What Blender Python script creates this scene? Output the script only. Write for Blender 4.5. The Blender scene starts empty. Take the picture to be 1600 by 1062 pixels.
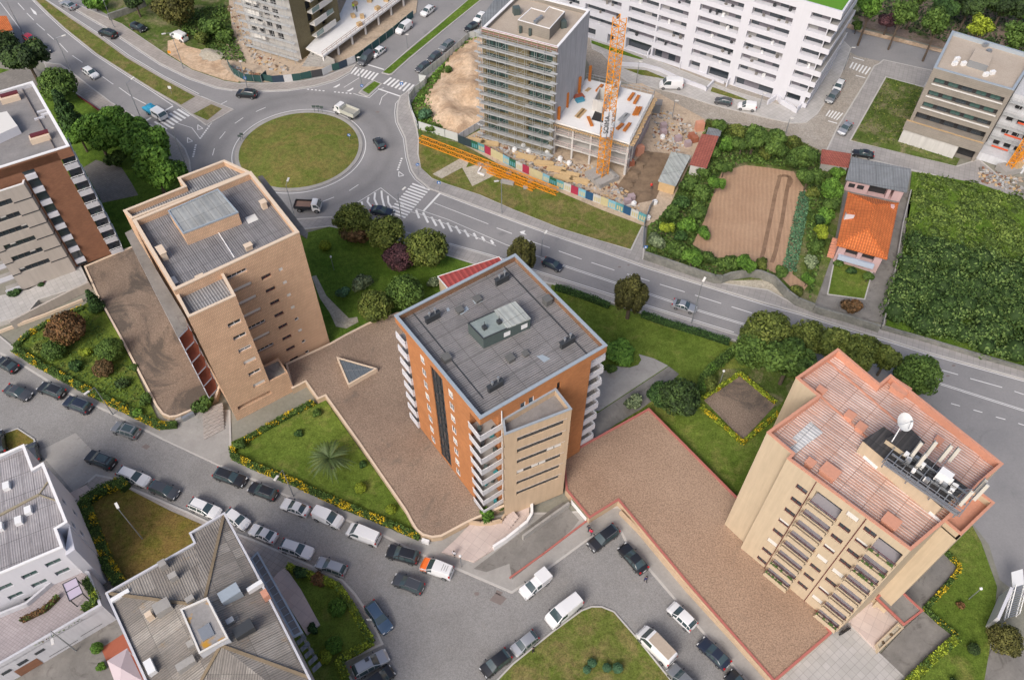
import bpy, math, random
import numpy as np
from mathutils import Vector, Matrix, noise as mnoise
random.seed(7)
sc = bpy.context.scene
COL = sc.collection
H, FPX, PITCH, ROLL = 100.0, 1270.0, 0.8955, 0.0046
_f = Vector((0, math.cos(PITCH), -math.sin(PITCH))); _r = Vector((1, 0, 0)); _u = _r.cross(_f)
CR = math.cos(ROLL)*_r + math.sin(ROLL)*_u; CU = -math.sin(ROLL)*_r + math.cos(ROLL)*_u; CF = _f
cam = bpy.data.cameras.new("camera"); cam.sensor_width = 36; cam.lens = FPX/1600*36; cam.clip_start = 1; cam.clip_end = 2000
co = bpy.data.objects.new("camera", cam); COL.objects.link(co); sc.camera = co
co.matrix_world = Matrix(((CR.x, CU.x, -CF.x, 0), (CR.y, CU.y, -CF.y, 0), (CR.z, CU.z, -CF.z, H), (0, 0, 0, 1)))
w = bpy.data.worlds.new("World"); sc.world = w; w.use_nodes = True
nt = w.node_tree; bg = nt.nodes['Background']; sky = nt.nodes.new('ShaderNodeTexSky')
SUN_EL, SUN_AZ = math.radians(42), math.radians(-150)
sky.sky_type = 'NISHITA'; sky.sun_disc = False; sky.sun_elevation = SUN_EL; sky.sun_rotation = SUN_AZ
sky.air_density = 0.8; sky.dust_density = 4.5; sky.ozone_density = 0.6
nt.links.new(sky.outputs[0], bg.inputs[0]); bg.inputs[1].default_value = 0.15
sl = bpy.data.lights.new("sun", 'SUN'); sl.energy = 1.6; sl.angle = math.radians(24); sl.color = (1, .985, .97)
so = bpy.data.objects.new("sun", sl); COL.objects.link(so)
# the sky node's sun_rotation is measured clockwise from +Y
sd = Vector((math.sin(SUN_AZ)*math.cos(SUN_EL), math.cos(SUN_AZ)*math.cos(SUN_EL), math.sin(SUN_EL)))
so.rotation_euler = sd.to_track_quat('Z', 'Y').to_euler(); so.location = (0, 0, 150)
sc.view_settings.view_transform = 'Standard'; sc.view_settings.look = 'None'; sc.view_settings.gamma = 1
sc.view_settings.exposure = 0.22
def G(x, y, h=0.0):
 "ground position (metres) of a spot surveyed in the photograph, at height h"
 d = CF + CR*((x-800)/FPX) - CU*((y-531)/FPX)
 t = (H-h)/(-d.z); return (d.x*t, d.y*t)
def GP(pts, h=0.0): return [G(p[0], p[1], h) for p in pts]
def area(p): return sum(p[i-1][0]*p[i][1]-p[i][0]*p[i-1][1] for i in range(len(p)))/2
def ccw(p): p = [tuple(q[:2]) for q in p]; return p if area(p) > 0 else p[::-1]
def vsub(a, b): return (a[0]-b[0], a[1]-b[1])
def unit(a): l = math.hypot(*a) or 1; return (a[0]/l, a[1]/l)
def inset(p, t):
 n = len(p); out = []
 for i in range(n):
  d1 = unit(vsub(p[i], p[i-1])); d2 = unit(vsub(p[(i+1) % n], p[i]))
  n1 = (-d1[1], d1[0]); n2 = (-d2[1], d2[0]); k = 1+n1[0]*n2[0]+n1[1]*n2[1]
  k = max(k, .3); out.append((p[i][0]+(n1[0]+n2[0])/k*t, p[i][1]+(n1[1]+n2[1])/k*t))
 return out
def setm(o, mat):
 if mat:
  for m in (mat if isinstance(mat, (list, tuple)) else [mat]): o.data.materials.append(m)
def woff(o):
 x = Vector((0, 0, 0))
 while o: x = x + o.location; o = o.parent
 return x
def tag(o, label=None, cat=None, group=None, kind=None):
 if label: o['label'] = label
 if cat: o['category'] = cat
 if group: o['group'] = group
 if kind: o['kind'] = kind
 return o
def empty(name, loc, label=None, cat=None, group=None, rz=0):
 o = bpy.data.objects.new(name, None); o.empty_display_size = .5; COL.objects.link(o)
 o.location = (loc[0], loc[1], loc[2] if len(loc) > 2 else 0); o.rotation_euler = (0, 0, rz)
 return tag(o, label, cat, group)
class MB:
 def __init__(s, ang=0.0): s.v = []; s.f = []; s.m = []; s.ang = ang
 def face(s, pts, mi=0):
  b = len(s.v); s.v += [tuple(p) for p in pts]; s.f.append(tuple(range(b, b+len(pts)))); s.m.append(mi); return s
 def sheet(s, poly, z, mi=0): return s.face([(x, y, z) for x, y in ccw(poly)], mi)
 def prism(s, poly, z0, z1, ms=0, mt=None, bottom=False, top=True):
  p = ccw(poly); n = len(p)
  for i in range(n):
   a, b = p[i], p[(i+1) % n]; s.face([(*a, z0), (*b, z0), (*b, z1), (*a, z1)], ms)
  if top: s.face([(x, y, z1) for x, y in p], ms if mt is None else mt)
  if bottom: s.face([(x, y, z0) for x, y in p[::-1]], ms)
  return s
 def ring(s, poly, t, z0, z1, mi=0):
  o = ccw(poly); i_ = inset(o, t); n = len(o)
  if t < 0: o, i_ = i_, o
  for k in range(n):
   j = (k+1) % n
   s.face([(*o[k], z0), (*o[j], z0), (*o[j], z1), (*o[k], z1)], mi)
   s.face([(*i_[j], z0), (*i_[k], z0), (*i_[k], z1), (*i_[j], z1)], mi)
   s.face([(*o[k], z1), (*o[j], z1), (*i_[j], z1), (*i_[k], z1)], mi)
  return s
 def box(s, cx, cy, z0, lx, ly, lz, rz=0, mi=0, bottom=True):
  c, q = math.cos(rz), math.sin(rz)
  p = [(cx+a*c-b*q, cy+a*q+b*c) for a, b in ((-lx/2, -ly/2), (lx/2, -ly/2), (lx/2, ly/2), (-lx/2, ly/2))]
  return s.prism(p, z0, z0+lz, mi, None, bottom)
 def bar(s, p, q, w, h=None, mi=0):
  h = h or w; p, q = Vector(p), Vector(q); d = (q-p)
  if d.length < 1e-6: return s
  d.normalize(); r = d.cross(Vector((0, 0, 1)))
  if r.length < 1e-3: r = Vector((1, 0, 0))
  r.normalize(); u = r.cross(d); r *= w/2; u *= h/2
  A = [p-r-u, p+r-u, p+r+u, p-r+u]; B = [q-r-u, q+r-u, q+r+u, q-r+u]
  for i in range(4):
   j = (i+1) % 4; s.face([A[i], B[i], B[j], A[j]][::-1], mi)
  s.face(A, mi); s.face(B[::-1], mi); return s
 def tube(s, p, q, r, r2=None, n=8, mi=0, caps=True):
  r2 = r if r2 is None else r2; p, q = Vector(p), Vector(q); d = (q-p).normalized()
  a = d.cross(Vector((0, 0, 1)))
  if a.length < 1e-3: a = Vector((1, 0, 0))
  a.normalize(); b = d.cross(a)
  A = [p+(a*math.cos(t)+b*math.sin(t))*r for t in [2*math.pi*k/n for k in range(n)]]
  B = [q+(a*math.cos(t)+b*math.sin(t))*r2 for t in [2*math.pi*k/n for k in range(n)]]
  for i in range(n):
   j = (i+1) % n; s.face([A[i], A[j], B[j], B[i]], mi)
  if caps: s.face(A[::-1], mi); s.face(B, mi)
  return s
 def build(s, name, mat, parent=None, smooth=False, local=False, label=None, cat=None, group=None, kind=None, merge=False):
  me = bpy.data.meshes.new(name); V = np.array(s.v, float).reshape(-1, 3)
  if parent is not None: off = np.zeros(3) if local else np.array(woff(parent))
  elif local: off = np.zeros(3)
  else: off = np.array([(V[:, 0].min()+V[:, 0].max())/2, (V[:, 1].min()+V[:, 1].max())/2, V[:, 2].min()])
  me.from_pydata((V-off).tolist(), [], s.f)
  uv = me.uv_layers.new(name="UVMap"); ca, sa = math.cos(s.ang), math.sin(s.ang); L = np.zeros((len(me.loops), 2)); k = 0
  for f in s.f:
   P = V[list(f)]; n = np.zeros(3)
   for i in range(len(P)): n += np.cross(P[i-1], P[i])
   l = np.linalg.norm(n) or 1; n /= l
   if abs(n[2]) < .7:
    h = math.hypot(n[0], n[1]) or 1; t = (-n[1]/h, n[0]/h)
    L[k:k+len(f), 0] = P[:, 0]*t[0]+P[:, 1]*t[1]; L[k:k+len(f), 1] = P[:, 2]/max(h, .3)
   else:
    L[k:k+len(f), 0] = P[:, 0]*ca+P[:, 1]*sa; L[k:k+len(f), 1] = -P[:, 0]*sa+P[:, 1]*ca
   k += len(f)
  uv.data.foreach_set('uv', L.ravel())
  me.polygons.foreach_set('material_index', s.m)
  if merge:
   import bmesh
   bm = bmesh.new(); bm.from_mesh(me); bmesh.ops.remove_doubles(bm, verts=bm.verts, dist=1e-4); bm.to_mesh(me); bm.free()
  if smooth: me.polygons.foreach_set('use_smooth', [True]*len(me.polygons))
  o = bpy.data.objects.new(name, me); COL.objects.link(o); setm(o, mat)
  if parent is not None: o.parent = parent
  elif not local: o.location = off
  return tag(o, label, cat, group, kind)
def copy_tree(o, parent=None):
 c = o.copy(); COL.objects.link(c); c.parent = parent
 for ch in list(o.children): copy_tree(ch, c)
 return c
MATS = {}
def rgb(*c): return (*c[:3], 1)
def srgb(r, g, b): return tuple(((x/255+.055)/1.055)**2.4 if x/255 > .04045 else x/255/12.92 for x in (r, g, b))
class NT:
 def __init__(s, name):
  s.m = bpy.data.materials.new(name); s.m.use_nodes = True; s.t = s.m.node_tree; s.b = s.t.nodes['Principled BSDF']
  s.geo = s.n('ShaderNodeNewGeometry'); s.pos = s.geo.outputs['Position']
 def n(s, t, **k):
  q = s.t.nodes.new(t)
  for a, v in k.items(): setattr(q, a, v)
  return q
 def lk(s, a, b): s.t.links.new(a, b)
 def noise(s, scale, det=4, rough=.6, vec=None, dist=0):
  q = s.n('ShaderNodeTexNoise'); q.inputs['Scale'].default_value = scale; q.inputs['Detail'].default_value = det
  q.inputs['Roughness'].default_value = rough; q.inputs['Distortion'].default_value = dist; s.lk(vec or s.pos, q.inputs['Vector']); return q.outputs['Fac']
 def ramp(s, fac, stops, interp='LINEAR'):
  q = s.n('ShaderNodeValToRGB'); q.color_ramp.interpolation = interp; e = q.color_ramp.elements
  while len(e) < len(stops): e.new(.5)
  for i, (p, c) in enumerate(stops): e[i].position = p; e[i].color = rgb(*c) if len(c) > 1 else rgb(c[0], c[0], c[0])
  s.lk(fac, q.inputs[0]); return q.outputs[0]
 def mix(s, fac, a, b, mode='MIX'):
  q = s.n('ShaderNodeMix'); q.data_type = 'RGBA'; q.blend_type = mode
  for sock, v in ((q.inputs[0], fac), (q.inputs[6], a), (q.inputs[7], b)):
   if hasattr(v, 'is_output'): s.lk(v, sock)
   elif isinstance(v, (int, float)): sock.default_value = v
   else: sock.default_value = rgb(*v)
  return q.outputs[2]
 def math(s, op, a, b=None, c=None):
  q = s.n('ShaderNodeMath'); q.operation = op
  for i, v in enumerate((a, b, c)):
   if v is None: continue
   if hasattr(v, 'is_output'): s.lk(v, q.inputs[i])
   else: q.inputs[i].default_value = v
  return q.outputs[0]
 def uv(s, rot=0, scale=(1, 1, 1)):
  u = s.n('ShaderNodeUVMap'); u.uv_map = 'UVMap'; m = s.n('ShaderNodeMapping'); m.inputs['Rotation'].default_value = (0, 0, rot); m.inputs['Scale'].default_value = scale
  s.lk(u.outputs[0], m.inputs[0]); return m.outputs[0]
 def bump(s, h, st=.3, d=.05):
  q = s.n('ShaderNodeBump'); q.inputs['Strength'].default_value = st; q.inputs['Distance'].default_value = d; s.lk(h, q.inputs['Height']); s.lk(q.outputs[0], s.b.inputs['Normal'])
 def col(s, c):
  if hasattr(c, 'is_output'): s.lk(c, s.b.inputs['Base Color'])
  else: s.b.inputs['Base Color'].default_value = rgb(*c)
 def done(s, rough=.85, metal=0, spec=.35):
  s.b.inputs['Roughness'].default_value = rough; s.b.inputs['Metallic'].default_value = metal; s.b.inputs['Specular IOR Level'].default_value = spec
  MATS[s.m.name] = s.m; return s.m
def sca(c, k): return tuple(min(1, x*k) for x in c[:3])
def plain(name, c, rough=.6, metal=0, spec=.4, var=.0, sc_=3):
 if name in MATS: return MATS[name]
 t = NT(name)
 if var: t.col(t.mix(t.noise(sc_, 5, .65), sca(c, 1-var), sca(c, 1+var)))
 else: t.col(c)
 return t.done(rough, metal, spec)
def mottled(name, c1, c2, big=.12, fine=6, grain=.18, rough=.9, extra=None, bump=.2, gscale=None, stain=None):
 "ground-like surface: broad patches between c1 and c2, plus grain and optional extra colour in blotches"
 t = NT(name); a = t.ramp(t.noise(big, 6, .65), [(.35, c1), (.65, c2)])
 g = t.noise(gscale or fine, 3, .8); gc = t.ramp(g, [(.3, (1-grain,)), (.7, (1+grain,))]) if False else None
 m = t.math('MULTIPLY_ADD', t.math('SUBTRACT', g, .5), grain*4, 1.0)
 q = t.n('ShaderNodeVectorMath', operation='SCALE'); t.lk(a, q.inputs[0]); t.lk(m, q.inputs['Scale']); c = q.outputs[0]
 if extra: c = t.mix(t.ramp(t.noise(extra[1], 5, .6), [(extra[2], (0,)), (extra[2]+.12, (1,))]), c, extra[0])
 if stain: c = t.mix(t.ramp(t.noise(stain[1], 8, .7, dist=1.5), [(stain[2], (0,)), (stain[2]+.1, (stain[3],))]), c, stain[0])
 t.col(c)
 if bump: t.bump(g, bump, .05)
 return t.done(rough)
M = {}
def asphalt_():
 m_ = mottled('asphalt', (.225, .22, .22), (.28, .27, .265), .09, 3, .09, .85, bump=.1, stain=((.165, .163, .165), .11, .60, .55)); t = m_.node_tree; b = t.nodes['Principled BSDF']; src = b.inputs['Base Color'].links[0].from_socket
 g = t.nodes.new('ShaderNodeNewGeometry'); d = t.nodes.new('ShaderNodeVectorMath'); d.operation = 'DISTANCE'; t.links.new(g.outputs['Position'], d.inputs[0]); d.inputs[1].default_value = (-41.4, 127.1, 0)
 r = t.nodes.new('ShaderNodeValToRGB'); e = r.color_ramp.elements; e[0].position = 0; e[0].color = (1, 1, 1, 1); e[1].position = 1; e[1].color = (1, 1, 1, 1)
 for p, c in ((.34, 1), (.38, .82), (.42, .88), (.45, .76), (.50, 1)): q = e.new(p); q.color = (c, c, c, 1)
 k = t.nodes.new('ShaderNodeMath'); k.operation = 'MULTIPLY'; k.inputs[1].default_value = 1/40; t.links.new(d.outputs['Value'], k.inputs[0]); t.links.new(k.outputs[0], r.inputs[0])
 x = t.nodes.new('ShaderNodeMix'); x.data_type = 'RGBA'; x.blend_type = 'MULTIPLY'; x.inputs[0].default_value = .75; t.links.new(src, x.inputs[6]); t.links.new(r.outputs[0], x.inputs[7]); t.links.new(x.outputs[2], b.inputs['Base Color']); return m_
M['asphalt'] = asphalt_()
def cobble(name, c1, c2, sz=4.5):
 t = NT(name); v = t.n('ShaderNodeTexVoronoi'); v.inputs['Scale'].default_value = sz; t.lk(t.pos, v.inputs['Vector'])
 a = t.ramp(t.noise(.1, 7, .7), [(.38, c1), (.62, c2)])
 sep = t.n('ShaderNodeSeparateColor'); t.lk(v.outputs['Color'], sep.inputs[0])
 k = t.math('MULTIPLY_ADD', sep.outputs[0], .30, .86); k2 = t.math('MULTIPLY', k, t.ramp(v.outputs['Distance'], [(.0, (1.06,)), (.9, (.82,))]))
 q = t.n('ShaderNodeVectorMath', operation='SCALE'); t.lk(a, q.inputs[0]); t.lk(k2, q.inputs['Scale'])
 c = t.mix(t.ramp(t.noise(.35, 6, .7), [(.6, (0,)), (.75, (.4,))]), q.outputs[0], (.28, .255, .22))
 t.col(c); t.bump(v.outputs['Distance'], -.25, .03); return t.done(.85)
M['cobble'] = cobble('cobblestone', (.238, .23, .22), (.288, .280, .27), 9)
M['setts'] = cobble('pale_setts', (.33, .29, .24), (.38, .345, .30), 4)
def paving(name, c1, c2, bw=.5, bh=.5, ang=0, mortar=.75, off=0.0):
 t = NT(name); m = t.n('ShaderNodeMapping'); m.inputs['Rotation'].default_value = (0, 0, ang); t.lk(t.pos, m.inputs[0])
 b = t.n('ShaderNodeTexBrick'); b.offset = off; t.lk(m.outputs[0], b.inputs['Vector']); b.inputs['Scale'].default_value = 1
 b.inputs['Brick Width'].default_value = bw; b.inputs['Row Height'].default_value = bh; b.inputs['Mortar Size'].default_value = .025
 b.inputs['Color1'].default_value = rgb(*c1); b.inputs['Color2'].default_value = rgb(*c2); b.inputs['Mortar'].default_value = rgb(*sca(c1, mortar))
 q = t.n('ShaderNodeVectorMath', operation='SCALE'); t.lk(b.outputs[0], q.inputs[0])
 t.lk(t.math('MULTIPLY_ADD', t.noise(.25, 8, .75), .7, .65), q.inputs['Scale']); t.col(q.outputs[0]); return t.done(.85)
M['paving'] = paving('grey_paving', (.30, .285, .27), (.34, .32, .305), .9, .9, .4)
M['paving_light'] = paving('light_paving', (.40, .385, .36), (.45, .43, .41), .8, .8, .9)
M['paving_warm'] = paving('warm_paving', (.33, .30, .27), (.37, .33, .30), .7, .7, .5)
M['paving_dark'] = paving('dark_paving', (.20, .185, .165), (.25, .23, .205), .4, .4, .55)
M['paving_pink'] = paving('pink_paving', (.50, .41, .37), (.56, .47, .42), 1.2, 1.2, .6, .85)
M['conc'] = mottled('old_concrete', (.30, .285, .265), (.36, .345, .32), .3, 3, .08, .9, stain=((.2, .185, .165), .35, .58, .6))
M['conc_dark'] = mottled('dark_concrete', (.17, .16, .145), (.24, .225, .205), .3, 3, .1, .9, stain=((.1, .09, .08), .4, .55, .6))
M['kerb'] = plain('kerb_stone', (.46, .44, .41), .85, var=.15)
M['paint'] = plain('road_paint', (.72, .71, .69), .7, var=.12, sc_=4)
def grass(name, c1, c2, dry=None, big=.12, thr=.55, fleck=None):
 t = NT(name); a = t.ramp(t.noise(big, 7, .7), [(.36, c1), (.64, c2)])
 g = t.noise(5, 5, .85); g2 = t.noise(1.3, 5, .7)
 k = t.math('MULTIPLY', t.math('MULTIPLY_ADD', t.math('SUBTRACT', g, .5), 3.0, 1.0), t.math('MULTIPLY_ADD', t.math('SUBTRACT', g2, .5), 1.5, 1.0))
 c = a
 if dry: c = t.mix(t.ramp(t.noise(big*2.2, 7, .72, dist=.6), [(thr-.07, (0,)), (thr+.1, (.8,))]), a, dry)
 q = t.n('ShaderNodeVectorMath', operation='SCALE'); t.lk(c, q.inputs[0]); t.lk(k, q.inputs['Scale']); c = q.outputs[0]
 if fleck: c = t.mix(t.ramp(t.noise(7, 2, .5), [(.69, (0,)), (.73, (.8,))]), c, fleck)
 t.col(c); t.bump(g, .5, .08); return t.done(.95, spec=.1)
M['lawn'] = grass('lawn_grass', (.080, .125, .018), (.135, .185, .032), (.21, .20, .06), .1, .60)
M['lawn_dry'] = grass('dry_lawn', (.095, .13, .022), (.13, .15, .035), (.21, .165, .07), .13, .50)
M['lawn_round'] = grass('roundabout_grass', (.115, .15, .028), (.16, .17, .045), (.20, .165, .055), .11, .50)
M['lawn_lush'] = grass('lush_grass', (.068, .13, .016), (.12, .185, .028), None, .15)
M['lawn_brown'] = grass('brown_lawn', (.11, .12, .022), (.165, .13, .03), (.20, .13, .045), .15, .48)
M['weeds'] = grass('weedy_ground', (.06, .095, .02), (.10, .14, .03), (.24, .2, .12), .13, .54)
M['gravel'] = mottled('brown_gravel', (.215, .155, .115), (.315, .235, .175), .07, 5, .62, .95, bump=.6, gscale=5.5, stain=((.13, .115, .095), .1, .56, .6))
M['gravel2'] = mottled('dark_gravel', (.185, .135, .10), (.265, .20, .15), .08, 5, .62, .95, bump=.6, gscale=5.5, stain=((.075, .065, .055), .10, .50, .75))
M['gravel_tan'] = mottled('tan_gravel', (.285, .19, .13), (.36, .25, .175), .06, 5, .55, .95, bump=.6, gscale=5.5, stain=((.22, .165, .125), .12, .6, .5))
M['stones'] = mottled('loose_stones', (.36, .32, .25), (.46, .42, .34), .3, 5, .4, .95, bump=.6, gscale=3.2)
def soil(name, c1, c2, ang, freq, amt=.5, fur=.5):
 t = NT(name); a = t.ramp(t.noise(.15, 7, .65), [(.35, c1), (.65, c2)])
 m = t.n('ShaderNodeMapping'); m.inputs['Rotation'].default_value = (0, 0, ang); t.lk(t.pos, m.inputs[0])
 w_ = t.n('ShaderNodeTexWave'); w_.inputs['Scale'].default_value = freq; w_.inputs['Distortion'].default_value = 5; w_.inputs['Detail'].default_value = 3; w_.inputs['Detail Scale'].default_value = .35
 t.lk(m.outputs[0], w_.inputs['Vector'])
 k = t.math('MULTIPLY_ADD', w_.outputs['Fac'], amt, 1-amt/2); g = t.noise(3, 5, .8); k = t.math('MULTIPLY', k, t.math('MULTIPLY_ADD', g, .7, .65))
 q = t.n('ShaderNodeVectorMath', operation='SCALE'); t.lk(a, q.inputs[0]); t.lk(k, q.inputs['Scale']); t.col(q.outputs[0]); t.bump(w_.outputs['Fac'], fur, .12); return t.done(.95)
M['field'] = soil('ploughed_soil', (.36, .225, .14), (.42, .275, .175), .2, .42, .10, .3)
M['sand'] = mottled('sandy_earth', (.47, .325, .205), (.60, .455, .32), .3, 3, .3, .95, bump=.8, gscale=1.6, stain=((.33, .22, .14), .22, .5, .7))
M['dirt'] = mottled('building_site_dirt', (.40, .31, .22), (.50, .40, .30), .15, 2, .22, .95, stain=((.24, .19, .15), .25, .54, .7))
M['dirt_dark'] = mottled('dark_mud', (.15, .105, .07), (.24, .17, .11), .3, 2, .2, .95)
M['forest'] = mottled('forest_floor', (.15, .115, .08), (.27, .20, .16), .2, 3, .3, .95, extra=((.06, .09, .025), .3, .52))
M['ground'] = mottled('bare_ground', (.20, .195, .15), (.26, .25, .21), .1, 2, .15, .95)
def brick(name, c1, c2, mortar, bw=.6, bh=.13, patch=None, ms=.02):
 t = NT(name); b = t.n('ShaderNodeTexBrick'); t.lk(t.uv(), b.inputs['Vector']); b.inputs['Scale'].default_value = 1
 b.inputs['Brick Width'].default_value = bw; b.inputs['Row Height'].default_value = bh; b.inputs['Mortar Size'].default_value = ms
 b.inputs['Color1'].default_value = rgb(*c1); b.inputs['Color2'].default_value = rgb(*c2); b.inputs['Mortar'].default_value = rgb(*mortar)
 c = b.outputs[0]; q = t.n('ShaderNodeVectorMath', operation='SCALE'); t.lk(c, q.inputs[0])
 t.lk(t.math('MULTIPLY_ADD', t.noise(.35, 8, .75), .75, .62), q.inputs['Scale']); c = q.outputs[0]
 if patch: c = t.mix(t.ramp(t.noise(patch[1], 5, .6), [(.55, (0,)), (.65, (.55,))]), c, patch[0])
 t.col(c); t.bump(b.outputs['Fac'], -.2, .02); return t.done(.85)
M['brick_tan'] = brick('tan_brick', (.66, .44, .285), (.60, .39, .25), (.48, .32, .21), .22, .6, ms=.05)
M['brick_orange'] = brick('orange_brick', (.50, .205, .075), (.42, .165, .06), (.36, .17, .08), .5, .16)
M['brick_brown'] = brick('brown_brick', (.27, .125, .07), (.22, .10, .058), (.20, .105, .065), .45, .15)
def render_(name, c, var=.08, streak=.2, rough=.85):
 t = NT(name); m = t.n('ShaderNodeMapping'); m.inputs['Scale'].default_value = (2.2, 2.2, .18); t.lk(t.pos, m.inputs[0])
 s_ = t.noise(1, 6, .65, vec=m.outputs[0]); k = t.math('MULTIPLY', t.math('MULTIPLY_ADD', s_, streak*2, 1-streak), t.math('MULTIPLY_ADD', t.noise(.6, 5, .6), var*2, 1-var))
 q = t.n('ShaderNodeVectorMath', operation='SCALE'); q.inputs[0].default_value = c[:3]; t.lk(k, q.inputs['Scale']); t.col(q.outputs[0]); return t.done(rough)
M['tan_wall'] = render_('tan_render', (.50, .405, .285))
M['tan_bay'] = render_('pale_tan_render', (.50, .375, .255))
M['grey_bay'] = render_('warm_grey_render', (.43, .385, .34))
M['white_wall'] = render_('white_render', (.60, .60, .635), .04, .06)
M['offwhite_wall'] = render_('weathered_white_render', (.52, .52, .545), .08, .2)
M['conc_wall'] = render_('raw_concrete', (.50, .485, .46), .1, .25)
M['grey_wall'] = render_('cool_grey_wall', (.52, .53, .55), .08, .25)
M['stone_wall'] = mottled('old_stone_wall', (.13, .135, .12), (.24, .235, .21), .4, 2, .25, .95)
M['olive_wall'] = brick('olive_cladding', (.225, .19, .105), (.185, .155, .085), (.15, .125, .07), .35, .25, ms=.03)
M['taupe'] = brick('taupe_cladding', (.27, .24, .205), (.25, .225, .19), (.20, .18, .155), 2.4, .35, ms=.02)
M['trim'] = plain('cream_coping', (.66, .53, .40), .7, var=.08)
M['trim_blue'] = plain('pale_blue_metal_coping', (.36, .41, .45), .5, .2, var=.12)
M['trim_white'] = plain('white_painted_trim', (.78, .77, .76), .6, var=.05)
M['terracotta'] = plain('terracotta_paint', (.56, .27, .18), .8, var=.18)
M['red_cap'] = plain('red_wall_cap', (.42, .14, .115), .8, var=.15)
M['white_metal'] = plain('white_metal', (.75, .75, .74), .5)
M['grey_metal'] = plain('grey_galvanised_metal', (.34, .36, .38), .45, .6, var=.1)
M['dark_metal'] = plain('dark_metal', (.06, .065, .07), .5, .3)
M['maroon'] = plain('maroon_metal', (.12, .02, .025), .5)
M['green_metal'] = plain('dark_green_metal', (.075, .10, .095), .5, var=.2)
M['glass'] = plain('window_glass', (.035, .045, .055), .08, 0, .9)
M['glass_green'] = plain('greenish_glass', (.05, .10, .09), .1, 0, .8)
M['shutter'] = plain('white_roller_shutter', (.66, .64, .60), .7)
M['shutter_grey'] = plain('grey_roller_shutter', (.30, .295, .29), .7)
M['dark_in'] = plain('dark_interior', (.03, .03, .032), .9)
M['red_floor'] = plain('red_tile_floor', (.34, .10, .055), .8, var=.15)
def corr(name, c1, c2, period=.35, ang=0, sheet=(1.1, 2.6), gap=(.1, .09, .08), amt=.35, moss=None, vscale=.35, joint=.5):
 "corrugated sheets: ridges come from bump and darker bands coloured into the valleys, each sheet slightly different in tone"
 t = NT(name); u = t.uv(ang); sp = t.n('ShaderNodeSeparateXYZ'); t.lk(u, sp.inputs[0])
 wv = t.math('SINE', t.math('MULTIPLY', sp.outputs[0], 2*math.pi/period))
 b = t.n('ShaderNodeTexBrick'); t.lk(u, b.inputs['Vector']); b.offset = 0; b.inputs['Scale'].default_value = 1
 b.inputs['Brick Width'].default_value = sheet[0]; b.inputs['Row Height'].default_value = sheet[1]; b.inputs['Mortar Size'].default_value = .045
 b.inputs['Color1'].default_value = rgb(*c1); b.inputs['Color2'].default_value = rgb(*c2); b.inputs['Mortar'].default_value = rgb(*sca(c1, joint))
 c = t.mix(t.ramp(wv, [(.15, (1,)), (.6, (0,))]), b.outputs[0], gap) if amt else b.outputs[0]  # darker colour banded along the corrugation valleys
 c = t.mix(amt, b.outputs[0], c) if amt < 1 else c
 q = t.n('ShaderNodeVectorMath', operation='SCALE'); t.lk(c, q.inputs[0]); t.lk(t.math('MULTIPLY_ADD', t.noise(vscale, 9, .8), 1.3, .35), q.inputs['Scale']); c = q.outputs[0]
 if moss: c = t.mix(t.ramp(t.noise(moss[1], 7, .75), [(moss[2], (0,)), (moss[2]+.12, (moss[3],))]), c, moss[0])
 t.col(c); t.bump(wv, .5, .04); return t.done(.85)
M['roof_c'] = corr('dark_fibre_cement_roof', (.262, .255, .255), (.240, .233, .233), .30, math.pi/2, (1.6, 3), (.11, .095, .09), .55)
M['roof_b'] = corr('grey_fibre_cement_roof', (.25, .245, .25), (.215, .21, .215), .30, 0, (1.1, 2.6), (.12, .11, .11), .45)
M['roof_b_light'] = corr('pale_grey_corrugated_roof', (.36, .355, .355), (.31, .305, .305), .36, 0, (1.1, 2.6), (.13, .13, .13), .8)
M['roof_g'] = corr('weathered_brown_grey_corrugated_roof', (.37, .34, .30), (.20, .18, .16), .27, 0, (1.3, 3.2), (.13, .115, .10), .42, moss=((.33, .20, .07), .5, .60, .45))
M['roof_f'] = corr('lilac_grey_corrugated_roof', (.40, .385, .39), (.34, .325, .33), .27, 0, (1.2, 3), (.19, .165, .17), .45, moss=((.55, .52, .5), .6, .60, .5))
M['roof_e'] = corr('salmon_fibre_cement_roof', (.66, .58, .53), (.59, .49, .44), .36, math.pi/2, (1.25, 2.8), (.42, .20, .13), .72, moss=((.54, .27, .17), .22, .5, .42), joint=.42)
M['felt'] = mottled('grey_roof_felt', (.20, .19, .185), (.27, .255, .245), .3, 4, .12)
M['felt_dark'] = corr('black_corrugated_sheet', (.07, .065, .065), (.05, .048, .048), .6, 0, (2, 3), (.03, .03, .03), .5)
M['roof_gravel'] = mottled('tan_roof_gravel', (.40, .335, .27), (.45, .385, .315), .2, 4, .14)
M['metal_roof'] = corr('pale_green_sheet_metal', (.40, .43, .40), (.36, .38, .36), .9, 0, (2, 4), (.3, .3, .28), .3)
M['zinc'] = corr('dark_grey_ribbed_sheet', (.21, .225, .235), (.19, .20, .21), .5, 0, (3, 5), (.12, .13, .14), .35)
M['red_sheet'] = corr('red_ribbed_metal_sheet', (.42, .085, .075), (.38, .075, .065), .9, 0, (4, 9), (.22, .04, .04), .6)
M['red_tile'] = corr('faded_red_tile', (.42, .13, .09), (.36, .11, .08), .4, 0, (.5, .5), (.2, .06, .05), .5)
M['orange_tile'] = corr('orange_roof_tile', (.72, .22, .06), (.62, .17, .045), .42, 0, (.42, .5), (.30, .07, .025), .55)
M['orange'] = plain('crane_orange_paint', (.72, .28, .02), .5, var=.15)
M['rust'] = plain('rusty_orange_formwork', (.48, .16, .03), .7, var=.25)
M['wood'] = plain('timber', (.52, .36, .19), .8, var=.25, sc_=2)
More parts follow.
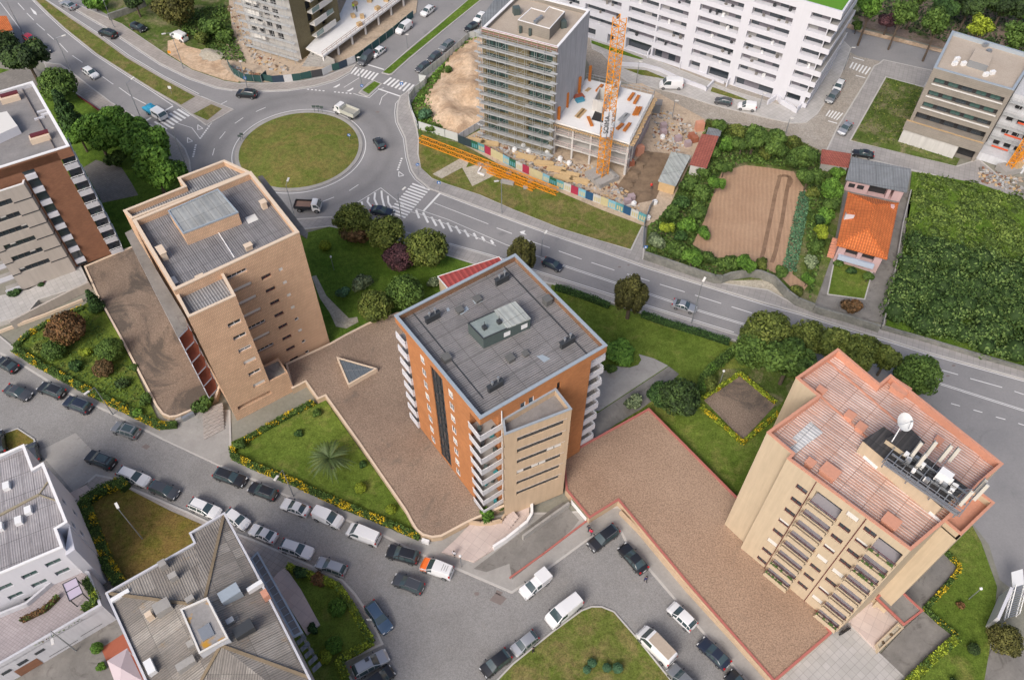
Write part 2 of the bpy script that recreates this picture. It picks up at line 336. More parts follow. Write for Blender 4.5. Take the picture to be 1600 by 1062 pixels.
M['scaf'] = plain('scaffold_steel', (.40, .42, .42), .5, .4)
M['plank'] = plain('scaffold_plank', (.40, .41, .41), .8, var=.3)
M['green_net'] = plain('dark_green_hoarding', (.025, .075, .07), .8, var=.25)
M['beige_fence'] = plain('pale_grey_hoarding', (.52, .54, .52), .7, var=.08)
M['deck'] = mottled('fresh_concrete_deck', (.66, .65, .63), (.74, .73, .71), .2, 2, .05, .9)
M['lead'] = mottled('lichen_roof_slab', (.24, .23, .22), (.30, .285, .275), .5, 3, .15, .9, extra=((.48, .25, .03), .55, .50))
# ================================================================ the ground, roads, pavements, lawns
def flat(name, px, z, mat, label, kind='structure'):
 return MB().sheet(GP(px, z), z).build(name, mat, label=label, kind=kind, cat=name.replace('_', ' '))
def slab(name, px, z, mat, label, kerb=None, kw=.28, world=False):
 p = ccw(px if world else GP(px, z)); m = MB()
 if kerb:
  m.prism(inset(p, kw), z-.02, z+.0, 0, 0); m.ring(p, kw, 0, z+.004, 1)
 else: m.prism(p, 0, z, 0, 0)
 return m.build(name, [M[mat], M[kerb or 'kerb']], label=label, kind='structure', cat=name.replace('_', ' '))
MB().sheet([(-420, -60), (420, -60), (420, 520), (-420, 520)], 0).build('ground', M['ground'], label='bare ground under the whole neighbourhood', kind='structure', cat='ground')
flat('avenue_road', [(-150, -80), (-150, 20), (-60, 40), (95, 112), (270, 232), (300, 275), (450, 352), (565, 356), (700, 388), (847, 434), (1147, 530), (1465, 640), (1500, 780), (1515, 812), (1545, 850), (1562, 905), (1600, 935), (1760, 990),
 (1760, 625), (1600, 580), (1400, 532), (1200, 474), (1008, 408), (800, 332), (690, 292), (662, 262), (645, 170), (660, 130), (735, 62), (760, 30), (860, -80)], .004, M['asphalt'], 'grey asphalt of the avenue and the roundabout')
flat('cobbled_street', [(-60, 510), (20, 562), (345, 720), (548, 792), (720, 880), (800, 915), (957, 812), (1180, 1060), (1330, 1230), (480, 1230), (540, 1060), (590, 1006), (565, 951), (530, 910), (440, 870), (400, 850), (293, 806), (195, 765), (120, 790), (-60, 720)],
 .004, M['cobble'], 'cobbled residential street lined with parked cars')
flat('side_street', [(880, 20), (960, 40), (1340, -20), (1330, 40), (1350, 50), (1413, 66), (1475, 84), (1450, 140), (1330, 248), (1270, 240), (1105, 195), (1063, 190), (1010, 160), (985, 130), (930, 120)], .008, M['setts'], 'beige paved side street in front of the white apartment block')
flat('back_street', [(1322, 44), (1350, 52), (1413, 67), (1478, 84), (1460, 112), (1380, 97), (1340, 88), (1318, 76)], .012, M['asphalt'], 'grey street below the wooded park')
# north pavements of the avenue
NWP = [(80, -30), (92, 0), (160, 40), (220, 80), (250, 100), (295, 122), (338, 137), (363, 141), (400, 143), (450, 141), (493, 134), (525, 125), (548, 112), (557, 100), (530, 110), (505, 120), (472, 126), (412, 130), (375, 130), (350, 125), (300, 108), (262, 85), (225, 60), (190, 36), (110, 2), (95, -30)]
slab('pavement', NWP, .12, 'paving_warm', 'pavement curving past the fenced building site at the top left', 'kerb')
NEP = [(640, 140), (625, 150), (621, 160), (619, 175), (620, 190), (632, 215), (636, 245), (642, 266), (650, 278), (671, 295), (687, 301), (725, 315), (800, 343), (852, 362), (943, 393), (1008, 416), (1100, 445), (1200, 475), (1250, 489), (1325, 513), (1387, 531), (1450, 551), (1500, 565), (1600, 593), (1760, 640),
 (1760, 622), (1600, 578), (1523, 554), (1443, 531), (1375, 513), (1272, 485), (1245, 476), (1200, 452), (1118, 440), (1006, 404), (1010, 356), (1002, 353), (985, 389), (940, 375), (875, 355), (800, 325), (750, 303), (695, 285), (675, 277), (660, 260), (654, 240), (655, 218), (652, 200), (646, 180), (640, 162), (640, 150)]
slab('pavement', NEP, .12, 'paving', 'long pavement on the far side of the avenue from the roundabout to the right edge', 'kerb')
flat('gravel_verge', [(1118, 440), (1175, 431), (1200, 437), (1245, 474), (1200, 452)], .135, M['stones'], 'patch of loose stones outside the field wall')
SP = [(455, 342), (520, 338), (600, 352), (702, 381), (775, 402), (847, 427), (960, 463), (1007, 477), (1147, 521), (1250, 553), (1250, 565), (1145, 531), (1000, 488), (960, 474), (870, 446), (741, 413), (700, 400), (600, 371), (515, 354), (470, 359)]
slab('pavement', SP, .12, 'paving', 'narrow pavement on the near side of the avenue behind the apartment blocks', 'kerb')
SWP = [(60, 75), (72, 97), (84, 99), (95, 100), (110, 110), (135, 130), (175, 160), (225, 190), (260, 205), (277, 217), (290, 232), (297, 250), (299, 270), (285, 285), (165, 182), (120, 147), (75, 116)]
slab('pavement', SWP, .12, 'paving_warm', 'wide pavement beside the dense green trees at the upper left', 'kerb')
slab('pavement', [(17, 560), (100, 612), (175, 647), (250, 685), (345, 729), (400, 752), (435, 770), (482, 790), (535, 811), (600, 838), (650, 864), (720, 892), (800, 926.5), (850, 894), (920, 843), (957, 822), (965, 822), (978, 848), (1013, 889), (1060, 944), (1100, 991), (1150, 1046), (1190, 1090), (1240, 1090), (1148, 992), (1075, 913), (967, 790), (880, 800), (800, 800), (645, 835), (600, 808), (540, 786), (460, 749), (400, 725), (362, 710), (360, 640), (280, 640), (250, 665), (130, 606), (20, 540), (-30, 500), (-30, 540)],
 .12, 'conc', 'worn concrete pavement in front of the three apartment blocks', 'kerb')
slab('pavement', [(115, 770), (150, 740), (187, 748), (195, 756), (293, 798), (338, 820), (400, 843), (440, 861), (535, 904), (555, 925), (573, 951), (590, 985), (600, 1006), (535, 1036), (560, 1075), (400, 1100), (120, 1000), (100, 850)], .12, 'paving_warm', 'pavement on the near side of the cobbled street', 'kerb')
# NW carriageway medians
slab('median', [(60, -30), (52, 0), (75, 22), (100, 45), (150, 85), (200, 117), (240, 142), (284, 168), (322, 196), (366, 171), (310, 149), (255, 120), (200, 88), (155, 55), (110, 25), (72, 0), (76, -30)], .13, 'paving_warm', 'long raised central strip of the avenue', 'kerb', .2)
flat('median_grass', [(66, -30), (56, 0), (77, 21), (102, 44), (152, 84), (201, 115), (241, 140), (283, 164), (305, 151), (253, 123), (198, 91), (153, 58), (108, 28), (70, 0), (72, -30)], .15, M['lawn_dry'], 'grass growing on the long central strip')
flat('median_grass', [(302, 178), (330, 163), (347, 170), (324, 188)], .15, M['lawn_dry'], 'small grass patch at the tip of the central strip')
slab('median', [(596, 114), (608, 117), (613, 116), (640, 92), (700, 42), (752, 0), (790, -40), (770, -40), (731, 0), (680, 42), (640, 75)], .13, 'paving', 'grass-topped strip dividing the road beside the tower under scaffolding', 'kerb', .2)
flat('median_grass', [(598, 113), (608, 115.5), (612, 114), (639, 90), (699, 41), (751, -1), (733, -1), (682, 43), (642, 76)], .15, M['lawn_lush'], 'bright grass on the strip dividing the side road')
slab('median', [(560, 145), (575, 130), (583, 125), (597, 131), (577, 150), (573, 151)], .13, 'paving', 'small traffic island between two zebra crossings', 'kerb', .2)
flat('median_grass', [(566, 141), (585, 127), (594, 131), (576, 147)], .15, M['lawn_lush'], 'grass on the small traffic island')
# roundabout
EL = [G(*p) for p in ((373, 241), (560.7, 231.2), (474.9, 178), (463.5, 293.8), (518.7, 183.3), (535, 269.4), (380.6, 267), (549.6, 198.7), (388.7, 211))]
_A = np.array([[2*x, 2*y, 1] for x, y in EL]); _s = np.linalg.lstsq(_A, np.array([x*x+y*y for x, y in EL]), rcond=None)[0]
RC = (_s[0], _s[1]); RR = math.sqrt(_s[2]+_s[0]**2+_s[1]**2)
circ = lambda r, n=96: [(RC[0]+r*math.cos(2*math.pi*k/n), RC[1]+r*math.sin(2*math.pi*k/n)) for k in range(n)]
MB().prism(circ(RR+.75), 0, .13, 0, 0).build('roundabout_kerb', M['conc'], label='pale concrete ring round the grass roundabout', kind='structure', cat='kerb')
m = MB(); NR = 20                                      # gently domed lawn
for k in range(NR):
 r0, r1 = RR*k/NR, RR*(k+1)/NR; a, b = circ(max(r0, .01)), circ(r1); z = lambda r: .15+.9*(1-(r/RR)**2)
 for i in range(96): j = (i+1) % 96; m.face([(*a[i], z(r0)), (*b[i], z(r1)), (*b[j], z(r1)), (*a[j], z(r0))])
m.build('roundabout_grass', M['lawn_round'], smooth=True, label='round domed lawn in the middle of the roundabout', kind='structure', cat='lawn')
def line(m, px, w=.12, z=.012, closed=False):
 p = [Vector(q) for q in (GP(px, z) if not isinstance(px[0][0], str) else px)]
 for i in range(len(p)-1+(1 if closed else 0)):
  a, b = p[i], p[(i+1) % len(p)]; d = (b-a); l = d.length
  if l < 1e-3: continue
  d /= l; n = Vector((-d.y, d.x))*w/2; e = d*0
  m.face([(*(a-n-e), z), (*(b-n+e), z), (*(b+n+e), z), (*(a+n-e), z)])
def dashes(m, segs, w=.14):
 for s in segs: line(m, [(s[0], s[1]), (s[2], s[3])], w)
mk = MB()
def off(px, dx, dy): return [(x+dx, y+dy) for x, y in px]
line(mk, [(0, 4), (35, 50), (52, 75), (68, 95)], .13); line(mk, [(72, 97.6), (95, 100.8), (110, 111), (135, 131), (175, 161), (225, 191), (258, 205)], .13)
line(mk, [(50, 0), (73, 23), (98, 46), (148, 86), (198, 118.5), (238, 143.5), (270, 165)], .13)
line(mk, [(73, 0), (112, 25), (157, 54.5), (202, 87), (256, 119), (311, 147)], .13)
line(mk, [(91, 2), (159, 41.5), (219, 81.5), (249, 101.5), (294, 123.5), (337, 138.5), (363, 142.5)], .1)
dashes(mk, [(28, 5, 38, 16), (42, 21, 53, 32), (57, 37, 70, 48), (74, 53, 84, 62), (93, 68, 106, 82), (113, 87, 129, 98), (160, 120, 177, 132), (186, 137, 204, 150), (207, 152, 228, 163), (20, 60, 0, 40)])
line(mk, [(270, 166), (258, 173)], .4); line(mk, [(278, 193), (300, 200), (312, 216)], .12)
line(mk, [(236, 184), (228, 189)], .4); line(mk, [(314, 151), (333, 159)], .35); line(mk, [(355, 158), (343, 164), (363, 171)], .15)
line(mk, [(363, 171), (335, 187), (325, 199)], .13); line(mk, [(283, 170), (326, 197)], .13)
def zebra(m, a, b, c, d, n, fr=.5):
 "stripes from edge a-b to edge c-d"
 for k in range(n):
  t0 = (k+.0)/(n-1+fr); t1 = (k+fr)/(n-1+fr)
  q = [(a[0]+(c[0]-a[0])*t0, a[1]+(c[1]-a[1])*t0), (b[0]+(d[0]-b[0])*t0, b[1]+(d[1]-b[1])*t0), (b[0]+(d[0]-b[0])*t1, b[1]+(d[1]-b[1])*t1), (a[0]+(c[0]-a[0])*t1, a[1]+(c[1]-a[1])*t1)]
  m.sheet(GP(q, .012), .012)
zebra(mk, (279, 170), (297, 181), (240, 191), (259, 203), 7)
zebra(mk, (556, 105), (547, 115), (592, 115), (582, 126), 7); zebra(mk, (610, 121), (598, 131), (648, 133), (637, 145), 7)
zebra(mk, (645, 286), (672, 296), (605, 331), (633, 341), 12)
line(mk, [(574, 101), (600, 109)], .35); line(mk, [(591, 139), (625, 150.5)], .35); line(mk, [(600, 137), (590, 141), (577, 153), (560, 149), (552, 146)], .12)
line(mk, [(606, 145), (597, 152), (593, 164)], .12); line(mk, [(561, 122), (537, 137)], .12)
line(mk, [(550, 113), (527, 126.5), (494, 136), (450, 142.5), (400, 144.5), (370, 144)], .1)
dashes(mk, [(480+k*6, 139.5+k*.6, 483+k*6, 140+k*.6) for k in range(0, 12, 1) if k not in (5, 6)], .3)
for cx, cy in ((526, 134), (547, 140)):                    # give-way triangles and arrows
 mk.sheet(GP([(cx-6, cy+3), (cx+5, cy-3), (cx+5, cy-.5), (cx-1, cy+3)], .012), .012)
for cx, cy in ((313, 200), (297, 220), (627, 273)):
 line(mk, [(cx-4, cy-5), (cx+4, cy+1), (cx-4, cy+3)], .16, closed=True)
dashes(mk, [(327-k*2.2, 197+k*3, 325.6-k*2.2, 199+k*3) for k in range(7)] + [(306-k*.8, 226+k*3.5, 305.6-k*.8, 228+k*3.5) for k in range(6)] + [(628-k*1.2, 247+k*3.4, 627.2-k*1.2, 249+k*3.4) for k in range(6)], .35)
dashes(mk, [(400, 174.5, 415, 168), (367, 193, 380, 184), (343, 217, 352, 206), (332, 243, 335, 232), (545.6, 298, 560, 288.6), (504, 315, 522, 308), (415, 176, 400, 174.5)][:-1], .13)
# ring line around the island
cl = circ(RR+1.25)
for i in range(96):
 a, b = cl[i], cl[(i+1) % 96]; a2, b2 = circ(RR+1.38)[i], circ(RR+1.38)[(i+1) % 96] if False else circ(RR+1.38)[(i+1) % 96]; mk.sheet([a, b, b2, a2], .012)
line(mk, [(626, 152.5), (618, 162), (616.5, 176), (618, 191), (630, 216), (634, 246), (640, 268), (648, 280), (669, 297)], .1)
line(mk, [(688, 303), (725, 317), (800, 345), (852, 364), (943, 395), (1008, 418.5), (1100, 447), (1200, 478), (1250, 491.5), (1325, 515.5), (1387, 533.5), (1450, 553.5), (1600, 595.5)], .13)
line(mk, [(465, 343), (500, 339), (519, 338.5)], .1); line(mk, [(702, 380), (775, 400.5), (847, 425.5), (960, 461), (1007, 475.5), (1147, 519)], .13)
line(mk, [(688, 301.5), (661, 330.5)], .4); line(mk, [(678, 317), (763, 350)], .12)
dashes(mk, [(776, 356, 800, 365), (824, 375, 859, 387), (873, 392, 909, 405), (924, 410, 960, 422), (980, 428, 1015, 439), (1031, 444, 1070, 456), (1086, 461, 1127, 474), (1143, 479, 1175, 489), (1195, 495, 1230, 505), (1290, 523, 1325, 534), (1381, 551, 1399, 556), (1472, 578, 1497, 585), (1516, 591, 1566, 605), (1585, 611, 1600, 616), (1486, 630, 1500, 634), (1521, 640, 1535, 644), (1556, 651, 1571, 655), (1591, 661, 1600, 664)])
for o_ in (0, 2.2):
 line(mk, [(845, 402+o_), (875, 412+o_), (959, 440+o_)], .11); line(mk, [(959, 440+o_), (1017, 459+o_), (1085, 482+o_), (1158, 504+o_), (1300, 548+o_), (1475, 600+o_), (1600, 640+o_)], .11)
line(mk, [(642, 331), (655, 334), (700, 351), (775, 384)], .1); line(mk, [(650, 326), (700, 343), (790, 382), (845, 402)], .1)
dashes(mk, [(650, 328, 655, 341), (661, 332, 669, 348), (674, 339, 682, 353), (686, 343, 694, 357), (699, 348, 706, 362), (712, 353, 719.5, 365), (725.5, 359, 732.5, 370), (740, 364, 745.5, 373.5), (753, 369.5, 757.5, 377), (767, 375, 771, 381)], .4)
line(mk, [(556, 318), (595, 293.5), (631, 322)], .12)
for s in ([(576, 308), (574, 315), (580, 323)], [(586, 301), (585, 311), (590, 322)], [(596, 298), (597, 309), (601, 325)], [(606, 306), (607, 317), (612, 324)], [(565, 315), (566, 320)]): line(mk, s, .35)
mk.sheet(GP([(812, 362), (821, 360), (819, 364), (823, 367), (814, 365)], .012), .012); mk.sheet(GP([(47, 12), (56, 19), (58, 24), (53, 22)], .012), .012)
zebra(mk, (1333, 96), (1361, 106), (1325, 105), (1351, 116), 2, .3) if False else None
zebra(mk, (1332, 97), (1327, 106), (1361, 106), (1353, 117), 6, .45); zebra(mk, (1296, 172), (1290, 181), (1318, 177), (1308, 188), 5, .45)
line(mk, [(1333, 90), (1350, 95)], .3); line(mk, [(1337, 118), (1352, 122)], .25); line(mk, [(1294, 189), (1308, 193)], .3)
mk.build('road_markings', M['paint'], label='white lines, arrows, hatching and zebra crossings painted on the roads', kind='structure', cat='road markings')
# manhole covers and asphalt repairs
pt = MB()
for x, y, w_, h_ in ((1160, 112, 4, 2), (590, 175, 3, 1.5), (817, 345, 2, 1), (982, 414, 2, 1), (968, 417, 2.5, 1.2), (1490, 571, 3, 1.5), (1481, 587, 3, 1.5), (745, 927, 4, 3)):
 pt.sheet(GP([(x+w_*math.cos(t*.524), y+h_*math.sin(t*.524)) for t in range(12)], .013), .013)
for q in ([(765, 937), (775, 925), (792, 934), (782, 945)], [(776, 921), (786, 925), (782, 930), (774, 926)], [(221, 698), (228, 693), (235, 697), (229, 702)], [(1375, 935), (1380, 930), (1382, 933)]): pt.sheet(GP(q, .013), .013)
pt.build('manhole_covers', plain('rusty_iron_cover', (.20, .165, .15), .8, var=.2), label='iron manhole covers let into the roads', kind='structure', cat='manhole covers')
def lawn(px, mat, label, z=.16, name='lawn', kerb=None): return slab(name, px, z, mat, label, kerb, .2)
lawn([(-40, 100), (30, 112), (75, 116), (120, 148), (165, 183), (285, 287), (300, 330), (200, 392), (150, 390), (90, 250)], 'lawn_lush', 'lush lawn under the dense trees beside the brown brick block')
flat('car_park', [(-20, 122), (45, 99), (68, 117), (70, 135), (40, 160), (0, 150)], .18, M['paving_dark'], 'dark paved court behind the brown brick block')
flat('car_park', [(130, 262), (160, 317), (216, 305), (205, 285), (190, 262), (150, 250)], .18, M['paving_dark'], 'dark paved court below the dense trees')
lawn([(470, 366), (515, 354), (600, 372), (700, 400), (741, 413), (760, 430), (690, 500), (640, 520), (575, 506), (525, 532), (480, 545), (450, 470)], 'lawn_lush', 'green back garden between the tan block and the orange brick block')
flat('garden_path', [(487, 432), (494, 430), (510, 462), (530, 482), (545, 497), (558, 495), (560, 503), (541, 513), (525, 510), (515, 488), (500, 466)], .175, M['stones'], 'stepping-stone path in the back garden')
lawn([(862, 444), (950, 474), (1000, 490), (1145, 534), (1240, 560), (1330, 620), (1240, 700), (1160, 775), (1155, 777), (1015, 640), (935, 700), (860, 620), (850, 500)], 'lawn', 'broad lawn between the orange brick block and the avenue')
flat('path', [(998, 553), (1002, 562), (997, 570), (984, 574), (965, 572), (950, 575), (925, 590), (920, 640), (936, 642), (1044, 571), (1022, 560)], .175, M['conc'], 'grey gravel path curving behind the orange brick block')
flat('path', [(1045, 572), (1061, 584), (1024, 622), (1000, 640), (960, 664), (925, 692), (900, 700), (905, 660), (937, 643)], .18, M['conc_dark'], 'brown cobbled path beside the pink-capped wall')
flat('garden_bed', [(1125, 577), (1200, 573), (1250, 600), (1210, 640), (1158, 582), (1142, 590), (1100, 625), (1095, 600)], .176, M['weeds'], 'rough grass round the hedged square')
lawn([(20, 542), (60, 507), (128, 478), (150, 463), (190, 532), (245, 652), (262, 662), (250, 668), (130, 607)], 'lawn', 'planted front garden left of the curved terrace wall', .25)
lawn([(361, 690), (421, 663), (489, 627), (497, 631), (508, 624), (560, 698), (633, 800), (658, 842), (645, 836), (625, 825), (540, 793), (460, 756), (400, 731), (363, 715)], 'lawn', 'front garden with the palm between the tan block and the orange brick block', .25)
lawn([(5, 676), (28, 668), (54, 685), (60, 705), (40, 706), (0, 720)], 'lawn_brown', 'small patch of dry lawn behind the white building', .14, kerb='kerb')
lawn([(126, 780), (185, 750), (198, 762), (265, 797), (318, 820), (300, 850), (186, 912), (175, 908), (133, 796)], 'lawn_brown', 'brown lawn between the white building and the big corrugated roof', .16)
flat('walkway', [(112, 770), (138, 752), (128, 782), (135, 798), (178, 908), (190, 925), (170, 940), (150, 890)], .16, M['paving_dark'], 'dark walkway between the white building and its hedge')
flat('entrance_steps', [(108, 770), (135, 757), (141, 766), (128, 780), (116, 782)], .17, M['paving_pink'], 'pale stone entrance beside the white building')
lawn([(447, 882), (483, 895), (528, 914), (550, 946), (575, 989), (584, 1001), (530, 1031), (552, 1070), (500, 1100), (440, 980)], 'lawn', 'garden with clipped round bushes beside the blue-grey canopy', .2)
lawn([(775, 1062), (800, 1036), (863, 985), (908, 952), (924, 946), (940, 946), (960, 954), (995, 994), (1050, 1062), (1130, 1150), (730, 1150)], 'lawn_dry', 'teardrop lawn in the middle of the turning circle at the bottom', .14, kerb='kerb')
lawn([(1511, 806), (1533, 846), (1558, 916), (1553, 966), (1546, 1016), (1530, 1110), (1400, 1110), (1425, 1062), (1495, 996), (1443, 950), (1478, 916), (1500, 885), (1470, 852)], 'lawn', 'lawn right of the tan tower with the orange roof', .16)
flat('forecourt', [(1470, 852), (1500, 883), (1478, 915), (1443, 948), (1390, 915), (1430, 860)], .165, M['conc_dark'], 'dark concrete yard beside the tan tower')
flat('forecourt', [(1443, 954), (1495, 997), (1425, 1064), (1390, 1100), (1340, 1060), (1413, 981)], .165, M['conc_dark'], 'dark concrete yard at the tan tower entrance')
flat('forecourt', [(1296, 990), (1325, 969), (1373, 1018), (1430, 1072), (1380, 1150), (1160, 1150), (1215, 1060)], .17, M['paving_light'], 'pale paved forecourt at the tan tower')
slab('entrance_platform', [(1325, 969), (1345, 952), (1365, 930), (1413, 978), (1373, 1018)], .5, 'paving_pink', 'raised pale stone entrance platform of the tan tower')
slab('driveway', [(1530, 1062), (1548, 1016), (1575, 1000), (1700, 990), (1700, 1150), (1500, 1150)], .14, 'conc_dark', 'dark drive at the bottom right corner')
flat('yard', [(40, 1045), (100, 1010), (170, 960), (190, 940), (230, 1062), (240, 1110), (0, 1110)], .16, M['conc_dark'], 'dirty concrete yard behind the white building')
flat('driveway', [(253, 684), (275, 665), (300, 655), (350, 690), (345, 727)], .135, M['conc'], 'patched concrete drive of the tan block')
flat('paved_corner', [(60, 705), (118, 676), (195, 756), (118, 772), (95, 745)], .03, M['conc'], 'rough concrete corner beside the white building')
# garage ramp of the orange brick block
flat('garage_ramp', [(880, 784), (905, 812), (896, 824), (870, 848), (800, 905), (796, 880), (760, 893), (740, 888), (860, 796)], .14, M['conc_dark'], 'dark ramp leading down to the garage door')
# top-left plots
lawn([(170, 28), (190, 37), (225, 61), (262, 86), (300, 109), (350, 126), (375, 130), (390, 60), (372, 0), (360, -60), (160, -60)], 'weeds', 'weedy lot with two parked cars at the top left')
flat('sand_patch', [(262, 84), (300, 108), (350, 125), (372, 129), (384, 112), (352, 98), (330, 82), (292, 72), (278, 60), (262, 64)], .175, M['sand'], 'sandy earth by the top left building site')
flat('building_site', [(345, 100), (375, 128), (412, 129), (472, 125), (520, 112), (590, 62), (650, 20), (660, -60), (350, -60), (362, 40)], .18, M['dirt'], 'bare earth of the top left building site')
flat('verge', [(110, -10), (190, 36), (172, 27), (150, -10)], .13, M['lawn_lush'], 'green verge beside the stone wall')
# middle plots
lawn([(641, 165), (664, 128), (735, 55), (758, 50), (760, 205), (716, 220), (655, 212), (648, 185)], 'weeds', 'weedy edge of the sandy lot')
lawn([(655, 212), (716, 222), (800, 268), (870, 298), (940, 327), (1003, 352), (985, 389), (940, 376), (875, 356), (800, 326), (750, 304), (695, 286), (675, 278), (658, 262), (654, 240)], 'lawn_dry', 'patchy lawn between the painted hoarding and the pavement')
flat('stone_bed', [(676, 272), (720, 247), (733, 252), (728, 262), (762, 253), (777, 272), (738, 291), (722, 262), (690, 279)], .175, M['stones'], 'bed of loose stones on the patchy lawn')
flat('building_site', [(716, 221), (760, 198), (850, 240), (870, 140), (1003, 130), (1063, 165), (1105, 188), (1118, 200), (1075, 262), (1040, 335), (1010, 354), (940, 328), (800, 268)], .17, M['dirt'], 'rubble-strewn ground round the unfinished concrete frame')
flat('trench', [(963, 292), (1005, 236), (1046, 240), (1038, 280), (1024, 312), (996, 318)], .18, M['dirt_dark'], 'dark muddy excavation beside the concrete frame')
# right-hand plots
lawn([(1105, 192), (1200, 200), (1290, 238), (1330, 255), (1318, 300), (1300, 400), (1270, 483), (1200, 437), (1120, 438), (1008, 401), (1012, 352), (1040, 335), (1075, 262)], 'weeds', 'overgrown border round the ploughed field')
flat('ploughed_field', [(1128, 268), (1165, 258), (1200, 262), (1240, 268), (1254, 290), (1262, 300), (1238, 428), (1262, 446), (1250, 462), (1215, 428), (1150, 400), (1118, 403), (1082, 382), (1100, 345), (1112, 310)], .18, M['field'], 'ploughed brown field with curved furrows')
tr = MB()
for i_, L_ in enumerate(([(1219, 275), (1212, 300), (1203, 345), (1193, 392), (1188, 410)], [(1234, 278), (1229, 300), (1222, 345), (1212, 392), (1206, 410)], [(1216, 277), (1222, 274), (1232, 275), (1237, 282), (1232, 292)])): line(tr, L_, .7, .19+.004*i_)
tr.build('wheel_ruts', mottled('damp_soil', (.19, .115, .07), (.26, .165, .105), .5, 3, .2), label='dark wheel ruts crossing the ploughed field', kind='structure', cat='ruts')
lawn([(1322, 292), (1427, 300), (1405, 420), (1382, 505), (1272, 483), (1300, 400)], 'conc_dark', 'grey yard round the orange-roofed house', .17, 'yard')
lawn([(1303, 405), (1364, 425), (1352, 468), (1292, 460)], 'lawn', 'front lawn of the orange-roofed house', .22, kerb='kerb')
lawn([(1330, 219), (1385, 121), (1443, 137), (1427, 175), (1414, 219), (1500, 248), (1494, 259)], 'weeds', 'rough grass plot beside the grey office building', .2)
slab('pavement', [(1290, 236), (1308, 198), (1350, 130), (1365, 103), (1373, 99), (1380, 93), (1462, 111), (1444, 137), (1385, 121), (1330, 219), (1420, 240), (1495, 259), (1530, 248), (1580, 290), (1700, 330), (1700, 350), (1600, 312), (1522, 288), (1424, 266), (1320, 240)], .12, 'paving', 'broad grey pavement round the rough grass plot', 'kerb')
slab('pavement', [(920, 52), (925, 77), (940, 84), (950, 95), (960, 113), (980, 128), (995, 131), (1063, 148), (1113, 164), (1150, 173), (1200, 185), (1237, 193), (1260, 192), (1278, 178), (1293, 155), (1313, 120), (1325, 95), (1330, 75), (1315, 60), (1245, 172), (1140, 140)], .12, 'paving_light', 'pale pavement at the foot of the white apartment block', 'kerb')
flat('verge', [(924, 63), (970, 78), (1006, 92), (1000, 93), (960, 82), (924, 68)], .14, M['lawn_lush'], 'thin grass strip by the white apartment block')
flat('verge', [(974, 107), (1010, 110), (1044, 124), (1036, 123), (1000, 117)], .14, M['lawn_dry'], 'curved grass strip behind the white van')
flat('verge', [(1113, 136), (1150, 149), (1172, 158), (1150, 155), (1110, 143)], .14, M['lawn_dry'], 'grass strip behind the two vehicles on the side street')
MB().sheet(GP([(1325, -60), (1320, 20), (1350, 44), (1413, 59), (1475, 76), (1600, 100), (1900, 160), (1900, -90), (1500, -90)], .1), .1).build('park_ground', M['forest'], label='leaf-strewn ground of the wooded park', kind='structure', cat='park ground')
flat('footpath', [(1320, 34), (1350, 47), (1413, 62), (1478, 79), (1476, 84), (1413, 68), (1350, 53), (1320, 42)], .14, M['sand'], 'sandy footpath under the park trees')
lawn([(1425, 268), (1488, 279), (1530, 287), (1600, 312), (1760, 370), (1760, 640), (1600, 574), (1523, 552), (1384, 507), (1408, 420)], 'lawn_lush', 'green ground beneath the overgrown plot', .17)
# terraces (garage roofs) covered in gravel
def terrace(px, z, mat, cap, label, wallmat='tan_bay', capw=.3, cat='terrace'):
 p = ccw(GP(px, z)); m = MB(); m.prism(p, 0, z, 0, top=False).prism(inset(p, capw), z-.3, z-.08, 1, 1)
 m.ring(p, capw, z-.1, z+.06, 2)
 return m.build('terrace', [M[wallmat], M[mat], M[cap]], label=label, kind='structure', cat=cat)
terrace([(131, 416), (205, 385), (232, 378), (250, 430), (345, 600), (338, 622), (300, 641), (276, 651), (264, 652), (253, 647), (243, 634), (238, 624), (190, 532), (150, 459)], .95, 'gravel2', 'trim', 'dark gravel terrace with a rounded end left of the tan block')
terrace([(515, 536), (446, 568), (456, 608), (477, 597), (496, 624), (508, 619), (560, 692), (633, 798), (643, 817), (650, 828), (660, 836), (675, 840), (690, 838), (733, 815), (790, 790), (850, 700), (700, 480), (620, 488), (575, 504), (540, 522)], 1.2, 'gravel', 'trim', 'brown gravel terrace between the tan block and the orange brick block')
TE = terrace([(1014, 637), (1151, 775), (1190, 800), (1300, 989), (1210, 1066), (1075, 913), (966, 782), (921, 810), (884, 765), (880, 718), (870, 712), (900, 700)], 1.5, 'gravel_tan', 'red_cap', 'tan gravel terrace with a red-capped edge beside the tan tower')
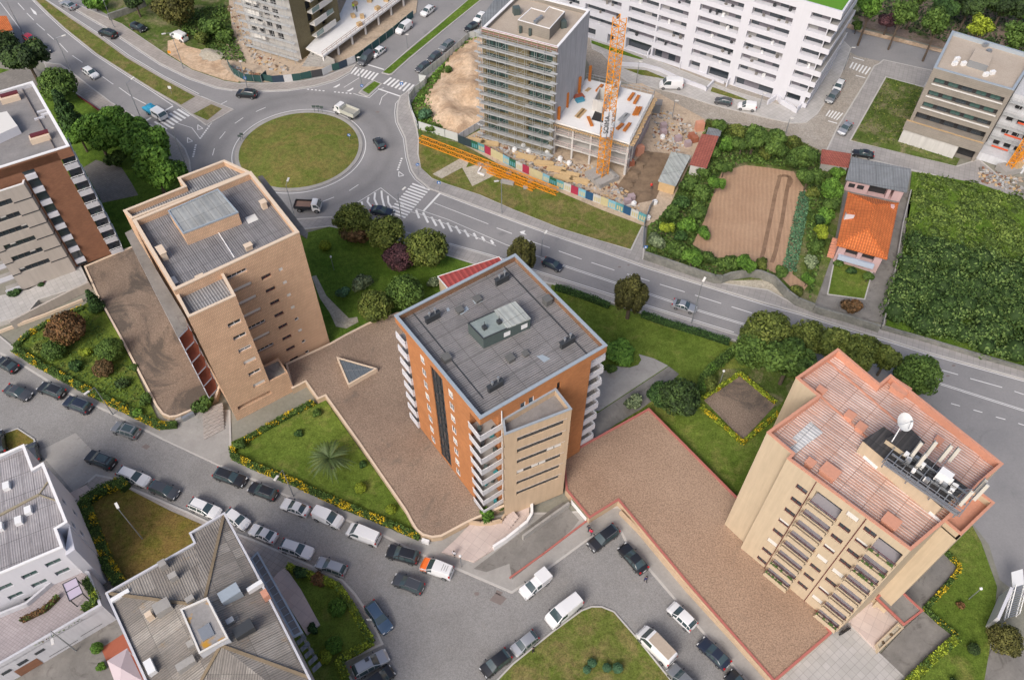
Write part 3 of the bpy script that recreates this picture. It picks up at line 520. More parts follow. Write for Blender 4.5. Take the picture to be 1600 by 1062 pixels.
# ================================================================ building kit
class WF:
 "a wall from A to B seen from outside with A on the left; u runs along it, outward normal to the right of A->B"
 def __init__(s, A, B, z0, z1):
  s.A = Vector(A[:2]); s.B = Vector(B[:2]); s.L = (s.B-s.A).length; s.d = (s.B-s.A)/s.L; s.n = Vector((s.d.y, -s.d.x))
  s.rz = math.atan2(s.d.y, s.d.x); s.z0 = z0; s.z1 = z1; s.holes = []
 def pt(s, u, z, o=0): p = s.A+s.d*u+s.n*o; return (p.x, p.y, z)
 def hit(s, x, y):
  d = CF+CR*((x-800)/FPX)-CU*((y-531)/FPX); nn = s.n; t = (nn.x*s.A.x+nn.y*s.A.y)/(nn.x*d.x+nn.y*d.y)
  p = Vector((d.x*t, d.y*t)); return ((p-s.A).dot(s.d), H+d.z*t)
 def mesh(s, m, mi=0, rv=None):
  rv = mi if rv is None else rv
  us = sorted({0, s.L} | {max(0, min(s.L, h[i])) for h in s.holes for i in (0, 1)}); zs = sorted({s.z0, s.z1} | {max(s.z0, min(s.z1, h[i])) for h in s.holes for i in (2, 3)})
  for i in range(len(us)-1):
   if us[i+1]-us[i] < 1e-4: continue
   k0 = None
   for j in range(len(zs)-1):
    cu, cz = (us[i]+us[i+1])/2, (zs[j]+zs[j+1])/2; inside = any(h[0] < cu < h[1] and h[2] < cz < h[3] for h in s.holes)
    if not inside and k0 is None: k0 = zs[j]
    if k0 is not None and (inside or j == len(zs)-2):
     k1 = zs[j] if inside else zs[j+1]
     if k1-k0 > 1e-4: m.face([s.pt(us[i], k0), s.pt(us[i+1], k0), s.pt(us[i+1], k1), s.pt(us[i], k1)], mi)
     k0 = None
  for h in s.holes:
   u0, u1, a, b, dp = h[:5]; P = lambda u, z, o: s.pt(u, z, -o)
   m.face([P(u0, a, 0), P(u1, a, 0), P(u1, a, dp), P(u0, a, dp)], rv); m.face([P(u0, b, dp), P(u1, b, dp), P(u1, b, 0), P(u0, b, 0)], rv)
   m.face([P(u0, a, 0), P(u0, a, dp), P(u0, b, dp), P(u0, b, 0)], rv); m.face([P(u1, a, dp), P(u1, a, 0), P(u1, b, 0), P(u1, b, dp)], rv)
   if len(h) > 5: m.face([P(u0, a, dp), P(u1, a, dp), P(u1, b, dp), P(u0, b, dp)], h[5])
_wc = {}
def window(root, wf, u0, u1, z0, z1, depth=.22, frame='white_metal', n=2, shut=0, sm='shutter', glass='glass', hole=True, sill=None, label=None, fw=.07):
 if hole: wf.holes.append((u0, u1, z0, z1, depth))
 w_, h_ = round(u1-u0, 2), round(z1-z0, 2); key = (w_, h_, frame, n, shut, sm, glass, sill, fw)
 if key not in _wc:
  m = MB(); y = 0
  def bx(x0, x1, a, b, y0=-.08, y1=.0, mm=m): mm.prism([(x0, y0), (x1, y0), (x1, y1), (x0, y1)], a, b, bottom=True)
  bx(0, w_, 0, fw); bx(0, w_, h_-fw, h_); bx(0, fw, fw, h_-fw); bx(w_-fw, w_, fw, h_-fw)
  for k in range(1, n): bx(w_*k/n-fw*.45, w_*k/n+fw*.45, fw, h_-fw)
  if sill: bx(-.06, w_+.06, -.07, -.005, -.3, -.02)
  p = MB(); p.face([(fw*.5, -.03, fw*.5), (w_-fw*.5, -.03, fw*.5), (w_-fw*.5, -.03, h_-fw*.5), (fw*.5, -.03, h_-fw*.5)])
  fo = m.build('window', M[frame], local=True); po = p.build('pane', M[glass], fo, local=True)
  ch = [(po.data, 'pane')]; meshes = [fo.data]
  if shut:
   s_ = MB(); bx(fw*.6, w_-fw*.6, h_*(1-shut), h_-fw*.5, -.13, -.035, s_); so_ = s_.build('shutter', M[sm], fo, local=True); ch.append((so_.data, 'shutter')); bpy.data.objects.remove(so_)
  me = fo.data; bpy.data.objects.remove(po); bpy.data.objects.remove(fo); _wc[key] = (me, ch)
 me, ch = _wc[key]; o = bpy.data.objects.new('window', me); COL.objects.link(o); o.parent = root
 p = Vector(wf.pt(u0, z0, -depth))-woff(root); o.location = p; o.rotation_euler = (0, 0, wf.rz)
 if label: o['label'] = label
 for d, nm in ch:
  c = bpy.data.objects.new(nm, d); COL.objects.link(c); c.parent = o
 return o
def roof_parts(root, poly, zr, zp, roofm, cop, wallm, t=.25, ang=0, over=.04, copname='coping', roofname='roof', ch=.14, inner=True):
 p = ccw(poly); m = MB(ang); m.sheet(inset(p, t-.01), zr); r = m.build(roofname, M[roofm], root)
 c = MB(); c.ring(inset(p, -over), t+over*2, zp, zp+ch, 0); q = inset(p, -over); q2 = inset(p, t+over)
 for k in range(len(q)): j = (k+1) % len(q); c.face([(*q[j], zp), (*q[k], zp), (*q2[k], zp), (*q2[j], zp)])
 c = c.build(copname, M[cop], root)
 w_ = MB(); i_ = inset(p, t)
 for k in range(len(i_)): j = (k+1) % len(i_); w_.face([(*i_[j], zr-.3), (*i_[k], zr-.3), (*i_[k], zp), (*i_[j], zp)])
 return r, c, w_.build('parapet', M[wallm], root)
def building(label, cat, poly, group=None, name='apartment_block', z=0):
 p = ccw(poly); cx = sum(q[0] for q in p)/len(p); cy = sum(q[1] for q in p)/len(p)
 return empty(name, (cx, cy, z), label, cat, group), p
def obox(m, o, d, lx, ly, z0, z1, mi=0):
 "box whose corner is o, running lx along d and ly to its left"
 n = (-d[1], d[0]); P = [(o[0], o[1]), (o[0]+d[0]*lx, o[1]+d[1]*lx), (o[0]+d[0]*lx+n[0]*ly, o[1]+d[1]*lx+n[1]*ly), (o[0]+n[0]*ly, o[1]+n[1]*ly)]
 return m.prism(P, z0, z1, mi, None, True)
def rail(m, pts, z0, z1, r=.035, step=1.0, bars=3, close=False):
 P = [Vector(p[:2]) for p in pts]
 if close: P.append(P[0])
 for a, b in zip(P, P[1:]):
  L = (b-a).length; n = max(1, int(round(L/step)))
  for k in range(bars): z = z1-(z1-z0)*k/max(1, bars); m.bar((a.x, a.y, z), (b.x, b.y, z), r*1.3, r*1.3)
  for k in range(n+1): q = a+(b-a)*k/n; m.bar((q.x, q.y, z0), (q.x, q.y, z1), r, r)
def balcony(root, poly, z, hp, wallm, floor='conc', railm=None, open_edges=(), t=.12, slab_t=.18, railh=.25, label=None, name='balcony'):
 "slab + solid parapet along the outer edges of poly; edges listed in open_edges stay open"
 p = ccw(poly); m = MB(); m.prism(p, z-slab_t, z, 0, 1, bottom=True); i_ = inset(p, t)
 for k in range(len(p)):
  if k in open_edges: continue
  j = (k+1) % len(p); m.prism([p[k], p[j], i_[j], i_[k]], z+.002, z+hp, 0)
 b = m.build(name, [M[wallm], M[floor]], root); 
 if label: b['label'] = label
 if railm:
  r = MB(); c_ = inset(p, t/2)
  for k in range(len(p)):
   if k in open_edges: continue
   j = (k+1) % len(p); rail(r, [c_[k], c_[j]], z+hp, z+hp+railh, .05, 1.2, 1)
  r.build('railing', M[railm], b)
 return b
def chimney(root, x, y, z, lx, ly, h, rz, mat, cap=None, name='chimney', pots=0):
 m = MB(); m.box(x, y, z, lx, ly, h, rz); o = m.build(name, M[mat], root)
 c = MB(); c.box(x, y, z+h, lx+.2, ly+.2, .1, rz); c.build('chimney_cap', M[cap or mat], o)
 if pots:
  q = MB(); d = (math.cos(rz), math.sin(rz)); n_ = pots
  for k in range(n_):
   t = (k+.5)/n_-.5; px_, py_ = x+d[0]*t*lx*.85, y+d[1]*t*lx*.85; hh = .5+.5*((k*7) % 3)/2
   q.tube((px_, py_, z+h+.1), (px_, py_, z+h+hh), .09, n=8); q.tube((px_, py_, z+h+hh), (px_, py_, z+h+hh+.2), .2, .14, n=8)
  q.build('chimney_pots', M['white_metal' if pots > 2 else 'grey_metal'], o)
 return o
GA = 35.2*math.pi/180
# ================================================================ C: the orange brick block in the middle
CC = [G(750, 651.8, 24), G(949.2, 537, 24), G(805.2, 394, 24), G(615.8, 490.3, 24)]   # near, right, far, left
R_, Cp = building('orange brick apartment block with a dark ribbed roof and a beige front bay', 'apartment block', CC, None)
A0, A1, A2, A3 = [Vector(p) for p in CC]
ux, uy = (A1-A0).normalized(), (A3-A0).normalized()
cp = lambda u, v: tuple(A0+ux*u+uy*v)
LW, LF = (A3-A0).length, (A1-A0).length
roof_parts(R_, CC, 22.7, 23.6, 'roof_c', 'trim_blue', 'trim', .3, GA, .05)
# footprint: notches for the corner balconies at near corner, right corner and left corner
foot = [(2.45, 2.2), (2.45, 0.02), (16.0, 0.02), (16.0, 3.5), (17.9, 3.5), (17.9, LW-3), (16.0, LW-3), (16.0, LW-.05), (1.6, LW-.05), (1.6, LW-2.4), (.02, LW-2.4), (.02, 2.2)]
fp = ccw([cp(*q) for q in foot]); walls = [WF(fp[i], fp[(i+1) % len(fp)], 1.2, 22.4) for i in range(len(fp))]
def nearest(walls, a, b):
 a, b = Vector(a), Vector(b); return min(walls, key=lambda w_: ((w_.A-a).length+(w_.B-b).length))
# left facade: seen from outside A on the left
wl = nearest(walls, cp(.02, LW-2.4), cp(.02, 2.2)); wfz = nearest(walls, cp(2.45, .02), cp(16, .02))
def uL(v): return (LW-2.4)-v       # v measured from the near corner
zrow = [20.55-2.62*k for k in range(8)]
for k, z in enumerate(zrow):
 window(R_, wl, uL(13.0), uL(12.1), z-.1, z+1.35, .1, 'trim_white', 2, .0 if k % 3 else .45, sill=None, fw=.1)
 window(R_, wl, uL(6.75), uL(5.8), z-.1, z+1.35, .1, 'trim_white', 2, .0 if k % 2 else .5, sill=None, fw=.1)
m = MB(); strip = (uL(10.65), uL(8.0)); wl.holes.append((strip[0], strip[1], 1.5, 22.25, .25))
for k in range(8):
 z = 22.2-2.6*(k+1)
 for q in range(3):
  u = strip[0]+.08+q*.86; m.face([wl.pt(u, z+.1, -.2), wl.pt(u+.8, z+.1, -.2), wl.pt(u+.8, z+2.5, -.2), wl.pt(u, z+2.5, -.2)], (q+k) % 2)
st = m.build('stairwell_glazing', [M['glass'], M['dark_metal']], R_)
m = MB()
for k in range(9):
 z = max(1.5, 22.25-2.6*k); m.bar(wl.pt(strip[0], z, -.15), wl.pt(strip[1], z, -.15), .12, .12)
for q in range(4): u = strip[0]+.04+q*(strip[1]-strip[0]-.08)/3; m.bar(wl.pt(u, 1.5, -.15), wl.pt(u, 22.25, -.15), .08, .1)
for k in (1, 2, 3, 4, 6, 7): m.box(*wl.pt(strip[0]+1.75, 0, -.1)[:2], 22.25-2.6*k-1.3, .5, .1, .8, wl.rz)
m.build('glazing_bars', M['dark_metal'], st)
# front windows high up beside the bay
for u, z in ((5.55, 19.95), (6.75, 20.05)): window(R_, wfz, u-2.45, u-2.45+.75, z+.1, z+2.0, .15, 'trim_white', 1)
wfz.holes.append((10.9-2.45, 11.5-2.45, 20.1, 21.8, .3, 1))
m = MB()
for w_ in walls: w_.mesh(m, 0)
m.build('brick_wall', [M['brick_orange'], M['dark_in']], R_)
m = MB(); m.ring(CC, .3, 22.38, 23.6, 0); m.sheet(inset(ccw(CC), .05), 22.4); m.build('brick_fascia', M['brick_orange'], R_)
# corner balconies, near corner (L-shaped), eight floors
rs_ = random.Random(3)
for k in range(8):
 z = 19.75-2.62*k
 pol = [cp(.12, 2.15), cp(-.3, 2.15), cp(-.35, -.35), cp(3.0, -.35), cp(3.0, -.02), cp(2.43, -.02), cp(2.43, 2.15)]
 p = ccw(pol)
 m = MB(); m.prism(p, z-.16, z, 0, 1, True)
 for a, b in ((cp(-.3, 2.15), cp(-.35, -.35)), (cp(-.35, -.35), cp(3.0, -.35))):
  d = unit(vsub(b, a)); obox(m, a, d, math.dist(a, b), .08, z+.01, z+.8, 0)
 b = m.build('balcony', [M['offwhite_wall'], M['conc']], R_); r = MB(); rail(r, [cp(-.3, 2.15), cp(-.35, -.35), cp(3.0, -.35)], z+.8, z+1.05, .05, .8, 1); r.build('railing', M['white_metal'], b)
 for q in range(2): x_, y_ = cp(.3+q*1.2+rs_.uniform(0, .6), rs_.uniform(0, 1.8)); MB().box(x_, y_, z+.01, .5, .4, rs_.uniform(.3, .9), rs_.random()*3).build('balcony_furniture', [M['green_metal'], M['dark_metal'], plain('teal_cloth', (.05, .30, .33), .9)][(q+k) % 3], b)
# right corner and left corner balconies (only their outer ends show)
for k in range(8):
 z = 19.9-2.62*k
 b = balcony(R_, [cp(16.05, .6), cp(18.9, .6), cp(18.9, 3.45), cp(16.05, 3.45)], z, .85, 'white_wall', 'conc', 'white_metal', (2, 3))
 b = balcony(R_, [cp(-.3, LW-2.45), cp(-.3, LW-.1), cp(1.55, LW-.1), cp(1.55, LW-2.45)], z, .85, 'white_wall', 'conc', 'white_metal', (1,))
m = MB(); q = cp(2.85, -.1); m.tube((*q, 1.3), (*q, 22.9), .07); m.build('drainpipe', M['white_metal'], R_)
# beige bay: rhomboid block with a low roof
B0 = Vector(G(788.3, 679.7, 20.9)); B1 = Vector(G(893.5, 639.3, 20.9)); W1 = Vector(cp(10.7, .02)); W0 = Vector(cp(3.0, .02))
bay = [tuple(B0), tuple(B1), tuple(W1), tuple(W0)]; p = ccw(bay); bz = .35
bw = [WF(p[i], p[(i+1) % 4], bz, 20.9) for i in range(4)]; bf = nearest(bw, B0, B1)
ribs = [(19.0, .35), (16.6, .33), (14.1, .33), (11.5, .33), (8.85, .33), (5.85, .33)]
m2 = MB(); m3 = MB()
for k, z in enumerate([18.3, 15.75, 13.2, 10.6, 7.95, 5.25]):
 u0, u1 = 1.6, 7.7; bf.holes.append((u0, u1, z, z+1.0, .25))
 for q in range(6):
  a = u0+q*(u1-u0)/6; window(R_, bf, a+.02, a+(u1-u0)/6-.02, z, z+1.0, .25, 'dark_metal', 1, .85 if (k, q) in ((2, 4), (2, 5), (3, 0), (3, 2), (3, 3)) else 0, hole=False)
 for w_ in bw:                      # dark bar paints in the shade of the gap under each floor
  if w_ is nearest(bw, W0, W1): continue
  for a, b in (((0, u0) if w_ is bf else (0, w_.L)), ((u1, w_.L) if w_ is bf else (0, 0))):
   if b > a: m3.bar(w_.pt(a, z, .0), w_.pt(b, z, .0), .08, .2)
 m2.bar(bf.pt(u0-.05, z+1.05, .03), bf.pt(u1+.4, z+1.05, .03), .06, .06)
m2.build('window_hoods', M['grey_bay'], R_); m3.build('gap_shade_bars', M['dark_metal'], R_)
m = MB()
for w_ in bw: w_.mesh(m, 0)
m.build('bay_wall', [M['tan_bay'], M['dark_in']], R_)
roof_parts(R_, bay, 19.9, 20.9, 'felt', 'trim_blue', 'tan_bay', .2, GA, .04, 'bay_coping', 'bay_roof')
# roof furniture
def cpx(x, y, z): return G(x, y, z)
zr = 22.7
for (x, y) in ((676, 495), (784.5, 436), (886.5, 534), (774, 602)):
 a = cpx(x, y, zr+.6); chimney(R_, a[0], a[1], zr, 2.0, .42, .95, GA+.02, 'dark_metal', 'dark_metal', pots=2)
for (x, y, s_, h_) in ((718, 484, .8, .45), (746, 467, .8, .4), (821, 552, .6, .35), (797, 560, .85, .55), (697.5, 560, .9, .7), (855, 472, .9, 1.0)):
 a = cpx(x, y, zr+.3); m = MB(); m.box(a[0], a[1], zr, s_, s_, h_, GA); m.box(a[0], a[1], zr+h_, s_+.18, s_+.18, .08, GA); m.build('roof_vent', plain('grey_roof_vent', (.12, .12, .115), .8, var=.2), R_)
for q in ([(716, 490), (729, 478), (733, 483), (721, 492)], [(738, 469), (742, 475), (754, 471), (750, 466)], [(697, 482), (701, 480), (703, 485), (699, 487)], [(838, 556), (848, 554), (860, 560), (850, 566)]):
 MB().sheet(GP(q, zr+.03), zr+.03).build('flashing', M['trim_blue'], R_)
hb = [G(731, 505, 24.5), G(755, 530, 24.5), G(828.5, 498, 24.5), G(805, 472, 24.5)]
m = MB(); m.prism(hb, zr, 24.5, 0, 1); mr = m.build('machine_room', [M['green_metal'], mottled('grey_green_felt', (.20, .24, .23), (.26, .30, .29), .5, 3, .1)], R_)
m = MB(GA); m.prism([G(772, 485, 24.6), G(792.5, 513, 24.6), G(829.5, 498, 24.6), G(805, 471, 24.6)], 24.52, 24.68, 0, None, True); m.build('metal_roof', M['metal_roof'], mr)
m = MB(); h_ = WF(hb[1], hb[2], zr, 24.5)
for u in (2.8, 5.2): m.face([h_.pt(u, zr+.5, .03), h_.pt(u+.9, zr+.5, .03), h_.pt(u+.9, zr+1.3, .03), h_.pt(u, zr+1.3, .03)])
m.build('vent_panel', M['white_metal'], mr)
m = MB(); m.ring(inset(ccw(hb), -.02), .12, 24.5, 24.62); m.build('roof_edge', M['dark_metal'], mr)
for x, y in ((757, 511), (780, 502)): a = cpx(x, y, 24.8); m = MB(); m.box(a[0], a[1], 24.5, .5, .5, .5, GA); m.tube((a[0], a[1], 25), (a[0], a[1], 25.8), .04); m.build('cowl', M['dark_metal'], mr)
m = MB()
for (a, b) in (((643, 486), (755, 622)), ((785, 414), (917, 553))):
 P, Q = G(*a, zr+.05), G(*b, zr+.05); m.bar((*P, zr+.04), (*Q, zr+.04), .12, .06)
m.build('roof_joint', M['dark_metal'], R_)
# ================================================================ B: the tan brick block
z1 = 24.4
Bm = [G(271, 452, z1), G(467, 361, z1), G(391.5, 266, z1), G(206, 342, z1)]
Bb = [G(293, 494, 23.5), G(367.5, 460, 23.5), G(345, 419, 23.5), G(272, 454, 23.5)]
Bk = [G(192, 328, 23.2), G(205, 341, 23.2), G(391, 268, 23.2), G(350, 249, 23.2), G(277, 277, 23.2), G(287, 290, 23.2)]
RB, _ = building('tan brick apartment block with grey corrugated roof and white roller shutters', 'apartment block', Bm)
p = ccw(Bm); bw = [WF(p[i], p[(i+1) % 4], .2, z1-.3) for i in range(4)]; bf = nearest(bw, Bm[0], Bm[1])
roof_parts(RB, Bm, 23.2, 24.1, 'roof_b', 'trim', 'brick_tan', .4, 37*math.pi/180, .03)
LFm = bf.L
rr = random.Random(11)
for k in range(8):
 z = 19.0-2.62*k
 window(RB, bf, 10.75, 12.15, z, z+.75, .3, 'maroon', 2, .0, glass='glass')
 if k < 8: window(RB, bf, 13.35, 13.95, z+.1, z+.75, .2, 'trim_white', 1, .9 if k not in (4, 6, 7) else 0)
 zz = 21.75-2.62*k
 if k < 7: window(RB, bf, 6.6, 9.35, zz, zz+.75, .35, 'white_metal', 4, 0 if k in (0, 4, 6) else .92)
m = MB()
for w_ in bw: w_.mesh(m, 0)
m.build('brick_wall', M['brick_tan'], RB)
p = ccw(Bb); cw = [WF(p[i], p[(i+1) % 4], 0, 23.2) for i in range(4)]; cf = nearest(cw, Bb[0], Bb[1])
for k in range(6):
 z = 18.4-2.68*k; window(RB, cf, 3.95, 5.75, z, z+.8, .3, 'white_metal', 2, (0, .0, .5, .85, 0, .9)[k])
cf.holes.append((.8, 5.95, 2.0, 2.85, 1.2, 1)); cf.holes.append((1.1, 5.9, .55, .8, .25, 1)) if False else None
m = MB()
for w_ in cw: w_.mesh(m, 0)
m.build('bay_wall', [M['brick_tan'], M['conc_dark']], RB)
roof_parts(RB, Bb, 22.5, 23.2, 'roof_b_light', 'trim', 'brick_tan', .3, 37*math.pi/180, .03, 'bay_coping', 'bay_roof')
# lower box right of the bay
q = WF(Bb[0], Bb[1], 0, 4); e0 = Vector(Bb[1]); d = q.d
low = [tuple(e0-d*.3+q.n*(-.02)), tuple(e0+d*2.9-q.n*.02), tuple(e0+d*2.9-q.n*3.2), tuple(e0-d*.3-q.n*3.2)]
m = MB(); m.prism(low, 0, 4.4, 0, 1); m.build('porch', [M['brick_tan'], M['conc_dark']], RB); m = MB(); m.ring(low, .2, 4.38, 4.75, 0); m.build('porch_parapet', M['brick_tan'], RB)
# step-down wing behind
m = MB(); m.prism(Bk, 1, 22.2, 0, top=False); m.prism(Bk, 22.19, 23.0, 0, top=False); m.build('rear_wall', M['brick_tan'], RB)
roof_parts(RB, Bk, 22.2, 23.0, 'roof_b_light', 'trim', 'brick_tan', .3, 37*math.pi/180, .03, 'rear_coping', 'rear_roof')
# balconies down the left side, hidden floors included, capped by a dirty slab
sl_ = [G(195, 364, 21.6), G(206, 358, 21.6), G(290, 497, 21.6), G(293, 512, 21.6), G(278, 527, 21.6)]
for k in range(6):
 z = 21.6-2.62*k; m = MB(); pl = ccw(sl_); m.prism(pl, z-.25, z, 0, 1, True)
 if k: 
  o_ = ccw(sl_); e = [(o_[i], o_[(i+1) % 5]) for i in range(5)]; lng = sorted(e, key=lambda s: -math.dist(*s))
  for a, b in e:
   mid = ((a[0]+b[0])/2, (a[1]+b[1])/2)
   if math.dist(mid, Bm[0]) > 0 and (Vector(mid)-Vector(Bm[0])).dot(Vector(uy)) > -3: obox(m, a, unit(vsub(b, a)), math.dist(a, b), (.1), z+.005, z+1.7, 0)
 m.build('balcony' if k else 'balcony_roof', [M['white_wall'], M['conc_dark' if not k else 'red_floor']], RB)
MB().prism([G(402, 276, 21.4), G(410, 274, 21.4), G(481, 364, 21.4), G(479, 372, 21.4), G(464, 362, 21.4)], 21.2, 21.4, 0, 0, True).build('balcony_roof', M['conc_dark'], RB)
# stairwell/lift house
hb = [G(279, 376, 25.4), G(369.5, 332, 25.4), G(342, 297, 25.4), G(263, 328, 25.4)]
hb = [G(286.5, 365, 25.3), G(372, 332, 25.3), G(340.5, 296, 25.3), G(263, 330, 25.3)]
m = MB(); m.prism(hb, 23.2, 25.2, 0, top=False); mr = m.build('machine_room', M['brick_tan'], RB)
m = MB(37*math.pi/180); m.prism(hb, 25.15, 25.3, 0, None, True); m.build('glazed_roof', corr('pale_green_glazed_roof', (.33, .34, .33), (.28, .29, .285), 1.1, 0, (1.1, 3), (.24, .25, .24), .2, moss=((.44, .45, .43), .5, .56, .5)), mr)
m = MB(); m.ring(inset(ccw(hb), -.05), .18, 25.2, 25.42); m.build('roof_edge', M['trim_blue'], mr)
for x, y, lx, ly, h_ in ((254, 396, .7, 1.6, 1.3), (412, 320, .7, .7, 1.1), (388.5, 386, .9, .6, .7), (313, 434, .9, .6, 1.0)):
 a = G(x, y, 23.2+h_*.5); chimney(RB, a[0], a[1], 23.2 if x != 313 else 22.9, lx, ly, h_, 37*math.pi/180, 'trim', 'trim')
for q in ([(264, 434), (272, 431), (279, 441), (270, 445)], [(383, 340), (398, 334), (404, 343), (388, 350)]): MB().sheet(GP(q, 23.24), 23.24).build('pale_sheet', M['shutter'], RB)
m = MB(); P, Q = G(338, 358, 23.3), G(366, 402, 23.3); m.bar((*P, 23.26), (*Q, 23.26), .12, .08); m.build('roof_joint', M['trim_white'], RB)
# triangular skylight on the gravel terrace
tri = [G(525.5, 557, 2.0), G(589.5, 575, 2.0), G(544, 601, 2.0)]
t_ = empty('skylight', (*G(552, 578, 1.2), 1.2), 'triangular glazed skylight with a pale frame on the brown gravel terrace', 'skylight')
m = MB(); m.ring(tri, .2, 1.1, 2.0); m.build('frame', M['trim'], t_)
m = MB(); m.sheet(inset(ccw(tri), .28), 1.9); m.build('glazing', plain('blue_grey_glazing', (.12, .14, .155), .3, 0, .5), t_)
m = MB(); a, b, c = [Vector(q) for q in (tri[0], tri[1], tri[2])]
for k in range(1, 7):
 P = a+(b-a)*k/7; Q = c+(b-c)*k/7; m.bar((*P, 1.93), (*Q, 1.93), .04, .04)
P = (a+b)/2; m.bar((*((a+c)/2), 1.96), (*b, 1.96), .05, .05); m.build('glazing_bars', M['grey_metal'], t_)
# ================================================================ E: the tan tower with the salmon roof
zE = 24.3
Epx = [(1233, 712), (1255.5, 731), (1264, 724), (1291.7, 750), (1386.6, 827.6), (1392, 822), (1424.2, 856.3), (1481.4, 808), (1531, 752.3), (1568.8, 722.2), (1392, 582.2), (1375.4, 597.2), (1310.4, 542.4), (1245, 587.6), (1279.6, 615.9), (1199.8, 672.5), (1239, 705.7)]
E0 = Vector(G(1255.5, 731.3, zE)); E1 = Vector(G(1424.2, 856.3, zE)); ex = (E1-E0).normalized(); ey = Vector((-ex.y, ex.x)); EA = math.atan2(ex.y, ex.x)
ep = lambda u, v: tuple(E0+ex*u+ey*v)
# outline in the building's own frame (u along the balcony front, v towards the avenue)
Eo = [(-1.94, .15), (0, .15), (0, 0), (12.6, 0), (13.4, 5.9), (14.0, 12.0), (14.5, 16.1), (0, 18.1), (-.2, 16.0), (-6.3, 17.0), (-7.3, 9.8), (-4.2, 9.45), (-5.4, 1.2), (-1.95, .95)]
Eo = [(-1.94, .0), (12.6, 0), (13.5, 5.8), (13.9, 12.0), (14.5, 16.1), (0, 18.1), (-.2, 16.0), (-6.33, 17.04), (-7.37, 9.81), (-4.2, 9.46), (-5.38, 1.2), (-1.93, .9)]
RE, pE = building('tan apartment tower with a salmon corrugated roof, satellite dish and phone antennas', 'apartment block', [ep(*q) for q in Eo])
roof_parts(RE, pE, 22.9, 23.9, 'roof_e', 'terracotta', 'terracotta', .24, EA, .04)
pw = ccw(pE); ew = [WF(pw[i], pw[(i+1) % len(pw)], .5, 23.9) for i in range(len(pw))]; ef = nearest(ew, ep(-1.94, 0), ep(12.6, 0)); o_ = 1.94
rr = random.Random(5)
def ewin(u, z, w_=1.4, h_=.75, k=0):
 h_ = .95
 window(RE, ef, u+o_, u+o_+w_, z, z+h_, .22, 'maroon', 2, (0, 0, 0, .5, 0)[k % 5] if k != 9 else .95, hole=True)
rz = [20.35-2.63*k for k in range(8)]
for k, z in enumerate(rz[:8]):
 if z < 1.8: continue
 ewin(.35 if k else .2, z+2.45 if False else z, 1.35, .8, (9 if k in (5,) else k))
for k in range(8):
 z = 22.0-2.63*k
 if z < 2.4: continue
 ewin(5.85, z, 1.35, .75, 9 if k in (0, 4) else k); ewin(8.0, z-.35, 1.4, .75, 9 if k == 4 else k+2)
# loggias with balconies: two stacks
for (u0, u1) in ((2.15, 5.5), (9.55, 12.45)):
 for k in range(8):
  z = 20.25-2.63*k if u0 < 5 else 20.3-2.63*k
  if z < .8: continue
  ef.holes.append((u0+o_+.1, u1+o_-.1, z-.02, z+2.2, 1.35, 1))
  # parapet projecting
  pol = [ep(u0, -.01), ep(u0, -.95), ep(u1, -.95), ep(u1, -.01)]
  i_ = inset(ccw(pol), .12); P = ccw(pol); m = MB(); m.prism(P, z-.4, z-.02, 0, 1, True)
  for a, b in ((pol[0], pol[1]), (pol[1], pol[2]), (pol[2], pol[3])):
   d = unit(vsub(b, a)); obox(m, (a[0], a[1]), d, math.dist(a, b), .1, z-.015, z+.4, 0)
  obox(m, ep(u0, -.62), (ex.x, ex.y), u1-u0, .08, z-.01, z+.42, 0)
  m.face([ef.pt(u0+o_+.1, z+.01, .5), ef.pt(u1+o_-.1, z+.01, .5), ef.pt(u1+o_-.1, z+.01, -1.33), ef.pt(u0+o_+.1, z+.01, -1.33)], 2)
  b = m.build('balcony', [M['tan_wall'], M['conc_wall'], plain('lilac_grey_floor', (.36, .34, .365), .8)], RE)
  r = MB(); rail(r, [ep(u0, -.55), ep(u1, -.55)], z+.42, z+.8, .035, 1.1, 1); r.build('railing', M['maroon'], b)
  for q in range(2):
   a = ef.pt(u0+o_+.3+q*1.55, z, -1.3); g = MB(); g.face([ef.pt(u0+o_+.3+q*1.45, z+.05, -1.3), ef.pt(u0+o_+1.6+q*1.45, z+.05, -1.3), ef.pt(u0+o_+1.6+q*1.45, z+2, -1.3), ef.pt(u0+o_+.3+q*1.45, z+2, -1.3)]); g.build('balcony_door', M['glass'], b)
  if rr.random() < .55:
   g = MB(); n_ = 9
   for q in range(n_):
    t = rr.uniform(u0+.1, u1-.1); g.box(*ep(t, -.78), z+.4, .22, .2, rr.uniform(.12, .32), rr.random()*3)
   g.build('planter_plants', plain('balcony_leaves', (.07, .12, .03), .9, var=.4), b)
m = MB()
for w_ in ew: w_.mesh(m, 0)
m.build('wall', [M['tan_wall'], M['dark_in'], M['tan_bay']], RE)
m = MB(); q = ef.pt(-1.0+o_+2.7, 0, .06)
for u in (1.85, 7.75): m.tube(ef.pt(u+o_-.05, .5, .08), ef.pt(u+o_-.05, 23.8, .08), .05)
m.build('drainpipes', M['maroon'], RE)
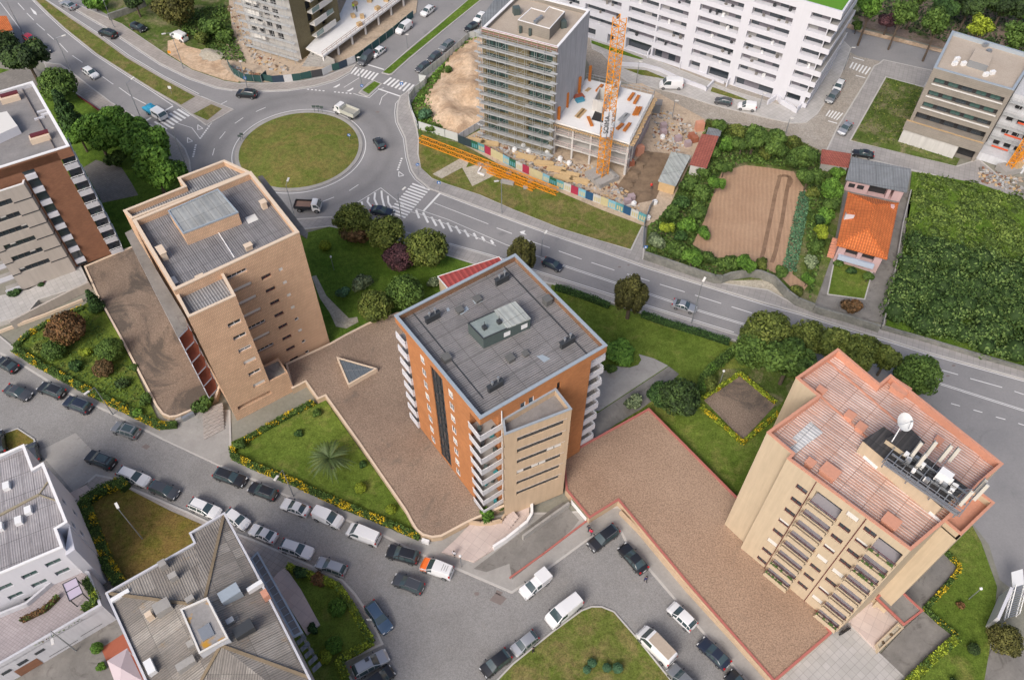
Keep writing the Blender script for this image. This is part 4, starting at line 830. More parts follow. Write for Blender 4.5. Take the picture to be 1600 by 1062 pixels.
# roof things
for x, y, sx, sy, h_ in ((1283, 610, .9, .7, .5), (1327.5, 650, .9, .9, .6), (1345, 668, .9, .9, .6), (1265.5, 724, .8, .8, .7), (1296, 738, 1.7, 1.3, .9), (1391, 816, 1.5, 1.2, .9), (1406, 608, 1.8, 1.3, .8), (1466, 689, .7, .7, .7)):
 a = G(x, y, 22.9+h_*.6); chimney(RE, a[0], a[1], 22.9, sx, sy, h_, EA, 'terracotta', 'terracotta', 'roof_vent')
MB(EA).sheet(GP([(1238, 684), (1267, 658), (1286, 676), (1262, 693), (1240, 711), (1232, 700), (1246, 691)], 22.96), 22.96).build('pale_sheets', corr('pale_translucent_sheet', (.58, .58, .56), (.54, .54, .53), .42, math.pi/2, (1, 2), (.36, .36, .36), .4), RE)
m = MB()
for a, b in (((1292, 562), (1402, 658)), ((1279, 616), (1360, 688))): P, Q = G(*a, 23), G(*b, 23); m.bar((*P, 22.98), (*Q, 22.98), .22, .1)
m.build('ridge_strip', M['terracotta'], RE)
# machine room with black roof
zz = 25.2
m = MB(); hb = [G(1350, 688, zz), G(1474, 786, zz), G(1508, 762, zz), G(1440, 709, zz), G(1420, 690, zz), G(1404, 704, zz), G(1380, 668, zz)]
hb = [G(1349, 688, zz), G(1472, 791, zz), G(1510, 762, zz), G(1381, 668, zz)]
m.prism(hb, 22.9, zz-.05, 0, top=False); mr = m.build('machine_room', M['tan_wall'], RE)
m = MB(EA); m.prism(inset(ccw(hb), -.08), zz-.06, zz+.08, 0, None, True); m.build('black_roof', M['felt_dark'], mr)
zt = 26.0; hb2 = [G(1385, 686, zt), G(1422, 712, zt), G(1444, 692, zt), G(1420, 668, zt)]
m = MB(); m.prism(hb2, zz+.08, zt, 0, top=False); m.build('raised_wall', M['tan_wall'], mr); m = MB(EA); m.prism(inset(ccw(hb2), -.06), zt-.02, zt+.1, 0, None, True); m.build('raised_roof', M['felt_dark'], mr)
for u0, u1 in ((.9, 2.7), (9.2, 10.7)):
 h_ = WF(hb[0], hb[1], 0, 1); m = MB(); m.bar(h_.pt(u0, 23.15, .05), h_.pt(u1, 23.15, .05), .1, .4); m.build('vent_strip', M['white_metal'], mr)
# lower annex at the back right with an orange floor
an = [G(1500, 800, 21.5), G(1512, 797, 21.5), G(1545, 767, 21.5), G(1524, 745, 21.5), G(1470, 760, 21.5), G(1466, 790, 21.5)]
an = [ep(13.0, 6.5), ep(15.4, 6.2), ep(16.1, 12.2), ep(13.5, 12.4)]
m = MB(); m.prism(an, .5, 21.4, 0, top=False); m.build('annex_wall', M['tan_wall'], RE)
roof_parts(RE, an, 21.6, 22.5, 'terracotta', 'terracotta', 'tan_wall', .22, EA, .03, 'annex_coping', 'annex_floor')
# satellite dish
a = G(1393, 690, 26.0); b = G(1412, 659, 27.6)
t_ = empty('satellite_dish', (a[0], a[1], 25.28), 'white satellite dish on a bent pole on the black roof of the tan tower', 'satellite dish')
m = MB(); m.tube((a[0], a[1], 25.28), (a[0], a[1], 26.6), .07); m.tube((a[0], a[1], 26.6), (b[0], b[1], 27.5), .06); m.build('pole', M['white_metal'], t_)
m = MB(); ax = Vector((.25, -.45, .78)).normalized(); c0 = Vector((b[0], b[1], 27.6)); e1 = ax.cross(Vector((0, 0, 1))).normalized(); e2 = ax.cross(e1); Rn = 1.0
for k in range(6):
 for i in range(24):
  P = lambda r, t: c0+(e1*math.cos(t)+e2*math.sin(t))*r+ax*(.25*(r/Rn)**2)
  r0, r1 = Rn*k/6, Rn*(k+1)/6; t0, t1 = 2*math.pi*i/24, 2*math.pi*(i+1)/24; m.face([P(max(r0, .01), t0), P(r1, t0), P(r1, t1), P(max(r0, .01), t1)])
m.build('dish', mottled('weathered_white_dish', (.62, .62, .60), (.72, .72, .70), 1.2, 4, .05, .6), t_, smooth=True)
m = MB(); m.tube(c0+e2*Rn, c0+ax*1.1, .03); m.tube(c0+e1*Rn, c0+ax*1.1, .03); m.tube(c0+ax*1.05, c0+ax*1.25, .09); m.build('feed_arm', M['grey_metal'], t_)
# antenna frame
a = G(1450, 745, 26)
t_ = empty('antenna_frame', (a[0], a[1], 25.28), 'grey steel frame carrying white phone antennas on the tan tower roof', 'antennas')
m = MB(); e_ = lambda u, v, z: (*ep(u, v), z)
uu, vv = np.linalg.lstsq(np.array([[ex.x, ey.x], [ex.y, ey.y]]), np.array([a[0]-E0.x, a[1]-E0.y]), rcond=None)[0]
for dv in (-1.5, -1.2, .2, 1.5):
 m.bar(e_(uu-4.0, vv+dv-.3, 25.9), e_(uu+4.2, vv+dv-.3, 25.9), .16, .2)
for du in np.arange(-4.2, 4.4, .95): m.bar(e_(uu+du, vv-1.7, 25.75), e_(uu+du, vv+1.5, 25.75), .1, .12)
for du in (-4, -1.3, 1.3, 4):
 for dv in (-1.6, 1.3): m.bar(e_(uu+du, vv+dv, 25.0), e_(uu+du, vv+dv, 26.0), .12)
rail(m, [ep(uu-4.0, vv-1.7), ep(uu+4.2, vv-1.7)], 26, 26.9, .05, 1.1, 2)
m.build('steel_grillage', M['grey_metal'], t_)
rr = random.Random(8)
for du, dv, h_ in ((-2.6, .9, 3.0), (-1.6, 1.9, 3.2), (-1.6, .1, 2.8), (-.3, 2.6, 3.2), (.4, 3.4, 2.6), (3.6, -.6, 3.0), (4.3, 1.0, 3.2), (4.0, 1.9, 2.6)):
 x, y = ep(uu+du, vv+dv); m = MB(); m.tube((x, y, 25.3), (x, y, 26+h_), .06); m.bar((x, y, 26.3), (*ep(uu+du*.8, min(vv+1.3, vv+dv)), 26.0), .06); po = m.build('mast', M['grey_metal'], t_)
 m = MB(); x2, y2 = ep(uu+du+.22, vv+dv-.1); m.box(x2, y2, 26.1, .32, .2, h_-.2, EA); m.build('antenna_panel', plain('antenna_cream', (.60, .57, .50), .6), po)
for i in range(13):
 x, y = ep(uu+rr.uniform(-3.6, 3.8), vv+rr.uniform(-1.1, 1.1)); m = MB(); m.box(x, y, 26.02, rr.uniform(.35, .6), rr.uniform(.25, .45), rr.uniform(.4, .9), EA+rr.choice((0, .3))); m.build('radio_unit', M['white_metal'] if i % 3 else M['grey_metal'], t_)
x, y = ep(uu+1.1, vv+.6); m = MB(); m.box(x, y, 26.02, 1.3, .9, 1.5, EA); m.build('cabinet', M['white_metal'], t_)
m = MB()
for i in range(26):
 p0 = Vector((*ep(uu+rr.uniform(-3.6, 3.9), vv+rr.uniform(-1.3, 1.6)), 26.1+rr.random()*.8)); p1 = Vector((*ep(uu+rr.uniform(-3.6, 3.9), vv+rr.uniform(-1.3, 1.6)), 26.1+rr.random()*.6))
 if (p1-p0).length > 2.2: p1 = p0+(p1-p0)*.4
 m.tube(p0, p1, .035, n=5)
m.build('cables', M['dark_metal'], t_)
# canopy by the entrance
t_ = empty('entrance_canopy', (*G(1404, 945), .3), 'black-topped flat canopy with a red edge beside the tan tower', 'canopy')
cpn = [G(1368, 934, 3), G(1386, 915, 3), G(1403, 917, 3), G(1443, 954, 3), G(1413, 977, 3)]
m = MB(); m.prism(cpn, 2.7, 2.95, 0, 1, True); m.build('slab', [M['tan_wall'], M['conc_dark']], t_); m = MB(); m.ring(cpn, .25, 2.7, 3.1); m.build('edge', M['red_cap'], t_)
m = MB()
for q in inset(ccw(cpn), .5)[1:]: m.box(q[0], q[1], .2, .35, .35, 2.5, EA)
m.build('posts', M['tan_wall'], t_)
m = MB(); pl = [G(1368, 1006, .9), G(1373, 1018, .9), G(1412, 981, .9), G(1403, 972, .9)]; m.ring(pl, .2, .1, 1.0); m.prism(inset(ccw(pl), .2), .1, .75, 1, 1); m.build('planter', [M['tan_wall'], M['stones']], label='tan walled planter with three small shrubs at the tower entrance', cat='planter')
m = MB(); P = G(1410, 918, .6), G(1448, 884, .6); m.bar((*P[0], .6), (*P[1], .6), .25, .9); m.build('low_wall', M['tan_wall'], label='thin free-standing tan wall on the dark yard beside the tower', cat='wall')
# ================================================================ A: brown brick block, far left
zA = 22.8; ga = 30*math.pi/180
Ap = [G(-60, 281, zA), G(109, 228, zA), G(51, 127, zA), G(-60, 160, zA)]
RA, pA = building('brown brick apartment block with a grey flat roof cut off by the left edge', 'apartment block', Ap)
roof_parts(RA, pA, 22.1, 22.7, 'felt', 'trim_white', 'offwhite_wall', .4, ga, .02)
aw = [WF(pA[i], pA[(i+1) % 4], .9, 22.7) for i in range(4)]; af = nearest(aw, Ap[0], Ap[1])
a0, _z = af.hit(90.4, 240); a1, _z = af.hit(49.7, 258)
m = MB()
ins = 1.5
body = [tuple(Vector(af.A)), tuple(Vector(af.B)-af.d*2.0), tuple(Vector(Ap[2])-af.d*2.0), Ap[3]]
m.prism(body, .9, 22.4, 0, top=False); m.ring(Ap, .3, 21.0, 22.7)
m.build('brick_wall', M['brick_brown'], RA)
Bp_ = Vector(af.B)
for k in range(8):
 z = 19.3-2.6*k; o = Vector(af.B)-af.d*2.0; pl = [tuple(o+af.n*(.35)), tuple(o+af.d*2.0+af.n*.35), tuple(o+af.d*2.0-af.n*6), tuple(o-af.n*6)]
 m = MB(); m.prism(pl, z-.2, z, 0, 1, True)
 for a, b in ((pl[0], pl[1]), (pl[1], pl[2])): obox(m, a, unit(vsub(b, a)), math.dist(a, b), .1, z+.005, z+.75, 0)
 b = m.build('balcony', [M['offwhite_wall'], M['conc']], RA); r = MB(); rail(r, [pl[0], pl[1], pl[2]], z+.75, z+1.05, .05, .9, 1); r.build('railing', M['white_metal'], b)
 m = MB(); c = o+af.d*1.0-af.n*.6; m.box(c.x, c.y, z+.01, .6, .5, .7, ga); m.build('balcony_furniture', M['dark_metal'] if k % 2 else M['green_metal'], b)
# grey bay with ribbon windows
zb = 19.6
b0 = Vector(G(37.3, 287.6, zb)); b0l = b0-af.d*8.5; bk1 = Vector(G(40, 262, zb)); 
bay = [tuple(b0l), tuple(b0), tuple(Vector(af.A)+af.d*(af.L-9.2+3.2)-af.n*.05), tuple(Vector(af.A)+af.d*(1)-af.n*.05)]
base = Vector(G(126, 420, 1.0)); 
bay = [tuple(b0l-af.n*.0), tuple(b0), tuple(b0+af.d*.9-af.n*2.7), tuple(b0l-af.n*3.6)]
pb = ccw(bay); aw2 = [WF(pb[i], pb[(i+1) % 4], .9, zb) for i in range(4)]; abf = nearest(aw2, bay[0], bay[1])
m3 = MB()
for k in range(6):
 z = zb-2.6-2.55*k
 u1 = 8.5-2.6; u0 = 8.5-7.2; abf.holes.append((u0, u1, z, z+1.0, .3))
 for q in range(5): a = u0+q*(u1-u0)/5; window(RA, abf, a+.02, a+(u1-u0)/5-.02, z, z+1.0, .3, 'dark_metal', 1, .4 if (k*3+q) % 5 == 0 else 0, hole=False)
 for w_ in aw2:
  if w_ is abf: m3.bar(w_.pt(0, z, 0), w_.pt(u0, z, 0), .08, .18); m3.bar(w_.pt(u1, z, 0), w_.pt(w_.L, z, 0), .08, .18)
  elif w_ is nearest(aw2, bay[1], bay[2]): m3.bar(w_.pt(0, z, 0), w_.pt(w_.L, z, 0), .08, .18)
m = MB()
for w_ in aw2: w_.mesh(m, 0)
m.build('bay_wall', [M['grey_bay'], M['dark_in']], RA); m3.build('gap_shade_bars', M['dark_metal'], RA); roof_parts(RA, bay, zb-.9, zb, 'felt', 'trim_white', 'grey_bay', .2, ga, .03, 'bay_coping', 'bay_roof')  # dark bars stand in for the shade in the gaps between floors
m = MB(); m.face([af.pt(a1-1.7, 1.2, -1.2), af.pt(a1, 1.2, -1.2), af.pt(a1, 21, .02), af.pt(a1-1.7, 21, .02)]); m.face([af.pt(a1-1.6, 1, .03), af.pt(a1-.05, 1, .03), af.pt(a1-.05, 21, .03), af.pt(a1-1.6, 21, .03)]); m.build('recess_shade_panel', M['glass'], RA)  # dark panel on the wall paints in the shade of the balcony recess
for k in range(8): m = MB(); z = 20-2.55*k; m.bar(af.pt(a1-1.6, z, .2), af.pt(a1-.05, z, .2), .35, .8); m.build('balcony_panel', M['white_wall'], RA)
for k in range(8):
 z = 19.0-2.55*k; o = b0+af.d*.95-af.n*2.6; m = MB(); obox(m, tuple(o-af.d*.2), tuple(af.d), 1.5, .25, z-.5, z+.35); m.build('balcony', M['white_wall'], RA)
for k in range(8):                      # left corner balconies of the bay
 z = 19.0-2.55*k; o = b0l-af.d*2.2; m = MB(); obox(m, tuple(o), tuple(af.d), 2.2, 2.0, z-.2, z, 1); obox(m, tuple(o), tuple(af.d), 2.2, .1, z+.005, z+.8, 0)
 b = m.build('balcony', [M['white_wall'], M['conc']], RA)
# roof things of A
a = G(17, 192, 23.3); m = MB(); m.prism([G(-60, 190, 23.6), G(10, 173, 23.6), G(27, 196, 23.6), G(-30, 222, 23.6)], 22.1, 23.5, 0, 1); m.build('roof_light', [M['white_wall'], M['shutter']], RA)
for x, y in ((15, 152), (62, 214)):
 a = G(x, y, 22.7); m = MB(); m.box(a[0], a[1], 22.1, 2.8, 1.3, .9, ga, 0); c = m.build('chimney', M['trim'], RA); m = MB(); m.box(a[0], a[1]+.25, 23.0, 2.6, .8, .25, ga); m.build('chimney_cap', M['maroon'], c)
for x, y in ((66, 174), (72, 178), (62, 185)):
 a = G(x, y, 22.2); m = MB(); m.box(a[0], a[1], 22.1, 1.5, .4, .25, ga); m.build('roof_slab', M['offwhite_wall'], RA)
# entrance planter wall in front of A
m = MB(); w1 = [G(44, 453, 1.4), G(80, 430, 1.4), (G(84, 434, 1.4)), G(80, 446, 1.4), G(50, 466, 1.4), G(0, 482, 1.4), G(-30, 490, 1.4), G(-30, 478, 1.4), G(10, 470, 1.4)]
slab('entrance_ramp', [(-40, 470), (45, 452), (85, 432), (126, 415), (137, 438), (130, 447), (60, 468), (40, 492), (-10, 506), (-40, 515)], .9, 'paving_light', 'pale stone ramp and landing in front of the brown brick block', 'kerb')
m = MB()
for a, b in (((138, 440), (112, 452)), ((112, 452), (60, 478)), ((60, 478), (14, 502))): P, Q = G(*a, 1.6), G(*b, 1.6); d = unit(vsub(Q, P)); obox(m, P, d, math.dist(P, Q), .35, .05, 1.7)
m.build('ramp_wall', M['grey_bay'], label='grey retaining wall beside the pale stone ramp of the brown brick block', cat='wall')
m = MB()
for a, b in (((128, 467), (70, 490)), ((70, 490), (-20, 523))): P, Q = G(*a, .5), G(*b, .5); obox(m, P, unit(vsub(Q, P)), math.dist(P, Q), .25, .05, .6)
m.build('low_wall', M['trim'], label='low tan wall between the stone ramp and the planted front garden', cat='wall')
# ================================================================ F: white building bottom left
zF = 11; gf = 26.4*math.pi/180
Fp = GP([(-60, 921), (98, 854), (87.6, 825), (104.5, 814.7), (66.9, 721.4), (50.8, 730.8), (36.7, 693.2), (-60, 736)], zF)
RF, pF = building('white apartment building with lilac-grey corrugated roof and a plant-filled terrace', 'building', Fp)
roof_parts(RF, pF, 10.3, 10.8, 'roof_f', 'trim_white', 'offwhite_wall', .25, gf, .04)
fw_ = [WF(pF[i], pF[(i+1) % len(pF)], .1, 10.8) for i in range(len(pF))]; ff = nearest(fw_, Fp[0], Fp[1]); offu = ff.L-6.84
for u0, u1, z in ((1.2, 2.9, 7.9), (4.0, 5.7, 8.3), (1.2, 2.9, 5.4), (4.05, 5.65, 5.75), (-1.6, 0, 7.6), (-1.6, 0, 5.0), (-4.4, -2.7, 7.3), (-.6, .9, 3.1)): window(RF, ff, u0+offu, u1+offu, z-.05, z+.85, .2, 'grey_metal', 2, 0, glass='glass_green')
ff.holes.append((1.4+offu, 3.0+offu, 5.0-3.4, 3.2, .3, 1)); ff.holes.append((-2.9+offu, -1.2+offu, 1.2, 3.3, .3, 1))
fr = nearest(fw_, Fp[2], Fp[3]) if False else nearest(fw_, Fp[3], Fp[4])
for px_ in ((100, 783), (117, 801), (115, 820), (128, 833), (90, 770)):
 u, z = fr.hit(*px_)
 if .6 < u < fr.L-.8 and 1 < z < 9.5: window(RF, fr, u-.4, u+.4, z-.6, z+.6, .2, 'grey_metal', 1, 0)
m = MB()
for w_ in fw_: w_.mesh(m, 0)
m.build('wall', [M['white_wall'], M['dark_in']], RF)
for x, y in ((9, 758), (43, 796), (28, 812), (-2, 822)):
 a = G(x, y, 10.8); m = MB(); m.box(a[0], a[1], 10.3, .75, 1.0, .6, gf); m.build('skylight', M['white_metal'], RF)
m = MB(); P, Q, R2 = G(-5, 806, 10.5), G(60, 772, 10.5), G(74, 752, 10.5); m.bar((*P, 10.42), (*Q, 10.42), .3, .18); m.bar((*Q, 10.42), (*R2, 10.42), .15, .12); m.bar((*Q, 10.42), (*G(86, 781, 10.5), 10.42), .15, .12); m.build('ridge_flashing', plain('lichen_ridge', (.30, .26, .18), .9, var=.3), RF)
# side wing to the right of F (curved white wall) and terrace deck
wg = GP([(104.5, 814.7), (110, 821), (97, 826), (105, 855), (135, 872), (149, 866)], 9) 
wing = [G(104.5, 815, 10.6), G(98, 855, 10.6), G(101, 866, 10.2), G(117, 858, 9.9)]
m = MB(); m.prism(wing, .1, 9.9, 0, 0); m.build('side_wall', M['white_wall'], RF)
T4 = [G(-40, 1058, 4.9), G(11, 1031, 4.9), G(159, 945, 4.9), G(139, 892, 4.9), G(110, 880, 4.9), G(40, 940, 4.9), G(-60, 980, 4.9)]
m = MB(gf); m.prism(T4, .1, 4.2, 0, 1); te = m.build('terrace', [M['offwhite_wall'], paving('terrace_tiles', (.38, .335, .335), (.34, .295, .295), .35, .35, gf, .7)], RF)
m = MB(); m.ring(T4, .3, 4.0, 4.95); m.build('terrace_parapet', M['offwhite_wall'], te)
tf = WF(T4[1], T4[2], .1, 4.2)
for u0, u1, z0, z1_, mt in ((2.2, 3.3, 2.6, 3.2, 'glass'), (.2, 1.3, 2.4, 3.1, 'glass'), (-1.6, -.6, 2.4, 3.0, 'glass'), (-.6, 2.0, .2, 2.0, 'brick_brown'), (2.9, 6.3, .7, .8, 'dark_in'), (6.8, 9.4, 1.1, 1.2, 'dark_in')):
 m = MB(); m.face([tf.pt(u0, z0, .03), tf.pt(u1, z0, .03), tf.pt(u1, z1_, .03), tf.pt(u0, z1_, .03)]); m.build('opening', M[mt], te)
t_ = empty('garden_pergola', (*G(114, 925, 5.5), 4.2), 'small pergola with pale lilac panels among pots on the roof terrace', 'pergola')
pg = [G(97, 912, 6.3), G(119, 901, 6.3), G(130, 926, 6.3), G(108, 939, 6.3)]
m = MB(); m.prism(pg, 6.2, 6.28, 0, None, True); m.build('roof_panels', plain('lilac_panel', (.48, .42, .52), .5), t_)
m = MB()
for q in inset(ccw(pg), .12): m.box(q[0], q[1], 4.2, .1, .1, 2.0)
m.ring(pg, .08, 6.18, 6.34); c1, c2 = (Vector(pg[0])+Vector(pg[3]))/2, (Vector(pg[1])+Vector(pg[2]))/2; m.bar((*c1, 6.3), (*c2, 6.3), .1, .06); m.build('frame', M['dark_metal'], t_)
# ================================================================ G: the big corrugated roof at the bottom
zG = 12; gg = 35.6*math.pi/180
Gp = GP([(165, 926), (303.4, 847.6), (295.8, 832.3), (350.8, 800.2), (400, 892), (484, 1058), (560, 1200), (300, 1230)], zG); Gp = Gp[:6]+[G(530, 1150, zG), G(266, 1150, zG)]
RG, pG = building('apartment building under a weathered grey-brown corrugated hip roof with a lichen-covered box', 'building', Gp)
m = MB(); m.prism(pG, .1, 11.7, 0, top=False); m.build('wall', M['offwhite_wall'], RG)
apx = [Vector((*G(318, 946, 13.2), 13.2)), Vector((*G(345, 1008, 13.2), 13.2))]; rp = inset(pG, .25); facs = []
nP = len(rp)
for i in range(nP):
 j = (i+1) % nP; P, Q = Vector((*rp[i], 11.75)), Vector((*rp[j], 11.75)); mid = (P+Q)/2; A_ = min(apx, key=lambda a: (a-P).length+(a-Q).length)
 aP = min(apx, key=lambda a: (a-P).length); aQ = min(apx, key=lambda a: (a-Q).length)
 m = MB(math.atan2((Q-P).y, (Q-P).x)); e_d = (Q-P).normalized(); m.face([P, Q, aQ] if aP is aQ else [P, Q, aQ, aP])
 o = m.build('roof_slope', M['roof_g'], RG)
c = MB(); c.ring(inset(pG, -.05), .24, 11.6, 12.05); c.build('gutter', M['offwhite_wall'], RG)
for (x, y), ap in (((165, 926), 0), ((350, 803), 0), ((266, 1150), 1), ((484, 1058), 1)):
 P = Vector((*G(x, y, 11.85), 11.85)); m = MB(); m.bar(P+Vector((0, 0, .02)), apx[ap]+Vector((0, 0, .06)), .32, .12); m.build('hip_cap', plain('rusty_lichen_hip', (.22, .17, .11), .9, var=.4, sc_=.8), RG)
bx = [G(281, 951, 14.3), G(324, 932, 14.3), G(357, 996, 14.3), G(311, 1021, 14.3)]
m = MB(); m.prism(bx, 12, 14.1, 0, 1); b_ = m.build('roof_box', [M['grey_wall'], M['lead']], RG); m = MB(); m.ring(bx, .2, 14.05, 14.3); m.build('box_edge', M['shutter'], b_)
a = G(321, 986, 14.4); m = MB(); m.box(a[0], a[1], 14.1, 1.3, 1.5, .15, gg); m.build('hatch', M['grey_metal'], b_)
for x, y, lx, ly, h_, mt in ((254, 948, 1.7, 1.3, .9, 'conc'), (233, 961, .7, .6, .8, 'trim'), (254, 881, .8, .8, .6, 'conc'), (270, 900, .9, .7, .6, 'conc'), (297, 936, .9, .6, .6, 'conc'), (291, 1037, 1.9, .8, .8, 'conc'), (298, 1006, .7, .7, .6, 'conc'), (234, 1041, .8, 1.6, .25, 'white_metal'), (359, 927, 2.2, 1.3, .7, 'trim_blue'), (381, 983, 2.1, 1.2, .8, 'dark_metal'), (360, 970, .8, .6, .5, 'grey_metal'), (398, 915, 1.8, .5, .12, 'white_metal'), (188, 930, 2.0, .5, .15, 'white_metal'), (414, 928, .7, .9, .5, 'terracotta')):
 zb_ = 12.0+min(1.0, max(0, 1.2-math.dist(G(x, y, 12.5), apx[0][:2])/9)) if (x, y) != (188, 930) else 11.95
 a = G(x, y, zb_+h_*.6); m = MB(); m.box(a[0], a[1], zb_-.6, lx, ly, h_+.7, gg+.02); m.build('roof_vent' if mt != 'conc' else 'chimney', M[mt], RG)
# blue-grey canopy along its right side
t_ = empty('glazed_canopy', (*G(440, 940, 9), .1), 'long blue-grey metal canopy with grey panels beside the corrugated roof', 'canopy')
cn = [G(398, 862, 9), G(402, 860, 9), G(472, 988, 9), G(459, 997, 9), G(400, 892, 9), G(393, 875, 9)]
cn = [G(391, 873, 9), G(403, 861, 9), G(474, 988, 9), G(458, 996, 9)]
m = MB(); m.sheet(cn, 8.9); m.build('panels', M['felt'], t_); m = MB(); m.ring(cn, .22, 8.8, 9.1)
a0_, a1_, b0_, b1_ = [Vector(q) for q in (cn[0], cn[3], cn[1], cn[2])]
for k in range(1, 12): P = a0_+(a1_-a0_)*k/12; Q = b0_+(b1_-b0_)*k/12; m.bar((*P, 8.95), (*Q, 8.95), .07, .08)
m.build('frame', M['trim_blue'], t_)
m = MB()
for q in (b0_+(b1_-b0_)*.02, (b0_+b1_)/2, b1_): m.box(q.x-.3, q.y, .1, .25, .25, 8.7)
m.build('posts', M['grey_metal'], t_)
m = MB(); s0, s1 = Vector(G(462, 1000, 8.4)), Vector(G(487, 1046, 8.4)); wd = Vector(G(500, 1034, 8.4))-s1
for k in range(5):
 P = s0+(s1-s0)*k/5; m.prism([tuple(P), tuple(P+wd), tuple(P+wd+(s1-s0)*.13), tuple(P+(s1-s0)*.13)], 8.0-k*.35, 8.1-k*.35, 0, None, True)
m.build('lower_panels', M['zinc'], t_)
slab('entrance_ramp', [(434, 894), (446, 886), (470, 920), (500, 975), (479, 991), (425, 905)], .5, 'paving_pink', 'pinkish stone ramp and steps beside the blue-grey canopy')
# patio with a pale parasol roof between F and G
t_ = empty('patio_tent', (*G(190, 1040, 3), .1), 'pale lilac pyramid tent roof over a brick patio', 'tent roof')
q4 = [G(165, 1030, 3), G(197, 1010, 3), G(222, 1062, 3), G(185, 1085, 3)]; c_ = sum((Vector(q) for q in q4), Vector((0, 0)))/4
m = MB()
for i in range(4): m.face([(*ccw(q4)[i], 2.6), (*ccw(q4)[(i+1) % 4], 2.6), (c_.x, c_.y, 3.7)])
m.build('tent_cover', plain('pale_lilac_canvas', (.50, .42, .44), .8, var=.05), t_); m = MB()
for q in inset(ccw(q4), .15): m.tube((*q, .1), (*q, 2.6), .05)
m.build('posts', M['white_metal'], t_)
flat('patio', [(158, 1012), (192, 990), (206, 1010), (235, 1075), (190, 1090)], .2, M['brick_brown'] if False else M['red_floor'], 'red tiled patio under the lilac tent')
# ================================================================ W: the long white apartment block
zW = 21.0
W0 = Vector(G(1300, 24, zW)); wd = (Vector(G(935, 66))-Vector(G(1253, 172))); wd.normalize()
g0 = Vector(G(1253, 170)); W0 = g0+Vector((0, 0)); wn = Vector((wd.y, -wd.x))         # wd runs away to the left
wn = -Vector((-wd.y, wd.x)) if (-wd.y*wd.x) else wn
nrm = Vector((wd.y, -wd.x)); 
if nrm.dot(Vector((0, -1))) < 0: nrm = -nrm                                               # towards the camera
sd_ = (Vector(G(1318, 72))-g0).normalized()
LWd = 75.0
c0 = g0; cA = c0+wd*LWd; cB = cA+sd_*17; cC = c0+sd_*17
RWt = empty('apartment_block', (*((c0+cB)/2), 0), 'long white apartment block with staggered dark balcony strips and a green roof', 'apartment block')
wf = WF(tuple(cA), tuple(c0), 0, zW); LL = wf.L           # u measured from the far left; u' = LL - distance from the corner
def U(d): return LL-d
rowz = [18.65-2.47*k for k in range(7)]
groups = [(.25, 3.85), (6.85, 14.9), (16.7, 25.4), (27.5, 33.8), (34.15, 40.7), (42.5, 51), (52.5, 60), (62, 70)]
rr = random.Random(21); WIM = [M['glass'], plain('grey_panel_door', (.16, .15, .17), .7), M['shutter_grey']]
for k, z in enumerate(rowz):
 for gi, (d0, d1) in enumerate(groups):
  zz = z-(0, .05, 0, 0, 0, 0, 0, 0)[gi]
  dd0 = d0 if gi else 0.0
  wf.holes.append((U(d1), U(dd0)-(.001 if gi else .2), zz, zz+1.45, 1.3, 1))
  if 1:
   m_int = MB()
   n_ = int((d1-d0)/1.35)
   for q in range(n_):
    a = U(d1)+.1+q*(d1-d0-.2)/n_; mt = rr.choice((0, 0, 0, 1, 1, 2)); e_w = (d1-d0-.2)/n_; m_int.face([wf.pt(a, zz+.02, -1.25), wf.pt(a+e_w, zz+.02, -1.25), wf.pt(a+e_w, zz+1.43, -1.25), wf.pt(a, zz+1.43, -1.25)], mt)
    if rr.random() < .22: mf = MB(); mf.box(*wf.pt(a+.6, 0, -.5)[:2], zz+.0, .5, .4, rr.uniform(.25, .8), rr.random()*3); mf.build('balcony_furniture', [M['dark_metal'], M['white_metal'], M['conc_dark']][rr.randrange(3)], RWt)
   m_int.build('balcony_glazing', WIM, RWt, merge=True)
for d0, d1, z0, z1_ in ((1.0, 4.0, .6, 2.6), (6.7, 15.0, .1, 2.3), (16.5, 21.2, .1, 2.6), (23.0, 25.4, .8, 2.6), (27.5, 34, .1, 2.6), (34.4, 40.5, .4, 3.0), (43.5, 45, .2, 2.4), (48, 51, .3, 2.4)):
 wf.holes.append((U(d1), U(d0), z0, z1_, 1.5, 1))
 n_ = max(1, int((d1-d0)/1.4)); m_int = MB()
 for q in range(n_): a = U(d1)+.1+q*(d1-d0-.2)/n_; m_int.face([wf.pt(a, z0, -1.45), wf.pt(a+(d1-d0-.2)/n_, z0, -1.45), wf.pt(a+(d1-d0-.2)/n_, z1_, -1.45), wf.pt(a, z1_, -1.45)], rr.choice((0, 1, 0)))
 m_int.build('terrace_glazing', WIM, RWt, merge=True)
m = MB(); wf.mesh(m, 0)
# body behind, corner bands wrapped round
m.face([(*cA, 0), (*cA, zW), (*cB, zW), (*cB, 0)], 0); m.face([(*cB, 0), (*cB, zW), (*cC, zW), (*cC, 0)], 0)
m.build('wall', [M['white_wall'], M['conc_wall']], RWt)
